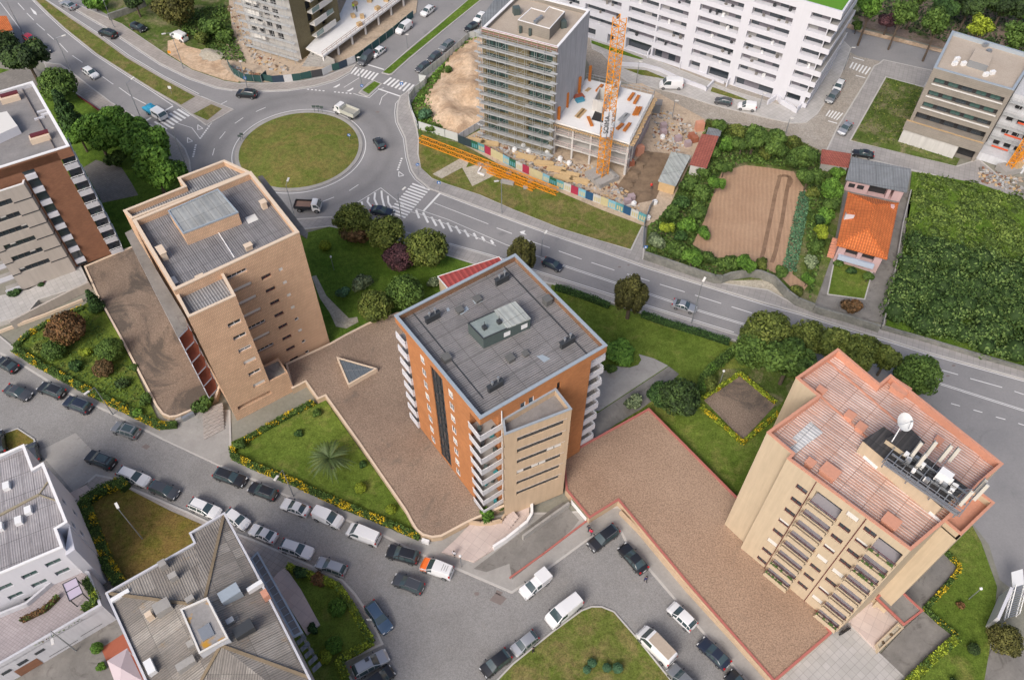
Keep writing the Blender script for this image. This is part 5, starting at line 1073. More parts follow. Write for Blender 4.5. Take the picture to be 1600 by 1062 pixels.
# corner: dark recess wrapped by white bands that jut out along the side
for k in range(8):
 z = 18.65-2.47*k; jut = (1.6, 1.1, 1.5, .9, 1.4, 1.0, .8, .6)[k]
 so2 = -Vector((-sd_.y, sd_.x)); so2 = so2 if so2.dot(Vector((1, 0))) > 0 else -so2
 P = [c0+wd*.0, c0+so2*jut, c0+sd_*17+so2*jut*.9, c0+sd_*17]
 m = MB(); m.prism([tuple(q) for q in P], z-.15, z+.0, 0, 1, True); q = [tuple(c0+wd*3.9+nrm*.02), tuple(c0+so2*jut+nrm*.02), tuple(cC+so2*jut*.9)]
 for a, b in ((q[0], q[1]), (q[1], q[2])):
  d = unit(vsub(b, a)); obox(m, a, d, math.dist(a, b), .12, z-1.05, z+.02, 0)
 m.build('corner_balcony', [M['white_wall'], M['conc']], RWt)
 m = MB(); d = unit(tuple(sd_))
 a = c0+sd_*.2+so2*.04; m.face([(*a, z+.05), (*(a+sd_*16.4), z+.05), (*(a+sd_*16.4), z+1.4), (*a, z+1.4)])
 m.build('corner_glazing', M['glass'], RWt)
m = MB(); q = [tuple(c0+wd*3.9+nrm*.02), tuple(c0+so2*1.6+nrm*.02), tuple(cC+so2*1.4)]
tp = [tuple(cA), tuple(c0+nrm*.05), tuple(c0+so2*1.6), tuple(cC+so2*1.4), tuple(cB)]
m = MB(); m.ring(tp, .35, 19.9, zW+.5, 0); m.build('roof_parapet', M['white_wall'], RWt)
m = MB(); m.sheet(inset(ccw(tp), .3), zW); m.build('green_roof', plain('bright_roof_turf', (.10, .25, .02), .95, var=.25), RWt)
# ramps and low white walls in front of the white block
for lab, pts, h_, th in (('long low white wall of the ramp in front of the white apartment block', [(968, 104), (1005, 106), (1030, 113), (1055, 125), (1103, 143)], .9, .35), ('low white wall end turning back to the white apartment block', [(1103, 144), (1115, 131)], .9, .35),
      ('thin white wall between ramp and terraces of the white block', [(1010, 90), (1062, 106), (1130, 132)], .7, .25), ('white wall round the corner terrace of the white block', [(1199, 165), (1213, 156), (1218, 163), (1243, 178), (1253, 168)], 1.2, .25)):
 m = MB()
 for a, b in zip(pts, pts[1:]): P, Q = G(*a), G(*b); obox(m, P, unit(vsub(Q, P)), math.dist(P, Q)+.1, th, .05, h_)
 m.build('low_wall', M['white_wall'], label=lab, cat='wall')
for i, (a, b) in enumerate((((1012, 92), (1022, 78)), ((1062, 108), (1073, 95)), ((1135, 137), (1146, 122)))):
 m = MB(); P, Q = G(*a), G(*b); obox(m, P, unit(vsub(Q, P)), math.dist(P, Q), .25, .05, 1.7); m.build('partition_wall', M['white_wall'], label=('short white partition nearest the crane', 'short white partition in the middle of the terraces', 'short white partition nearest the right corner')[i]+' in front of the white block', cat='wall')
# ================================================================ S: tower under scaffolding
zS = 23.0
Sp = [G(753, 44, zS), G(871.5, 74.7, zS), G(922, 16, zS), G(812, -12, zS)]
RS, pS = building('beige tower under scaffolding with a raw concrete side wall and tan gravel roof', 'tower', Sp, name='tower_block')
roof_parts(RS, Sp, 22.2, 22.9, 'roof_gravel', 'trim_white', 'taupe', .4, 0, .03)
sw = [WF(pS[i], pS[(i+1) % 4], .1, 22.9) for i in range(4)]; sf = nearest(sw, Sp[0], Sp[1]); sr = nearest(sw, Sp[1], Sp[2]); L = sf.L
m = MB()
for k in range(8):
 z = 19.2-2.55*k
 for u0, u1 in ((.6, 5.1), (9.1, 13.6)):
  sf.holes.append((u0, u1, z-.0, z+1.9, .5, 1))
  for q in range(3): a = u0+q*(u1-u0)/3; window(RS, sf, a+.03, a+(u1-u0)/3-.03, z, z+1.9, .5, 'dark_metal', 2, 0, glass='glass_green', hole=False)
sf.mesh(m, 0); m.build('front_wall', [M['olive_wall'], M['dark_in']], RS)
m = MB()
for w_ in sw:
 if w_ is not sf: w_.mesh(m, 0)
m.build('concrete_wall', render_('streaked_raw_concrete', (.44, .44, .45), .12, .42), RS)
hb = [G(809, 31, 24.4), G(859, 45, 24.4), G(883, 18, 24.4), G(858, 10, 24.4), G(851, 18, 24.4), G(830, 12, 24.4)]
m = MB(); m.prism(hb, 22.2, 24.3, 0, top=False); mr = m.build('penthouse_wall', M['taupe'], RS); roof_parts(mr, hb, 24.1, 24.35, 'roof_gravel', 'trim_white', 'taupe', .12, 0, .03, 'penthouse_coping', 'penthouse_roof') if False else None
m = MB(); m.sheet(hb, 24.3); m.build('penthouse_roof', M['roof_gravel'], mr); m = MB(); m.ring(hb, .15, 24.25, 24.4); m.build('penthouse_coping', M['trim_white'], mr)
for x, y, z, s_ in ((807, 17, 22.2, 1.2), (880, 38, 22.2, 1.0), (813, 47, 22.2, .4), (828, 51, 22.2, .4)):
 a = G(x, y, z+.6); m = MB(); m.box(a[0], a[1], z, s_, s_, 1.3, .3); m.build('roof_unit', M['green_metal'], RS)
a = G(840, 32, 24.7)
for q in range(4): m = MB(); b = G(836+q*3.2, 35-q*2.6, 24.6); m.tube((*b, 24.3), (*b, 24.9), .28, n=10); m.build('roof_vent', M['grey_metal'], RS)
# left grey annex behind
an = [G(752, 30, 21), G(753, 44, 21), G(790, -2, 21), G(775, -20, 21)]
m = MB(); m.prism([G(752, 28, 21), G(753, 43, 21), G(772, 42, 21), G(812, -14, 21), G(786, -20, 21)], 0, 21, 0, 1); m.build('annex', [M['grey_wall'], M['zinc']], RS)
# scaffold
t_ = empty('scaffolding', sf.pt(L/2, 0, 1), 'steel scaffolding with plank decks covering the front of the beige tower', 'scaffolding')
m = MB(); pl = MB(); lv = [.5+1.95*k for k in range(12)]
for u in np.arange(-.3, L+.4, 1.83):
 for o in (.35, 1.25): m.tube(sf.pt(u, 0, o), sf.pt(u, 22.8, o), .04, n=5)
for z in lv:
 for o in (.35, 1.25):
  m.bar(sf.pt(-.3, z, o), sf.pt(L+.3, z, o), .06)
 m.bar(sf.pt(-.3, z+1, 1.25), sf.pt(L+.3, z+1, 1.25), .05)
 m.bar(sf.pt(-.3, z+.5, 1.25), sf.pt(L+.3, z+.5, 1.25), .05)
for k, z in enumerate(lv[:-1]):
 for q in range(0, 7, 2): u = -.3+1.83*q+(k % 2)*1.83; m.tube(sf.pt(u, z, 1.27), sf.pt(u+1.83, z+1.95, 1.27), .025, n=4)
m.build('tubes', M['scaf'], t_)
for k, z in enumerate(lv):
 pl = MB(); rs2 = random.Random(k)
 for q in range(8):
  if rs2.random() < .93: u = -.3+1.83*q; P = [sf.pt(u+.03, z, .38+.0), sf.pt(u+1.8, z, .38), sf.pt(u+1.8, z, 1.05+rs2.uniform(0, .2)), sf.pt(u+.03, z, 1.2)]; pl.prism([p[:2] for p in P], z+.04, z+.1, 0, None, True)
 pl.bar(sf.pt(-.3, z+.15, 1.27), sf.pt(L+.3, z+.15, 1.27), .03, .18)
 pl.build('plank_deck', M['plank'], t_)
for k, z in enumerate(lv):
 if k % 1 == 0: m = MB(); P, Q = sf.pt(L-.5, z+.9, 1.5), sf.pt(L+.9, z+1.1, 1.9); m.bar(P, Q, .55, .06); m.bar(sf.pt(-1.0, z+.9, 1.1), sf.pt(.3, z+.9, 1.3), .5, .06); m.build('loose_planks', M['plank'], t_)
m = MB(); rail(m, [sf.pt(0, 0, .3)[:2], sf.pt(L, 0, .3)[:2]], 22.0, 23.3, .05, 1.2, 2); m.build('edge_rail', plain('red_white_rail', (.45, .22, .22), .7), t_)
# ================================================================ K: concrete frame under construction
zK = 7.6
Kp = [G(866, 190, zK), G(984, 224, zK), G(1022, 149, zK), G(916, 123, zK)]
RK, pK = building('unfinished concrete building frame with a fresh white deck and orange formwork', 'building frame', Kp, name='construction_frame')
for i in range(3):
 z = zK-2.5*i; m = MB(); m.prism(Kp, z-.3, z, 1 if i else 0, 0, True); m.build('floor_slab', [M['deck'] if i == 0 else M['conc_wall'], M['conc_wall']], RK)
kf = WF(Kp[0], Kp[1], 0, zK); kr = WF(Kp[1], Kp[2], 0, zK)
if (Vector(kf.n)).dot(Vector((0, -1))) < 0: kf = WF(Kp[1], Kp[0], 0, zK)
for w_, n_ in ((kf, 4), (kr, 5)):
 for i in range(3):
  for q in range(n_+1):
   m = MB(); u = .2+q*(w_.L-.4)/n_; m.box(*w_.pt(u, 0, -.25)[:2], zK-2.5*i-2.5, .35, .35, 2.2, w_.rz); m.build('column', M['conc_wall'], RK)
for i in range(3):
 m = MB(); z = zK-2.5*i-2.5; 
 m.prism([tuple(Vector(kf.pt(0, 0, -3)[:2])), tuple(Vector(kf.pt(kf.L, 0, -3)[:2])), tuple(Vector(kf.pt(kf.L, 0, -3.2)[:2])), tuple(Vector(kf.pt(0, 0, -3.2)[:2]))], z, z+2.2); m.build('inner_wall', M['conc_wall'], RK)
m = MB(); m.prism([kr.pt(2, 0, -.05)[:2], kr.pt(kr.L, 0, -.05)[:2], kr.pt(kr.L, 0, -.25)[:2], kr.pt(2, 0, -.25)[:2]], 0, 5, 0); m.build('block_wall', brick('lilac_block_wall', (.40, .33, .33), (.36, .30, .30), (.3, .27, .26), .5, .25), RK)
m = MB(); rl = random.Random(4)
for w_ in (kf, kr):
 for q in range(int(w_.L/.45)):
  u = .2+q*.45; m.bar(w_.pt(u, zK-.42, -.3), w_.pt(u, zK-.42+rl.uniform(-.05, .05), .75+rl.uniform(0, .2)), .1, .16)
 m.bar(w_.pt(0, zK-.5, .3), w_.pt(w_.L, zK-.5, .3), .1, .2)
m.build('formwork_beams', M['wood'], RK)
m = MB()
for i in (1, 2): rail(m, [kf.pt(0, 0, .05)[:2], kf.pt(kf.L, 0, .05)[:2]], zK-2.5*i, zK-2.5*i+1, .06, 1.5, 2)
m.build('guard_rail', plain('red_white_tape_rail', (.50, .40, .38), .7), RK)
m = MB(); rail(m, [Kp[1], Kp[2], Kp[3]], zK, zK+1.2, .05, 1.4, 2); m.build('edge_posts', M['scaf'], RK)
# core walls and things on the deck
core = [G(925, 172, zK), G(941, 178, zK), G(950, 160, zK), G(935, 153, zK)]
m = MB(); m.ring(core, .25, zK, zK+2.4); m.build('core_wall', M['conc_wall'], RK)
core = [G(954, 152, zK), G(964, 156, zK), G(969, 143, zK), G(960, 139, zK)]
m = MB(); m.ring(core, .25, zK, zK+2.2); m.build('core_wall', M['conc_wall'], RK)
m = MB(); m.prism([G(924, 187, zK), G(942, 192, zK), G(949, 176, zK), G(931, 171, zK)], zK+.0, zK+.02, 0); m.build('shaft_opening', M['dark_in'], RK)
k_ = 0
labs = ['lying near the left corner', 'at the back by the crane', 'leaning by the core', 'first of the pair at the back right', 'second of the pair at the back right', 'behind the pale timbers', 'at the right middle', 'at the front right', 'lying beside the crane mast']
for (a, b), lb in zip((((919, 183), (925, 197)), ((932, 143), (941, 133)), ((957, 150), (965, 138)), ((982, 157), (990, 146)), ((991, 162), (998, 150)), ((990, 180), (996, 168)), ((995, 180), (1001, 168)), ((975, 205), (984, 193)), ((964, 202), (973, 194))), labs):
 P, Q = G(*a, zK+.2), G(*b, zK+.2); m = MB(); m.bar((*P, zK+.25), (*Q, zK+.25), .55, .3); d = Vector(vsub(Q, P)).normalized()
 m.bar((*(Vector(P)+Vector((d.y, -d.x))*.3), zK+.45), (*(Vector(Q)+Vector((d.y, -d.x))*.3), zK+.45), .08, .14); m.build('formwork_panel', M['rust'], label='orange formwork panel on the white concrete deck, '+lb, cat='formwork', group='orange formwork panels on the deck')
for i, ((x, y), h_) in enumerate((((873, 186), 2.6), ((886, 167), 3.0), ((905, 145), 3.4), ((921, 126), 3.2))):
 a = G(x, y, zK); m = MB(); m.box(a[0], a[1], zK, .5, .35, h_, .9); m.box(a[0]+.1, a[1]-.3, zK, .08, .25, h_, .9); m.build('column_formwork', M['rust'], label=('nearest', 'second nearest', 'third', 'farthest')[i]+' of the upright orange column forms along the raw concrete wall', cat='formwork', group='upright orange column forms')
rl = random.Random(9)
for i, (a, b) in enumerate((((965, 188), (978, 176)), ((968, 193), (981, 177)), ((898, 182), (910, 169)), ((901, 184), (913, 171)), ((914, 142), (920, 137)))):
 P, Q = G(*a, zK+.1), G(*b, zK+.1); m = MB()
 for q in range(3): m.bar((P[0]+q*.22, P[1]-q*.1, zK+.08), (Q[0]+q*.22, Q[1]-q*.1, zK+.08), .18, .1)
 m.build('timber_stack', M['wood'] if i > 1 else M['plank'], label='small stack of boards on the concrete deck, '+('left of the pale pair', 'right of the pale pair', 'left of the core wall', 'against the core wall', 'at the back left')[i], cat='timber', group='boards on the deck')
MB().box(*G(906, 158, zK), zK, 1.6, 1.0, .5, .4).build('toolbox', plain('blue_tarp', (.06, .25, .35), .7), label='blue and red tool crate on the concrete deck', cat='crate')
MB().box(*G(904, 152, zK), zK, 2.0, 1.3, .35, .4).build('rebar_bundle', plain('rust_red_steel', (.33, .09, .05), .8, var=.3), label='rust-red bundle of steel on the concrete deck', cat='steel bundle')
# ================================================================ crane
def lattice(m, P, Q, w_, n, r=.07, up=None):
 P, Q = Vector(P), Vector(Q); d = (Q-P).normalized(); a = d.cross(up or Vector((0, 0, 1)) if abs(d.z) < .9 else Vector((.8, .6, 0))).normalized(); b = d.cross(a); h = w_/2
 cs = [a*h+b*h, -a*h+b*h, -a*h-b*h, a*h-b*h]
 for c in cs: m.bar(P+c, Q+c, r*2, r*2)
 for k in range(n):
  p0 = P+(Q-P)*k/n; p1 = P+(Q-P)*(k+1)/n
  for i in range(4):
   j = (i+1) % 4; A, B = (cs[i], cs[j]) if k % 2 else (cs[j], cs[i]); m.bar(p0+A, p1+B, r, r); m.bar(p0+cs[i], p0+cs[j], r, r)
cb = G(940, 279)
t_ = empty('tower_crane', (*cb, 0), 'tall orange lattice tower crane mast with a pale lettered panel, standing on a concrete block', 'crane')
m = MB()
m.box(cb[0], cb[1], .0, 4.6, 4.6, 1.1, .6); m.box(cb[0]-.6, cb[1]-.9, 1.1, 3.0, .5, .5, .6); m.box(cb[0]+1.4, cb[1]+.1, 1.1, .5, 3, .5, .6); m.build('ballast_base', M['conc'], t_)
m = MB(); lattice(m, (*cb, .6), (*cb, 11.6), 1.5, 11, .065); lattice(m, (*cb, 13), (*cb, 32.3), 1.5, 19, .065); m.build('mast', M['orange'], t_)
m = MB(); lattice(m, (*cb, 9.9), (*cb, 15.6), 1.7, 3, .05); m.build('climbing_cage', M['grey_metal'], t_)
m = MB(); ca = .1
dx = Vector((math.cos(ca), math.sin(ca))); dn = Vector((dx.y, -dx.x)); c = Vector(cb)-dx*.45
m.face([(*(c-dx*.7+dn*1.1), 10.3), (*(c+dx*.75+dn*1.1), 10.3), (*(c+dx*.75+dn*1.1), 15.7), (*(c-dx*.7+dn*1.1), 15.7)]); m.bar((*(c-dx*.0+dn*1.16), 10.3), (*(c+dn*1.16), 15.7), .01, .01)
pn = m.build('lettered_panel', plain('pale_grey_panel', (.62, .62, .64), .6), t_)
def text_obj(body, loc, size, rot, mat, parent, name='lettering', ext=.01, label=None):
 cu = bpy.data.curves.new(name, 'FONT'); cu.body = body; cu.size = size; cu.extrude = ext; cu.align_x = 'CENTER'; cu.align_y = 'CENTER'
 o = bpy.data.objects.new(name, cu); COL.objects.link(o); dg = bpy.context.evaluated_depsgraph_get(); me = bpy.data.meshes.new_from_object(o.evaluated_get(dg)); bpy.data.objects.remove(o)
 o = bpy.data.objects.new(name, me); COL.objects.link(o); me.materials.clear(); me.materials.append(mat); o.rotation_euler = rot
 o.parent = parent; o.location = Vector(loc)-woff(parent); return o
R3 = Matrix.Rotation(ca, 3, 'Z') @ Matrix.Rotation(math.pi/2, 3, 'X') @ Matrix.Rotation(math.pi/2, 3, 'Z')
q = c+dn*1.2; text_obj('SOIMA', (q.x, q.y, 13.0), 1.25, R3.to_euler(), M['dark_metal'], pn)
def wfence(label, pts, h_, mat, posts=2.2, post_m='grey_metal', th=.06, name='fence', z=.1, cat='fence', panels=None, postw=.08, postproud=.0):
 W = GP(pts, 0); t = empty(name, (*W[0], z), label, cat); 
 for i, (a, b) in enumerate(zip(W, W[1:])):
  L = math.dist(a, b); n = max(1, int(round(L/posts))); d = unit(vsub(b, a))
  if panels:
   for k in range(n):
    m = MB(); obox(m, (a[0]+d[0]*L*k/n, a[1]+d[1]*L*k/n), d, L/n-.03, th, z, z+h_); m.build('panel', M[panels[(i*7+k) % len(panels)]] if isinstance(panels[0], str) else panels[(i*7+k) % len(panels)], t)
  else:
   m = MB(); obox(m, a, d, L, th, z, z+h_); m.build('panel', M[mat], t)
  if post_m:
   m = MB()
   for k in range(n+1): m.box(a[0]+d[0]*L*k/n, a[1]+d[1]*L*k/n, z, postw, postw+th+postproud, h_+.06, math.atan2(d[1], d[0]))
   m.build('posts', M[post_m], t)
 return t
# jib lying on the grass
t_ = empty('crane_jib', (*G(760, 258), .3), 'long orange lattice crane jib lying on the grass beside the painted hoarding', 'crane jib')
m = MB(); P, Q = G(657, 216, 1), G(871, 298, 1); lattice(m, (*P, .8), (*Q, .8), 1.05, 30, .06); m.build('lattice', M['orange'], t_)
for i, (x, y) in enumerate(((751, 258), (795, 272), (829, 284))): m = MB(); a = G(x, y); m.box(a[0], a[1]-.2, .15, 1.0, .7, .5, .3); m.build('support_block', M['conc'], t_)
t_ = empty('crane_section', (*G(800, 280), .3), 'shorter orange crane section lying in front of the long jib', 'crane part')
m = MB(); P, Q = G(762, 265, .7), G(834, 294, .7); lattice(m, (*P, .6), (*Q, .6), .7, 12, .055); m.build('lattice', M['orange'], t_)
m = MB(); a = G(821, 295); m.box(a[0], a[1], .15, .8, .7, .4, .2); m.build('support_block', M['conc'], t_)
m = MB(); P, Q = G(783, 283, .4), G(803, 287, .4); m.bar((*P, .45), (*Q, .45), .8, .5); m.build('concrete_block', M['conc'], label='pale concrete block on the grass by the lamp post', cat='concrete block')
m = MB(); P, Q, R2 = G(752, 263), G(747, 272), G(757, 276); m.bar((*P, .35), (*Q, .35), .3, .3); m.bar((*Q, .35), (*R2, .35), .3, .3); m.build('concrete_kerb', M['deck'], label='white L-shaped concrete kerb on the stone bed', cat='kerb stone')
# ================================================================ O: grey office building
zO = 15.8
Op = [G(1458.7, 106.5, zO), G(1584, 142, zO), G(1618, 88, zO), G(1487.7, 49, zO)]
RO, pO = building('grey office building with dark ribbon windows and a pale gravel roof with air conditioners', 'office building', Op, name='office_building')
roof_parts(RO, Op, 15.2, 15.8, 'roof_gravel', 'trim_blue', 'trim_blue', .4, 0, .03)
ow = [WF(pO[i], pO[(i+1) % 4], .1, 15.8) for i in range(4)]; of = nearest(ow, Op[0], Op[1])
for z in (13.1, 10.5, 8.0):
 u0, u1 = .9, 13.1; of.holes.append((u0, u1, z-.1, z+1.0, .5, 1)); n_ = 5
 for q in range(n_): a = u0+q*(u1-u0)/n_; window(RO, of, a+.1, a+(u1-u0)/n_-.55, z-.05, z+.95, .45, 'dark_metal', 2, 0, glass='glass_green' if (q+int(z)) % 3 else 'glass', hole=False)
 m = MB(); m.bar(of.pt(u0-.1, z-.2, .12), of.pt(u1+.1, z-.2, .12), .3, .14); m.build('sill', M['shutter'], RO)
of.holes.append((.6, 13.2, 4.6, 6.6, 1.6, 1)); of.holes.append((10.2, 13.2, .11, 2.9, 1.0, 1))
for q in range(5): a = .8+q*2.5; window(RO, of, a, a+1.8, 4.7, 6.4, 1.55, 'dark_metal', 2, 0, hole=False)
m = MB()
for w_ in ow: w_.mesh(m, 0)
m.build('wall', [M['taupe'], M['dark_in']], RO)
m = MB(); P = [of.pt(-.5, 0, 1.6)[:2], of.pt(13.6, 0, 1.6)[:2], of.pt(13.6, 0, .0)[:2], of.pt(-.5, 0, 0)[:2]]; m.prism(P, 3.2, 4.5, 0, 1, True); m.prism([of.pt(-.5, 0, 1.6)[:2], of.pt(13.6, 0, 1.6)[:2], of.pt(13.6, 0, 1.4)[:2], of.pt(-.5, 0, 1.4)[:2]], 4.51, 5.1, 0)
m.build('terrace', [M['taupe'], M['wood']], RO); m = MB(); m.prism([of.pt(-.3, 0, 1.3)[:2], of.pt(10, 0, 1.3)[:2], of.pt(10, 0, .01)[:2], of.pt(-.3, 0, .01)[:2]], .1, 3.0, 0); m.build('base_wall', M['conc_wall'], RO)
hb = [G(1515, 93, 16.6), G(1545, 102, 16.6), G(1553, 84, 16.6), G(1526, 73, 16.6)]
m = MB(); m.prism(hb, 15.2, 16.5, 0, 1); m.build('roof_house', [M['grey_metal'], M['roof_gravel']], RO)
for x, y in ((1492, 99), (1506, 99), (1536, 105), (1541, 116), (1551, 113), (1496, 92), (1540, 70), (1545, 80)): a = G(x, y, 15.6); m = MB(); m.box(a[0], a[1], 15.2, .9, .6, .7, .3); m.build('air_conditioner', M['white_metal'] if y > 85 else M['grey_metal'], RO)
# O2: building under construction at the right edge
zQ = 12.5
Qp = [G(1584, 146, zQ), G(1650, 166, zQ), G(1690, 100, zQ), G(1617, 92, zQ)]
RQ, pQ = building('half-finished grey building with scaffolding and red tape at the right edge', 'building', Qp, name='construction_frame')
qw = [WF(pQ[i], pQ[(i+1) % 4], .1, zQ) for i in range(4)]; qf = nearest(qw, Qp[0], Qp[1])
for k in range(4):
 for q in range(4): qf.holes.append((1.0+q*1.9+(k % 2)*.3, 2.2+q*1.9+(k % 2)*.3, 1.6+2.7*k, 2.8+2.7*k, .4, 1))
m = MB()
for w_ in qw: w_.mesh(m, 0)
m.sheet(pQ, zQ-.01, 0); m.build('wall', [M['grey_wall'], M['dark_in']], RQ)
m = MB()
for k in range(5): m.bar(qf.pt(0, 1+2.6*k, 1.0), qf.pt(8, 1+2.6*k, 1.0), .9, .08); m.bar(qf.pt(0, 2+2.6*k, 1.4), qf.pt(8, 2+2.6*k, 1.4), .05)
for q in range(5): m.tube(qf.pt(q*2, 0, 1.4), qf.pt(q*2, 12.8, 1.4), .04, n=5)
m.build('scaffolding', M['plank'], RQ)
for k in range(3): m = MB(); m.bar(qf.pt(1+k, 2.2+3*k, 1.5), qf.pt(4+k, 2.2+3*k, 1.5), .05, .35); m.build('warning_tape', plain('orange_red_net', (.60, .10, .04), .8), RQ)
m = MB(); P = [qf.pt(-1.5, 0, 4)[:2], qf.pt(8, 0, 4)[:2], qf.pt(8, 0, .1)[:2], qf.pt(-1.5, 0, .1)[:2]]; m.prism(P, .1, 1.7, 0); m.build('base_slab', M['grey_wall'], RQ)
cb2 = G(1574, 268)
t_ = empty('tower_crane', (*cb2, 0), 'orange crane rising out of the right edge of the picture from a concrete base', 'crane')
m = MB(); m.box(cb2[0], cb2[1], .1, 4, 2.5, 1.2, .3); m.build('ballast_base', M['conc'], t_); m = MB(); lattice(m, (cb2[0], cb2[1], 1.2), (cb2[0]+.6, cb2[1]+.3, 10), 1.1, 10, .07); lattice(m, (cb2[0], cb2[1], 1.6), (cb2[0]+6.5, cb2[1]+2.5, 9), .9, 12, .06); m.build('mast', M['orange'], t_)
m = MB(); m.box(cb2[0]+1.2, cb2[1]-.3, 1.3, 1.1, .9, 1.2, .3); m.build('cab', M['wood'], t_)
# ================================================================ T1: tower under construction, top left
zT = 26
Tf = [G(472, 95), G(535, 48), G(470, -30), G(396, 72)]
RT, pT = building('olive and grey tower under construction with pale balconies and scaffolding at the top edge', 'tower', Tf, name='tower_block')
tw = [WF(pT[i], pT[(i+1) % 4], .2, zT) for i in range(4)]; tr_ = nearest(tw, Tf[0], Tf[1]); tl = nearest(tw, Tf[3], Tf[0])
for k in range(9):
 z = 3.9+2.7*k; tr_.holes.append((4.2, 6.0, z, z+2.1, .6, 1)); tr_.holes.append((8.2, 9.6, z, z+2.1, .6, 1))
 for q in (1.0, 3.2, 5.6, 8.0): 
  if q < tl.L-1.8: tl.holes.append((q, q+1.4, z-.6, z+1.5, .5, 1))
 m = MB(); P = [tr_.pt(4.4, 0, 1.4)[:2], tr_.pt(11.0, 0, 1.4)[:2], tr_.pt(11.0, 0, 0.01)[:2], tr_.pt(4.4, 0, .01)[:2]]; m.prism(P, z-.35, z-.1, 0, None, True)
 u0 = 4.4 if k % 2 else 6.9; P = [tr_.pt(u0, 0, 1.5)[:2], tr_.pt(u0+4.1, 0, 1.5)[:2], tr_.pt(u0+4.1, 0, 1.3)[:2], tr_.pt(u0, 0, 1.3)[:2]]; m.prism(P, z-.4, z+.85, 0, None, True); b = m.build('balcony', M['shutter'], RT)
 u0 = 8.5 if k % 2 else 4.5; m = MB(); P = [tr_.pt(u0, 0, 1.45)[:2], tr_.pt(u0+2.3, 0, 1.45)[:2], tr_.pt(u0+2.3, 0, 1.4)[:2], tr_.pt(u0, 0, 1.4)[:2]]; m.prism(P, z-.1, z+.8, 0, None, True); m.build('glass_balustrade', plain('pale_green_glass', (.22, .30, .28), .2, 0, .8), b)
m = MB(); tr_.mesh(m, 0); tl.mesh(m, 2)
for w_ in tw:
 if w_ not in (tr_, tl): w_.mesh(m, 2)
m.build('wall', [M['olive_wall'], M['dark_in'], M['conc_wall']], RT)
for k in range(9): z = 3.2+2.7*k; m = MB(); P = [tl.pt(1.5, 0, 1.0)[:2], tl.pt(5, 0, 1.0)[:2], tl.pt(5, 0, .01)[:2], tl.pt(1.5, 0, .01)[:2]]; m.prism(P, z, z+1.0, 0, None, True); m.build('balcony', M['shutter'], RT)
m = MB()
for k in range(13):
 z = 1+1.95*k; m.bar(tl.pt(-.5, z, 1.5), tl.pt(tl.L+.4, z, 1.5), .75, .07); m.bar(tl.pt(-.5, z+1, 1.9), tl.pt(tl.L+.4, z+1, 1.9), .05)
for q in range(7): u = -.3+q*tl.L/6; m.tube(tl.pt(u, 0, 1.1), tl.pt(u, 26, 1.1), .04, n=5); m.tube(tl.pt(u, 0, 1.9), tl.pt(u, 26, 1.9), .04, n=5)
m.build('scaffolding', M['plank'], RT)
# podium deck beside it
Dp = [G(505, 88, 2.6), G(632, -6, 2.6), G(640, -40, 2.6), G(560, -40, 2.6), G(532, 20, 2.6), G(478, 75, 2.6)]
m = MB(); m.prism(Dp, 2.2, 2.6, 0, 0, True); t_ = empty('concrete_podium', (*G(560, 40), .1), 'pale concrete podium deck with columns beside the top-left tower', 'podium')
m.build('deck', M['deck'], t_); dw = WF(Dp[0], Dp[1], .1, 2.2)
if dw.n.dot(Vector((.5, -1))) < 0: dw = WF(Dp[1], Dp[0], .1, 2.2)
for q in range(7): m = MB(); u = .3+q*(dw.L-.6)/6; m.box(*dw.pt(u, 0, -.3)[:2], .1, .35, .35, 2.1, dw.rz); m.build('column', M['deck'], t_)
m = MB(); m.prism([dw.pt(0, 0, -3)[:2], dw.pt(dw.L, 0, -3)[:2], dw.pt(dw.L, 0, -3.2)[:2], dw.pt(0, 0, -3.2)[:2]], .1, 2.1); m.build('back_wall', M['stone_wall'], t_)
m = MB(); rail(m, [dw.pt(0, 0, -.2)[:2], dw.pt(dw.L, 0, -.2)[:2]], 2.6, 3.5, .05, 1.6, 2); m.build('guard_rail', plain('rust_tube', (.35, .2, .14), .8), t_)
m = MB(); s0, s1 = Vector(G(489, 76, 2.4)), Vector(G(522, 92, 2.4)); e0, e1 = Vector(G(470, 107)), Vector(G(520, 106))
for k in range(9): t = k/9; a, b = s0+(e0-s0)*t, s1+(e1-s1)*t; a2, b2 = s0+(e0-s0)*(t+.13), s1+(e1-s1)*(t+.13); m.prism([tuple(a), tuple(b), tuple(b2), tuple(a2)], .1, 2.4*(1-t)-.1)
m.build('steps', M['conc'], label='unfinished concrete steps at the foot of the top-left tower', cat='steps')
# ================================================================ house and sheds
he = 4.2
hp = [G(1325, 301, he), G(1404, 318, he), G(1386, 405, he), G(1307, 383, he)]
RH = empty('house', (*G(1350, 370), .15), 'small pink house with a bright orange hipped tile roof', 'house')
ins_ = inset(ccw(hp), .55); m = MB(); hw = [WF(ins_[i], ins_[(i+1) % 4], .15, he) for i in range(4)]; hf = min(hw, key=lambda w_: w_.n.dot(Vector((-.2, 1))))
for u in (1.2, hf.L-3.2): hf.holes.append((u, u+2.0, 2.1, 3.9, .8, 1)); hf.holes.append((u, u+1.1, .6, 1.4, .2, 1))
for w_ in hw: w_.mesh(m, 0)
pink = render_('pale_pink_render', (.52, .36, .35)); m.build('wall', [pink, M['dark_in']], RH)
r0, r1 = Vector((*G(1366, 320, 6.0), 6.0)), Vector((*G(1356, 357, 6.0), 6.0))
pp = [Vector((*q, he)) for q in hp]
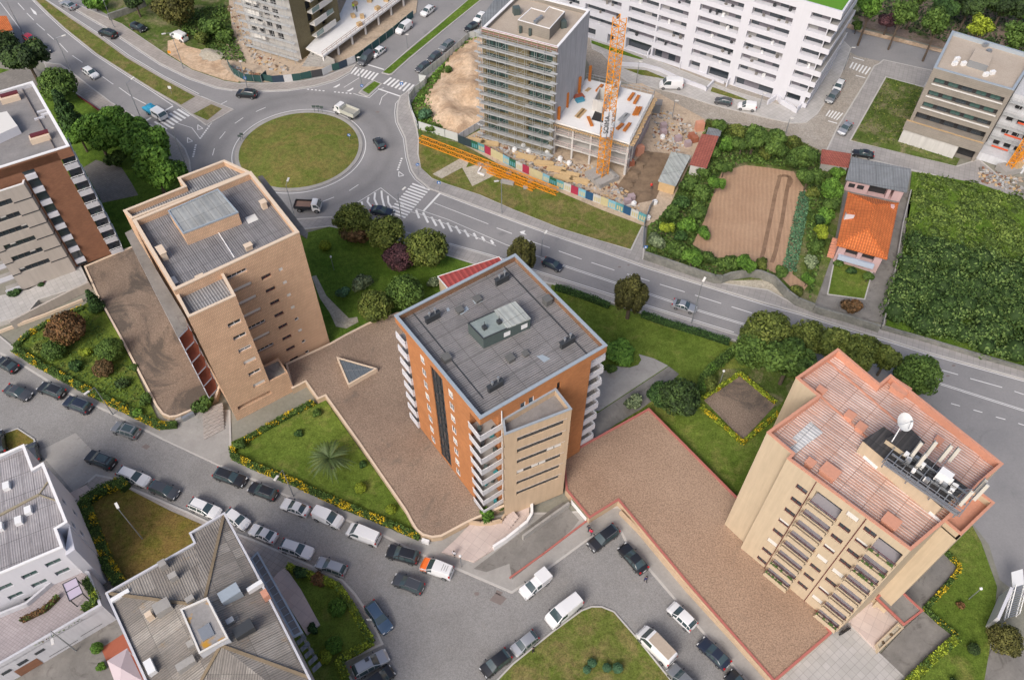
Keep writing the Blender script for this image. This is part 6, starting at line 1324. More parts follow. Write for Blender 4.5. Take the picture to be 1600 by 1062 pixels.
for f_ in ((pp[0], pp[1], r0), (pp[1], pp[2], r1, r0), (pp[2], pp[3], r1), (pp[3], pp[0], r0, r1)):
 d = (f_[1]-f_[0]); m = MB(math.atan2(d.y, d.x)); f2 = list(f_); n = (f2[1]-f2[0]).cross(f2[2]-f2[0]); f2 = f2 if n.z > 0 else f2[::-1]; m.face(f2); m.build('roof', M['orange_tile'], RH)
m = MB()
for a, b in ((pp[0], r0), (pp[1], r0), (pp[2], r1), (pp[3], r1), (r0, r1)): m.bar(a+Vector((0, 0, .05)), b+Vector((0, 0, .05)), .25, .14)
m.ring(hp, .12, he-.18, he+.02); m.build('ridge_tiles', M['orange_tile'], RH)
a = G(1330, 331, 6); m = MB(); m.box(a[0], a[1], 3.8, 1.4, .6, 2.0, -.2); c = m.build('chimney', M['offwhite_wall'], RH); m = MB(); m.box(a[0], a[1], 5.8, 1.5, .9, .1, -.2); m.build('chimney_cap', M['orange_tile'], c)
a = G(1395, 321, 5); m = MB(); m.box(a[0], a[1], 4.0, .6, .6, 1.0, -.2); m.build('chimney', pink, RH)
m = MB(); P = [hf.pt(.4, 0, 1.3)[:2], hf.pt(hf.L-.9, 0, 1.3)[:2], hf.pt(hf.L-.9, 0, 0.01)[:2], hf.pt(.4, 0, .01)[:2]]; m.prism(P, 1.9, 2.1, 0, None, True); m.prism([P[0], P[1], hf.pt(hf.L-.9, 0, 1.15)[:2], hf.pt(.4, 0, 1.15)[:2]], 2.11, 2.9, 0); m.build('balcony', plain('pale_blue_render', (.42, .48, .58), .8), RH)
m = MB(); hs = [w_ for w_ in hw if w_.n.x < -.7][0]
for k in range(7): m.prism([hs.pt(hs.L-1.0-k*.45, 0, 1.1)[:2], hs.pt(hs.L-.55-k*.45, 0, 1.1)[:2], hs.pt(hs.L-.55-k*.45, 0, .01)[:2], hs.pt(hs.L-1.0-k*.45, 0, .01)[:2]], .15, .3+k*.28)
m.build('outside_steps', M['terracotta'], RH)
t_ = empty('outbuilding', (*G(1374, 275), .15), 'long low outbuilding with a dark grey ribbed roof behind the orange-roofed house', 'outbuilding')
op = [G(1331, 245, 3.4), G(1424, 264, 3.4), G(1417, 301, 2.8), G(1321, 281, 2.8)]
m = MB(-.2); m.face([(*op[3], 2.8), (*op[2], 2.8), (*op[1], 3.4), (*op[0], 3.4)]); m.face([(*op[0], 3.3), (*op[1], 3.3), (*op[2], 2.7), (*op[3], 2.7)]); m.build('roof', M['zinc'], t_)
ii = inset(ccw(op), .4); ow2 = [WF(ii[i], ii[(i+1) % 4], .15, 2.72) for i in range(4)]; o2 = min(ow2, key=lambda w_: w_.n.dot(Vector((0, 1)))); m = MB()
o2.holes += [(.5, 1.6, 1.0, 2.0, .15, 1), (2.0, 3.2, 1.0, 2.0, .15, 1), (4.0, 7.2, .2, 2.4, 1.2, 1), (7.8, o2.L-1.6, .2, 2.5, 2.0, 1)]
for w_ in ow2: w_.mesh(m, 0)
m.build('wall', [pink, M['dark_in']], t_)
def shed(label, px, z0, z1_, mat, wallm, name='shed', ang=0):
 p4 = GP(px, z1_); t = empty(name, (*p4[0], .15), label, 'shed'); ii = inset(ccw(p4), .2); m = MB(); m.prism(ii, .15, z1_-.12, 0, top=False); m.build('wall', M[wallm], t); m = MB(ang); m.prism(p4, z1_-.1, z1_, 0, None, True); m.build('roof', M[mat], t); return t
shed('shed with a faded red tile roof beside the vegetable plot', [(1097, 209), (1123, 213), (1104, 263), (1077, 257)], 0, 2.6, 'red_tile', 'conc_wall', ang=1.2)
shed('open shed with pale sheet-metal roof beside the muddy excavation', [(1049, 237), (1080, 243), (1056, 291), (1028, 283)], 0, 2.4, 'metal_roof', 'wood', ang=.3)
shed('low lean-to with a patchy red roof by the street', [(1284, 233), (1330, 240), (1326, 262), (1282, 255)], 0, 1.9, 'red_tile', 'conc', ang=.2)
shed('small grey-roofed hut beside the red tile shed', [(1107, 199), (1128, 203), (1125, 213), (1103, 210)], 0, 2.2, 'zinc', 'conc', ang=.2)
shed('small site hut with a pale roof near the concrete frame', [(1022, 154), (1036, 156), (1034, 165), (1020, 163)], 0, 2.3, 'felt', 'grey_metal')
t_ = empty('annex_building', (*G(735, 430), .15), 'low building with a red ribbed metal roof behind the orange brick block', 'building')
q4 = [G(683, 431, 3.4), G(778, 402, 3.4), G(800, 415, 3.4), G(698, 446, 3.4)]
q4 = [G(683, 432, 3.4), G(780, 401, 3.4), G(812, 440, 3.4), G(720, 475, 3.4)]
m = MB(.5); m.prism(q4, 3.3, 3.42, 0, None, True); m.build('roof', M['red_sheet'], t_); m = MB(); m.prism(inset(ccw(q4), .15), .15, 3.3, 0, top=False); m.build('wall', M['tan_wall'], t_); m = MB(); m.ring(q4, .12, 3.2, 3.5); m.build('roof_edge', M['trim_white'], t_)
t_ = empty('house', (*G(0, 40), .1), 'orange-roofed house just inside the top left corner', 'house')
m = MB(); q4 = [G(-40, 26, 4), G(10, 25, 4), G(20, 46, 4), G(-40, 62, 4)]; m.prism(q4, 3.8, 4, 0, None, True); m.build('roof', M['orange_tile'], t_); m = MB(); m.prism(inset(ccw(q4), .3), .1, 3.8, 0, top=False); m.build('wall', M['conc_wall'], t_)
# stair structure bottom right
t_ = empty('outdoor_staircase', (*G(1580, 950), .1), 'white outdoor metal staircase beside a white wall at the right edge', 'staircase')
m = MB(); wl_ = [G(1584, 918, 3.2), G(1562, 968, 3.2), G(1558, 964, 3.2), G(1579, 916, 3.2)]; m.prism(wl_, .1, 3.2, 0); m.build('wall', M['white_wall'], t_)
m = MB(); a0_, a1_ = Vector(G(1582, 918, 3)), Vector(G(1569, 968, .3)); wv = Vector((1.6, .45))
for k in range(14):
 p = a0_+(a1_-a0_)*k/14; m.prism([tuple(p), tuple(p+wv), tuple(p+wv+(a1_-a0_)*.045), tuple(p+(a1_-a0_)*.045)], 3.0-k*.2, 3.06-k*.2, 0, None, True)
m.build('treads', M['grey_metal'], t_); m = MB()
for o_2 in (Vector((0, 0)), wv):
 P, Q = a0_+o_2, a1_+o_2; m.bar((*P, 3), (*Q, .3), .1, .25); m.bar((*P, 4), (*Q, 1.3), .08)
 for k in range(8): q = P+(Q-P)*k/7; z = 3-2.7*k/7; m.bar((*q, z), (*q, z+1), .06)
m.prism([tuple(a0_), tuple(a0_+wv), tuple(a0_+wv+Vector((.6, 2))), tuple(a0_+Vector((.6, 2)))], 2.95, 3.05, 0, None, True); m.build('handrail', M['white_metal'], t_)
# ================================================================ fences and walls
wfence('dark green fabric fence round rubble by the road', [(358, 105), (366, 118), (385, 128), (410, 130), (418, 122)], 1.7, 'green_net')
pn_ = [M['green_net'], plain('dark_blue_hoarding', (.03, .05, .08), .7, var=.2), plain('white_printed_hoarding', (.55, .55, .55), .7, var=.25, sc_=1.5), M['green_net'], plain('charcoal_hoarding', (.05, .05, .055), .7), plain('pale_printed_hoarding', (.48, .49, .50), .7, var=.2, sc_=1.5)]
wfence('curved printed hoarding round the top-left building site', [(411, 127), (427, 130), (445, 129), (471, 126), (488, 122), (505, 119), (520, 112), (531, 109), (556, 98)], 1.6, None, 1.9, None, .08, panels=pn_)
wfence('long dark green hoarding along the side road with parked cars', [(556, 98), (582, 79), (615, 54), (646, 28)], 1.6, None, 2.6, 'grey_metal', .08, panels=[M['green_net'], plain('teal_hoarding', (.03, .09, .10), .7, var=.3), M['green_net']])
wfence('pale grey sheet fence with posts round the sandy lot', [(642, 172), (640, 160), (648, 148), (664, 136), (667, 130), (655, 128), (696, 96), (733, 62), (752, 57)], 1.7, 'beige_fence', 1.6, 'grey_metal')
wfence('white and blue railing beside the curving pavement', [(641, 165), (644, 178), (650, 192), (653, 203)], .9, 'white_metal', 1.0)
wfence('long pale sheet fence behind the orange crane jib', [(655, 203), (716, 222)], 1.9, 'beige_fence', 3)
wfence('grey sheet fence between the sandy lot and the scaffolded tower', [(716, 222), (757, 197)], 1.7, 'grey_wall', 1.4)
hc = {'green': plain('hoarding_green', (.02, .11, .06), .6, var=.3, sc_=1), 'teal': plain('hoarding_teal', (.10, .30, .33), .6, var=.35, sc_=.8), 'red': plain('hoarding_crimson', (.35, .03, .07), .6), 'cream': plain('hoarding_cream', (.50, .45, .26), .6, var=.2, sc_=.8),
 'blue': plain('hoarding_blue', (.02, .08, .17), .6, var=.2), 'sky': plain('hoarding_sky', (.20, .42, .52), .6, var=.3, sc_=.8), 'dark': plain('hoarding_dark', (.03, .05, .06), .6, var=.3), 'white': plain('hoarding_white', (.5, .5, .47), .6, var=.25, sc_=1)}
seq = ['dark', 'dark', 'green', 'teal', 'red', 'cream', 'cream', 'sky', 'green', 'white', 'red', 'cream', 'cream', 'sky', 'green', 'teal', 'white', 'red', 'sky', 'blue', 'white', 'cream', 'sky', 'teal', 'blue', 'white', 'teal']
t_ = empty('painted_hoarding', (*G(716, 222), .1), 'long hoarding of green, teal, cream, crimson and blue advertising panels', 'hoarding')
W = GP([(716, 224), (760, 241), (800, 262), (840, 280), (868, 293), (930, 317), (972, 333), (1008, 349)]); tot = sum(math.dist(a, b) for a, b in zip(W, W[1:])); n_ = len(seq); pos = 0
def along(s):
 for a, b in zip(W, W[1:]):
  L = math.dist(a, b)
  if s <= L: return (a[0]+(b[0]-a[0])*s/L, a[1]+(b[1]-a[1])*s/L)
  s -= L
 return W[-1]
for k, c in enumerate(seq):
 a, b = along(tot*k/n_), along(tot*(k+1)/n_); d = unit(vsub(b, a)); m = MB(); obox(m, a, d, math.dist(a, b)-.02, .08, .15, 1.95); o = m.build('panel', hc[c], t_)
 if c in ('sky', 'teal', 'white', 'green'):
  m = MB(); L = math.dist(a, b); dn_ = (d[1], -d[0])
  for q in range(3):
   u = L*(.14+.28*q); P = lambda u, z: (a[0]+d[0]*u+dn_[0]*.02, a[1]+d[1]*u+dn_[1]*.02, z)
   m = MB().face([P(u, .45), P(u+L*.18, .45), P(u+L*.18, 1.4), P(u, 1.4)]); m.build('printed_motif', hc['cream'] if c != 'green' else hc['teal'], o)
wfence('narrow metal barrier between the building site and the field path', [(1008, 349), (1014, 330), (1020, 322)], 1.3, 'grey_metal', 1.2)
wfence('pair of steel barriers leading down to the pavement', [(1004, 388), (1006, 356), (1014, 332)], 1.3, 'grey_metal', 1.2)
def wallt(label, pts, h_, mat, th=.35, name='boundary_wall', z=.05, cap=None):
 W = GP(pts, h_); m = MB()
 for a, b in zip(W, W[1:]): obox(m, a, unit(vsub(b, a)), math.dist(a, b)+.05, th, z, h_, 0)
 return m.build(name, M[mat], label=label, cat='wall')
wallt('mossy stone wall round the ploughed field along the avenue', [(1007, 394), (1040, 405), (1075, 417), (1118, 431), (1130, 432), (1143, 427), (1175, 422), (1190, 424), (1210, 432), (1232, 455), (1247, 466), (1273, 476)], 1.9, 'stone_wall')
wallt('grey net-covered wall in front of the orange-roofed house', [(1273, 479), (1300, 487), (1330, 495), (1376, 510)], 1.6, 'stone_wall')
wallt('low stone wall below the overgrown plot', [(1378, 510), (1440, 527), (1523, 552), (1600, 574), (1700, 606)], .9, 'stone_wall')
wallt('thin pale wall between the house yard and the overgrown plot', [(1423, 296), (1410, 350), (1400, 412), (1380, 506)], 1.2, 'conc', .2)
wallt('rough stone wall beside the green verge at the top', [(168, 23), (200, 12), (226, 1)], 1.6, 'stone_wall', .5)
wallt('low brown fence wall between the wide pavement and the green trees', [(120, 148), (142, 163), (165, 179)], .6, 'maroon', .15)
wallt('tan retaining wall with slots along the turning circle', [(1200, 1054), (1150, 998), (1075, 916), (1000, 826), (971, 797)], 1.0, 'tan_bay', .3)
wallt('concrete wall beside the garage ramp', [(818, 838), (835, 825), (862, 806), (890, 786)], 1.3, 'conc', .3)
wallt('thin red-capped kerb wall between ramp and pavement', [(797, 903), (850, 865), (880, 842), (921, 811)], .35, 'red_cap', .2)
m = MB(); P, Q = G(893, 779, .9), G(920, 811, .9); h_ = WF(P, Q, .1, 1.4); h_ = h_ if h_.n.x < 0 else WF(Q, P, .1, 1.4); m.face([h_.pt(.2, .15, .25), h_.pt(h_.L-.2, .15, .25), h_.pt(h_.L-.2, 1.35, .25), h_.pt(.2, 1.35, .25)]); m.build('garage_door', M['white_metal'], label='white garage door at the end of the dark ramp', cat='garage door')
# entrance platform of the orange block: pinkish forecourt with curved walls
slab('entrance_forecourt', [(690, 862), (712, 842), (735, 818), (785, 817), (800, 808), (812, 795), (806, 782), (822, 775), (828, 788), (826, 806), (812, 822), (776, 855), (741, 877)], .45, 'paving_pink', 'pinkish paved forecourt with round white edge at the orange block entrance')
def curvewall(label, pts, z0, z1_, th, mat, z=None, name='curved_wall'):
 W = GP(pts, z1_ if z is None else z); m = MB()
 for a, b in zip(W, W[1:]): obox(m, a, unit(vsub(b, a)), math.dist(a, b)+.06, th, z0, z1_)
 return m.build(name, M[mat], label=label, cat='wall')
curvewall('smooth white parapet curling round the orange block entrance ramp', [(825, 778), (829, 788), (829, 800), (822, 812), (810, 822), (790, 838), (770, 851)], .1, 1.2, .35, 'trim_white')
curvewall('tan planter wall curving past the orange block entrance', [(733, 815), (750, 817), (768, 816), (784, 812), (790, 803), (794, 796)], .2, 1.25, .25, 'tan_bay')
m = MB()
for k in range(5): P, Q = G(786+k*3.2, 813-k*3.5, .6), G(796+k*3.2, 826-k*3.6, .6); m.bar((*P, .5+k*.12), (*Q, .5+k*.12), .4, .15)
m.build('entrance_steps', M['paving_pink'], label='low stone steps curving up to the orange block entrance', cat='steps')
m = MB(); P = G(313, 672), G(352, 650)
for k in range(9): m.bar((*G(318, 684-k*4.6, .3), .2+k*.1), (*G(350, 667-k*4, .3), .2+k*.1), .5, .1)
m.build('entrance_steps', M['paving_warm'], label='fan of pale steps at the foot of the tan brick block', cat='steps')
for i, (x, y) in enumerate(((280, 655), (289, 652), (298, 647))): a = G(x, y, .6); m = MB(); m.box(a[0], a[1], .1, .9, .5, .75, .6); m.build('utility_box', M['grey_metal'] if i else M['conc'], label=('leftmost', 'middle', 'rightmost')[i]+' of three utility boxes under the rounded gravel terrace', cat='utility box')
a = G(665, 845, .6); m = MB(); m.box(a[0], a[1], .1, 1.0, .4, .8, -.3); m.build('utility_box', M['white_metal'], label='white utility box at the rounded corner of the brown gravel terrace', cat='utility box')
# ================================================================ vehicles
TYRE = plain('tyre_rubber', (.02, .02, .02), .9); RIM = plain('alloy_rim', (.30, .31, .32), .4, .7); CGL = plain('car_glass', (.045, .07, .075), .05, 0, 1.0); LAMP = plain('headlight_lens', (.55, .56, .56), .15, 0, .8); TAIL = plain('tail_light_red', (.40, .01, .01), .25)
def paint(name, c, metal=.0): 
 t = NT(name); t.col(c); t.b.inputs['Coat Weight'].default_value = .6; t.b.inputs['Coat Roughness'].default_value = .12; return t.done(.38, metal, .5)
PT = {'white': paint('white_car_paint', (.72, .72, .72)), 'black': paint('black_car_paint', (.014, .015, .018)), 'grey': paint('dark_grey_car_paint', (.07, .075, .085), .3), 'silver': paint('silver_car_paint', (.42, .43, .45), .5),
 'midgrey': paint('grey_car_paint', (.24, .25, .26), .4), 'blue': paint('steel_blue_car_paint', (.07, .12, .19), .4), 'navy': paint('navy_car_paint', (.02, .028, .05), .2), 'red': paint('red_car_paint', (.42, .02, .04)), 'cream': paint('cream_truck_paint', (.50, .50, .44)), 'orange': paint('orange_bonnet_paint', (.85, .17, .02))}
PROF = {
'hatchback': ([(-2.02, .62), (-1.97, .95), (-1.72, 1.36), (-1.35, 1.45), (-.2, 1.47), (.3, 1.40), (1.02, 1.0), (1.75, .84), (2.02, .58)], .88, .86, 1.30, (-1.9, -1.4), (.32, 1.05)),
'sedan': ([(-2.25, .62), (-2.18, .93), (-1.62, 1.0), (-.98, 1.36), (-.5, 1.43), (.1, 1.42), (.85, 1.0), (1.95, .82), (2.25, .56)], .90, .86, 1.35, (-1.65, -.95), (.1, .88)),
'estate': ([(-2.3, .62), (-2.25, .98), (-1.98, 1.38), (-1.7, 1.46), (-.2, 1.49), (.25, 1.42), (1.0, 1.0), (1.98, .84), (2.3, .58)], .90, .88, 1.42, (-2.22, -1.75), (.25, 1.02)),
'suv': ([(-2.2, .7), (-2.15, 1.08), (-1.95, 1.5), (-1.6, 1.6), (-.2, 1.63), (.3, 1.55), (.98, 1.12), (1.95, .98), (2.2, .65)], .93, 1.0, 1.4, (-2.1, -1.7), (.3, 1.0)),
'small_van': ([(-2.12, .7), (-2.1, 1.55), (-2.0, 1.78), (-.3, 1.82), (.35, 1.76), (1.12, 1.14), (1.8, .98), (2.1, .62)], .91, 1.05, 1.35, (-2.15, -2.02), (.35, 1.15)),
'van': ([(-2.5, .75), (-2.47, 1.7), (-2.38, 1.95), (.2, 1.98), (1.0, 1.9), (1.72, 1.25), (2.25, 1.05), (2.5, .65)], .97, 1.2, 1.7, (-2.5, -2.4), (1.0, 1.75)),
'large_van': ([(-2.75, .75), (-2.72, 2.1), (-2.62, 2.35), (.9, 2.38), (1.3, 2.25), (1.95, 1.4), (2.5, 1.1), (2.75, .65)], 1.0, 1.3, 1.85, (-2.75, -2.65), (1.3, 1.98)),
}
def make_vehicle(kind):
 prof, hw, belt, wb, rg, fg = PROF[kind]; t = empty('parked_car' if 'van' not in kind else 'parked_van', (0, 0, 0)); xs = sorted({p[0] for p in prof} | {rg[0], rg[1], fg[0], fg[1]} | ({-.65, -.55, .18} if kind not in ('large_van', 'van', 'small_van') else {.25 if kind == 'small_van' else .15}))
 px_ = [p[0] for p in prof]; pz = [p[1] for p in prof]; S = []; hl = prof[-1][0]
 for x in xs:
  zt = float(np.interp(x, px_, pz)); e = max(0, abs(x)-hl*.80)/(hl*.2); w_ = hw*(1-.16*e*e); zb = .22+.1*e; b = min(zt-.03, belt+.05*(-x/hl) if zt > belt else zt-.03); b = min(b, zt-.03); c = max(0, zt-b); k = min(1, c/.5)
  rw = w_*(.93-.17*k) if 'van' not in kind else w_*(.95-.09*k)
  S.append([(w_*.88, zb), (w_, zb+.22), (w_, b-.12), (w_*.955, b), (rw, b+c*.86), (rw*.9, zt), (rw*.45, zt+.02), (0, zt+.028)])
 parts = {'body': MB(), 'windscreen': MB(), 'rear_window': MB(), 'side_window': MB(), 'side_windowR': MB()}
 for i in range(len(xs)-1):
  x0, x1 = xs[i], xs[i+1]; mx = (x0+x1)/2
  for sgn in (1, -1):
   for j in range(7):
    q = [(x0, S[i][j][0]*sgn, S[i][j][1]), (x1, S[i+1][j][0]*sgn, S[i+1][j][1]), (x1, S[i+1][j+1][0]*sgn, S[i+1][j+1][1]), (x0, S[i][j+1][0]*sgn, S[i][j+1][1])]
    if sgn < 0: q = q[::-1]
    q = q[::-1]; key = 'body'
    ch = min(S[i][7][1]-S[i][3][1], S[i+1][7][1]-S[i+1][3][1]); chm = max(S[i][7][1]-S[i][3][1], S[i+1][7][1]-S[i+1][3][1])
    if j == 3 and chm > .3 and x1-x0 > .12 and (ch > .12 or fg[0] <= mx): 
     ok = True
     if kind in ('van', 'large_van', 'small_van'): ok = mx > (.15 if kind != 'small_van' else .25)
     if ok and mx < fg[1]-.05 and mx > rg[0]: key = 'side_window' if sgn > 0 else 'side_windowR'
    if j >= 5 and fg[0] <= mx <= fg[1]: key = 'windscreen'
    if j >= 5 and rg[0] <= mx <= rg[1] and 'van' not in kind: key = 'rear_window'
    parts[key].face(q)
 for i, s in ((0, -1), (len(xs)-1, 1)):
  x = xs[i]; loop = [(x, y, z) for y, z in S[i]]+[(x, -y, z) for y, z in S[i][::-1]]; parts['body'].face(loop if s > 0 else loop[::-1])
 parts['body'].face([(xs[0], -hw*.85, .22), (xs[0], hw*.85, .22), (xs[-1], hw*.85, .22), (xs[-1], -hw*.85, .22)])
 for k, m in parts.items():
  if not m.f: continue
  o = m.build(k.replace('R', ''), PT['white'] if k == 'body' else CGL, t, smooth=(k == 'body'), local=True, merge=True)
  if k == 'body':
   for p in o.data.polygons: p.use_smooth = True
   o.data.set_sharp_from_angle(angle=math.radians(28))
 if 'van' in kind: m = MB(); x = prof[0][0]-.012; m.face([(x, .1, belt+.1), (x, hw*.75, belt+.1), (x, hw*.7, belt+.5), (x, .1, belt+.5)][::-1]); m.face([(x, -hw*.75, belt+.1), (x, -.1, belt+.1), (x, -.1, belt+.5), (x, -hw*.7, belt+.5)][::-1]); m.build('rear_window', CGL, t, local=True)
 if kind in ('estate', 'suv'):
  for sy in (1, -1): m = MB(); m.bar((-1.7, sy*hw*.68, prof[3][1]+.06), (.1, sy*hw*.68, prof[3][1]+.07), .05); m.build('roof_rail', RIM, t, local=True)
 R_w = .33 if 'van' not in kind else .36
 wx = wb if 'van' not in kind else wb
 for sx in (1, -1):
  for sy in (1, -1):
   m = MB(); x = sx*wx; m.tube((x, sy*(hw-.2), R_w), (x, sy*(hw+.015), R_w), R_w, n=18); w_ = m.build('wheel', TYRE, t, local=True); m = MB(); m.tube((x, sy*(hw+.0), R_w), (x, sy*(hw+.028), R_w), R_w*.66, n=14); m.build('rim', RIM, w_, local=True)
 zf = prof[-1][1]; fx = prof[-1][0]; rx = prof[0][0]
 for sy in (1, -1):
  m = MB(); m.box(fx-.13, sy*hw*.66, zf+.0, .22, hw*.36, .13, sy*-.25); m.build('headlight', LAMP, t, local=True)
  m = MB(); zt = .85 if 'van' not in kind else 1.0; m.box(rx+.09, sy*hw*.76, zt, .2, hw*.26, .18 if 'van' not in kind else .45, sy*.2); m.build('tail_light', TAIL, t, local=True)
  m = MB(); m.box(fg[1]-.25, sy*(hw+.1), belt+.02, .12, .2, .13); m.build('wing_mirror', PT['black'], t, local=True)
 m = MB(); m.box(fx-.02, 0, .42, .05, .5, .11); m.build('number_plate', PT['white'], t, local=True); m = MB(); m.box(rx+.0, 0, .62 if 'van' not in kind else .5, .05, .5, .11); m.build('number_plate', PT['white'], t, local=True)
 return t
PROTO = {}
def wheels(t, xs, hw, r=.42):
 for x in xs:
  for sy in (1, -1): m = MB(); m.tube((x, sy*(hw-.28), r), (x, sy*hw, r), r, n=16); w_ = m.build('wheel', TYRE, t, local=True); m = MB(); m.tube((x, sy*hw, r), (x, sy*(hw+.02), r), r*.55, n=12); m.build('rim', RIM, w_, local=True)
def cab(t, x0, x1, hw, h, mat):
 m = MB(); n = 2; P = [(x0, .5), (x1, .5), (x1+.05, 1.25), (x1-.45, h-.08), (x1-.7, h), (x0, h)]
 for s in (1, -1):
  q = [(x, s*hw*(1 if z < 1.3 else .9), z) for x, z in P]; m.face(q if s < 0 else q[::-1])
 for i in range(len(P)):
  a, b = P[i], P[(i+1) % len(P)]; wa, wb_ = hw*(1 if a[1] < 1.3 else .9), hw*(1 if b[1] < 1.3 else .9); m.face([(a[0], wa, a[1]), (a[0], -wa, a[1]), (b[0], -wb_, b[1]), (b[0], wb_, b[1])][::-1])
 m.build('cab', mat, t, local=True)
 m = MB(); a, b = (x1+.055, 1.3), (x1-.42, h-.12); m.face([(a[0]+.02, hw*.9, a[1]), (a[0]+.02, -hw*.9, a[1]), (b[0]+.04, -hw*.8, b[1]), (b[0]+.04, hw*.8, b[1])][::-1]); m.build('windscreen', CGL, t, local=True)
 for s in (1, -1): m = MB(); m.face([(x0+.25, s*(hw*.955), 1.25), (x1-.12, s*(hw*.96), 1.25), (x1-.5, s*(hw*.91+.01), h-.2), (x0+.25, s*(hw*.91+.01), h-.2)]); m.build('side_window', CGL, t, local=True); m = MB(); m.box(x1+.03, s*hw*.7, .7, .08, .35, .2); m.build('headlight', LAMP, t, local=True); m = MB(); m.box(x1-.2, s*(hw+.15), 1.35, .1, .2, .3); m.build('wing_mirror', PT['black'], t, local=True)
def bed(t, x0, x1, hw, z0, h, mat, inner):
 m = MB(); m.box((x0+x1)/2, 0, z0-.12, x1-x0, hw*2, .12); m.ring([(x0, -hw), (x1, -hw), (x1, hw), (x0, hw)], .07, z0, z0+h); m.build('cargo_bed', mat, t, local=True)
 m = MB(); m.sheet([(x0+.07, -hw+.07), (x1-.07, -hw+.07), (x1-.07, hw-.07), (x0+.07, hw-.07)], z0+h*.25); m.build('bed_floor', inner, t, local=True)
 m = MB(); m.bar((x0, 0, z0-.25), (x1+1, 0, z0-.25), .9, .2); m.build('chassis', M['dark_metal'], t, local=True)
def truck(kind):
 t = empty('truck', (0, 0, 0))
 if kind == 'tipper': cab(t, .85, 2.2, .92, 2.05, PT['white']); bed(t, -2.3, .7, 1.0, 1.0, .5, PT['black'], plain('dirty_brown_bed', (.22, .14, .11), .9)); wheels(t, (-1.4, 1.6), .95)
 if kind == 'dropside': cab(t, .95, 2.5, .95, 2.1, PT['white']); bed(t, -2.5, .8, 1.08, 1.0, .75, PT['cream'], plain('load_cover', (.34, .33, .29), .9, var=.15)); wheels(t, (-1.5, 1.8), .95)
 if kind == 'tarp':
  cab(t, -.1, 2.6, .95, 2.0, PT['white']); bed(t, -2.7, -.2, 1.02, .9, .4, plain('blue_bed', (.02, .17, .26), .6), M['dark_metal'])
  m = MB(); rr_ = random.Random(2); n = 7
  hs = [[1.25+.5*math.sin(math.pi*i/n)*math.sin(math.pi*j/n)+rr_.uniform(-.06, .1) for j in range(n+1)] for i in range(n+1)]
  for i in range(n):
   for j in range(n): X = lambda a: -2.75+a*2.5/n; Y = lambda b: -1.06+b*2.12/n; m.face([(X(i), Y(j), hs[i][j]), (X(i+1), Y(j), hs[i+1][j]), (X(i+1), Y(j+1), hs[i+1][j+1]), (X(i), Y(j+1), hs[i][j+1])])
  m.build('tarpaulin', plain('bright_blue_tarpaulin', (.03, .30, .48), .5, var=.3, sc_=1.5), t, local=True); wheels(t, (-1.6, 1.8), .95, .38)
 if kind == 'pickup':
  c = copy_tree(PROTO['hatchback']); 
  for ch in list(c.children):
   ch.parent = t
  bpy.data.objects.remove(c); t.name = 'pickup_truck'
  for ch in t.children:
   if ch.name.startswith('rear_window'): bpy.data.objects.remove(ch); break
  m = MB(); P = [(-2.15, -.82), (-.5, -.82), (-.5, .82), (-2.15, .82)]; m.prism(P, .7, 1.78, 0, None, True); m.build('cargo_box', PT['white'], t, local=True)
 return t
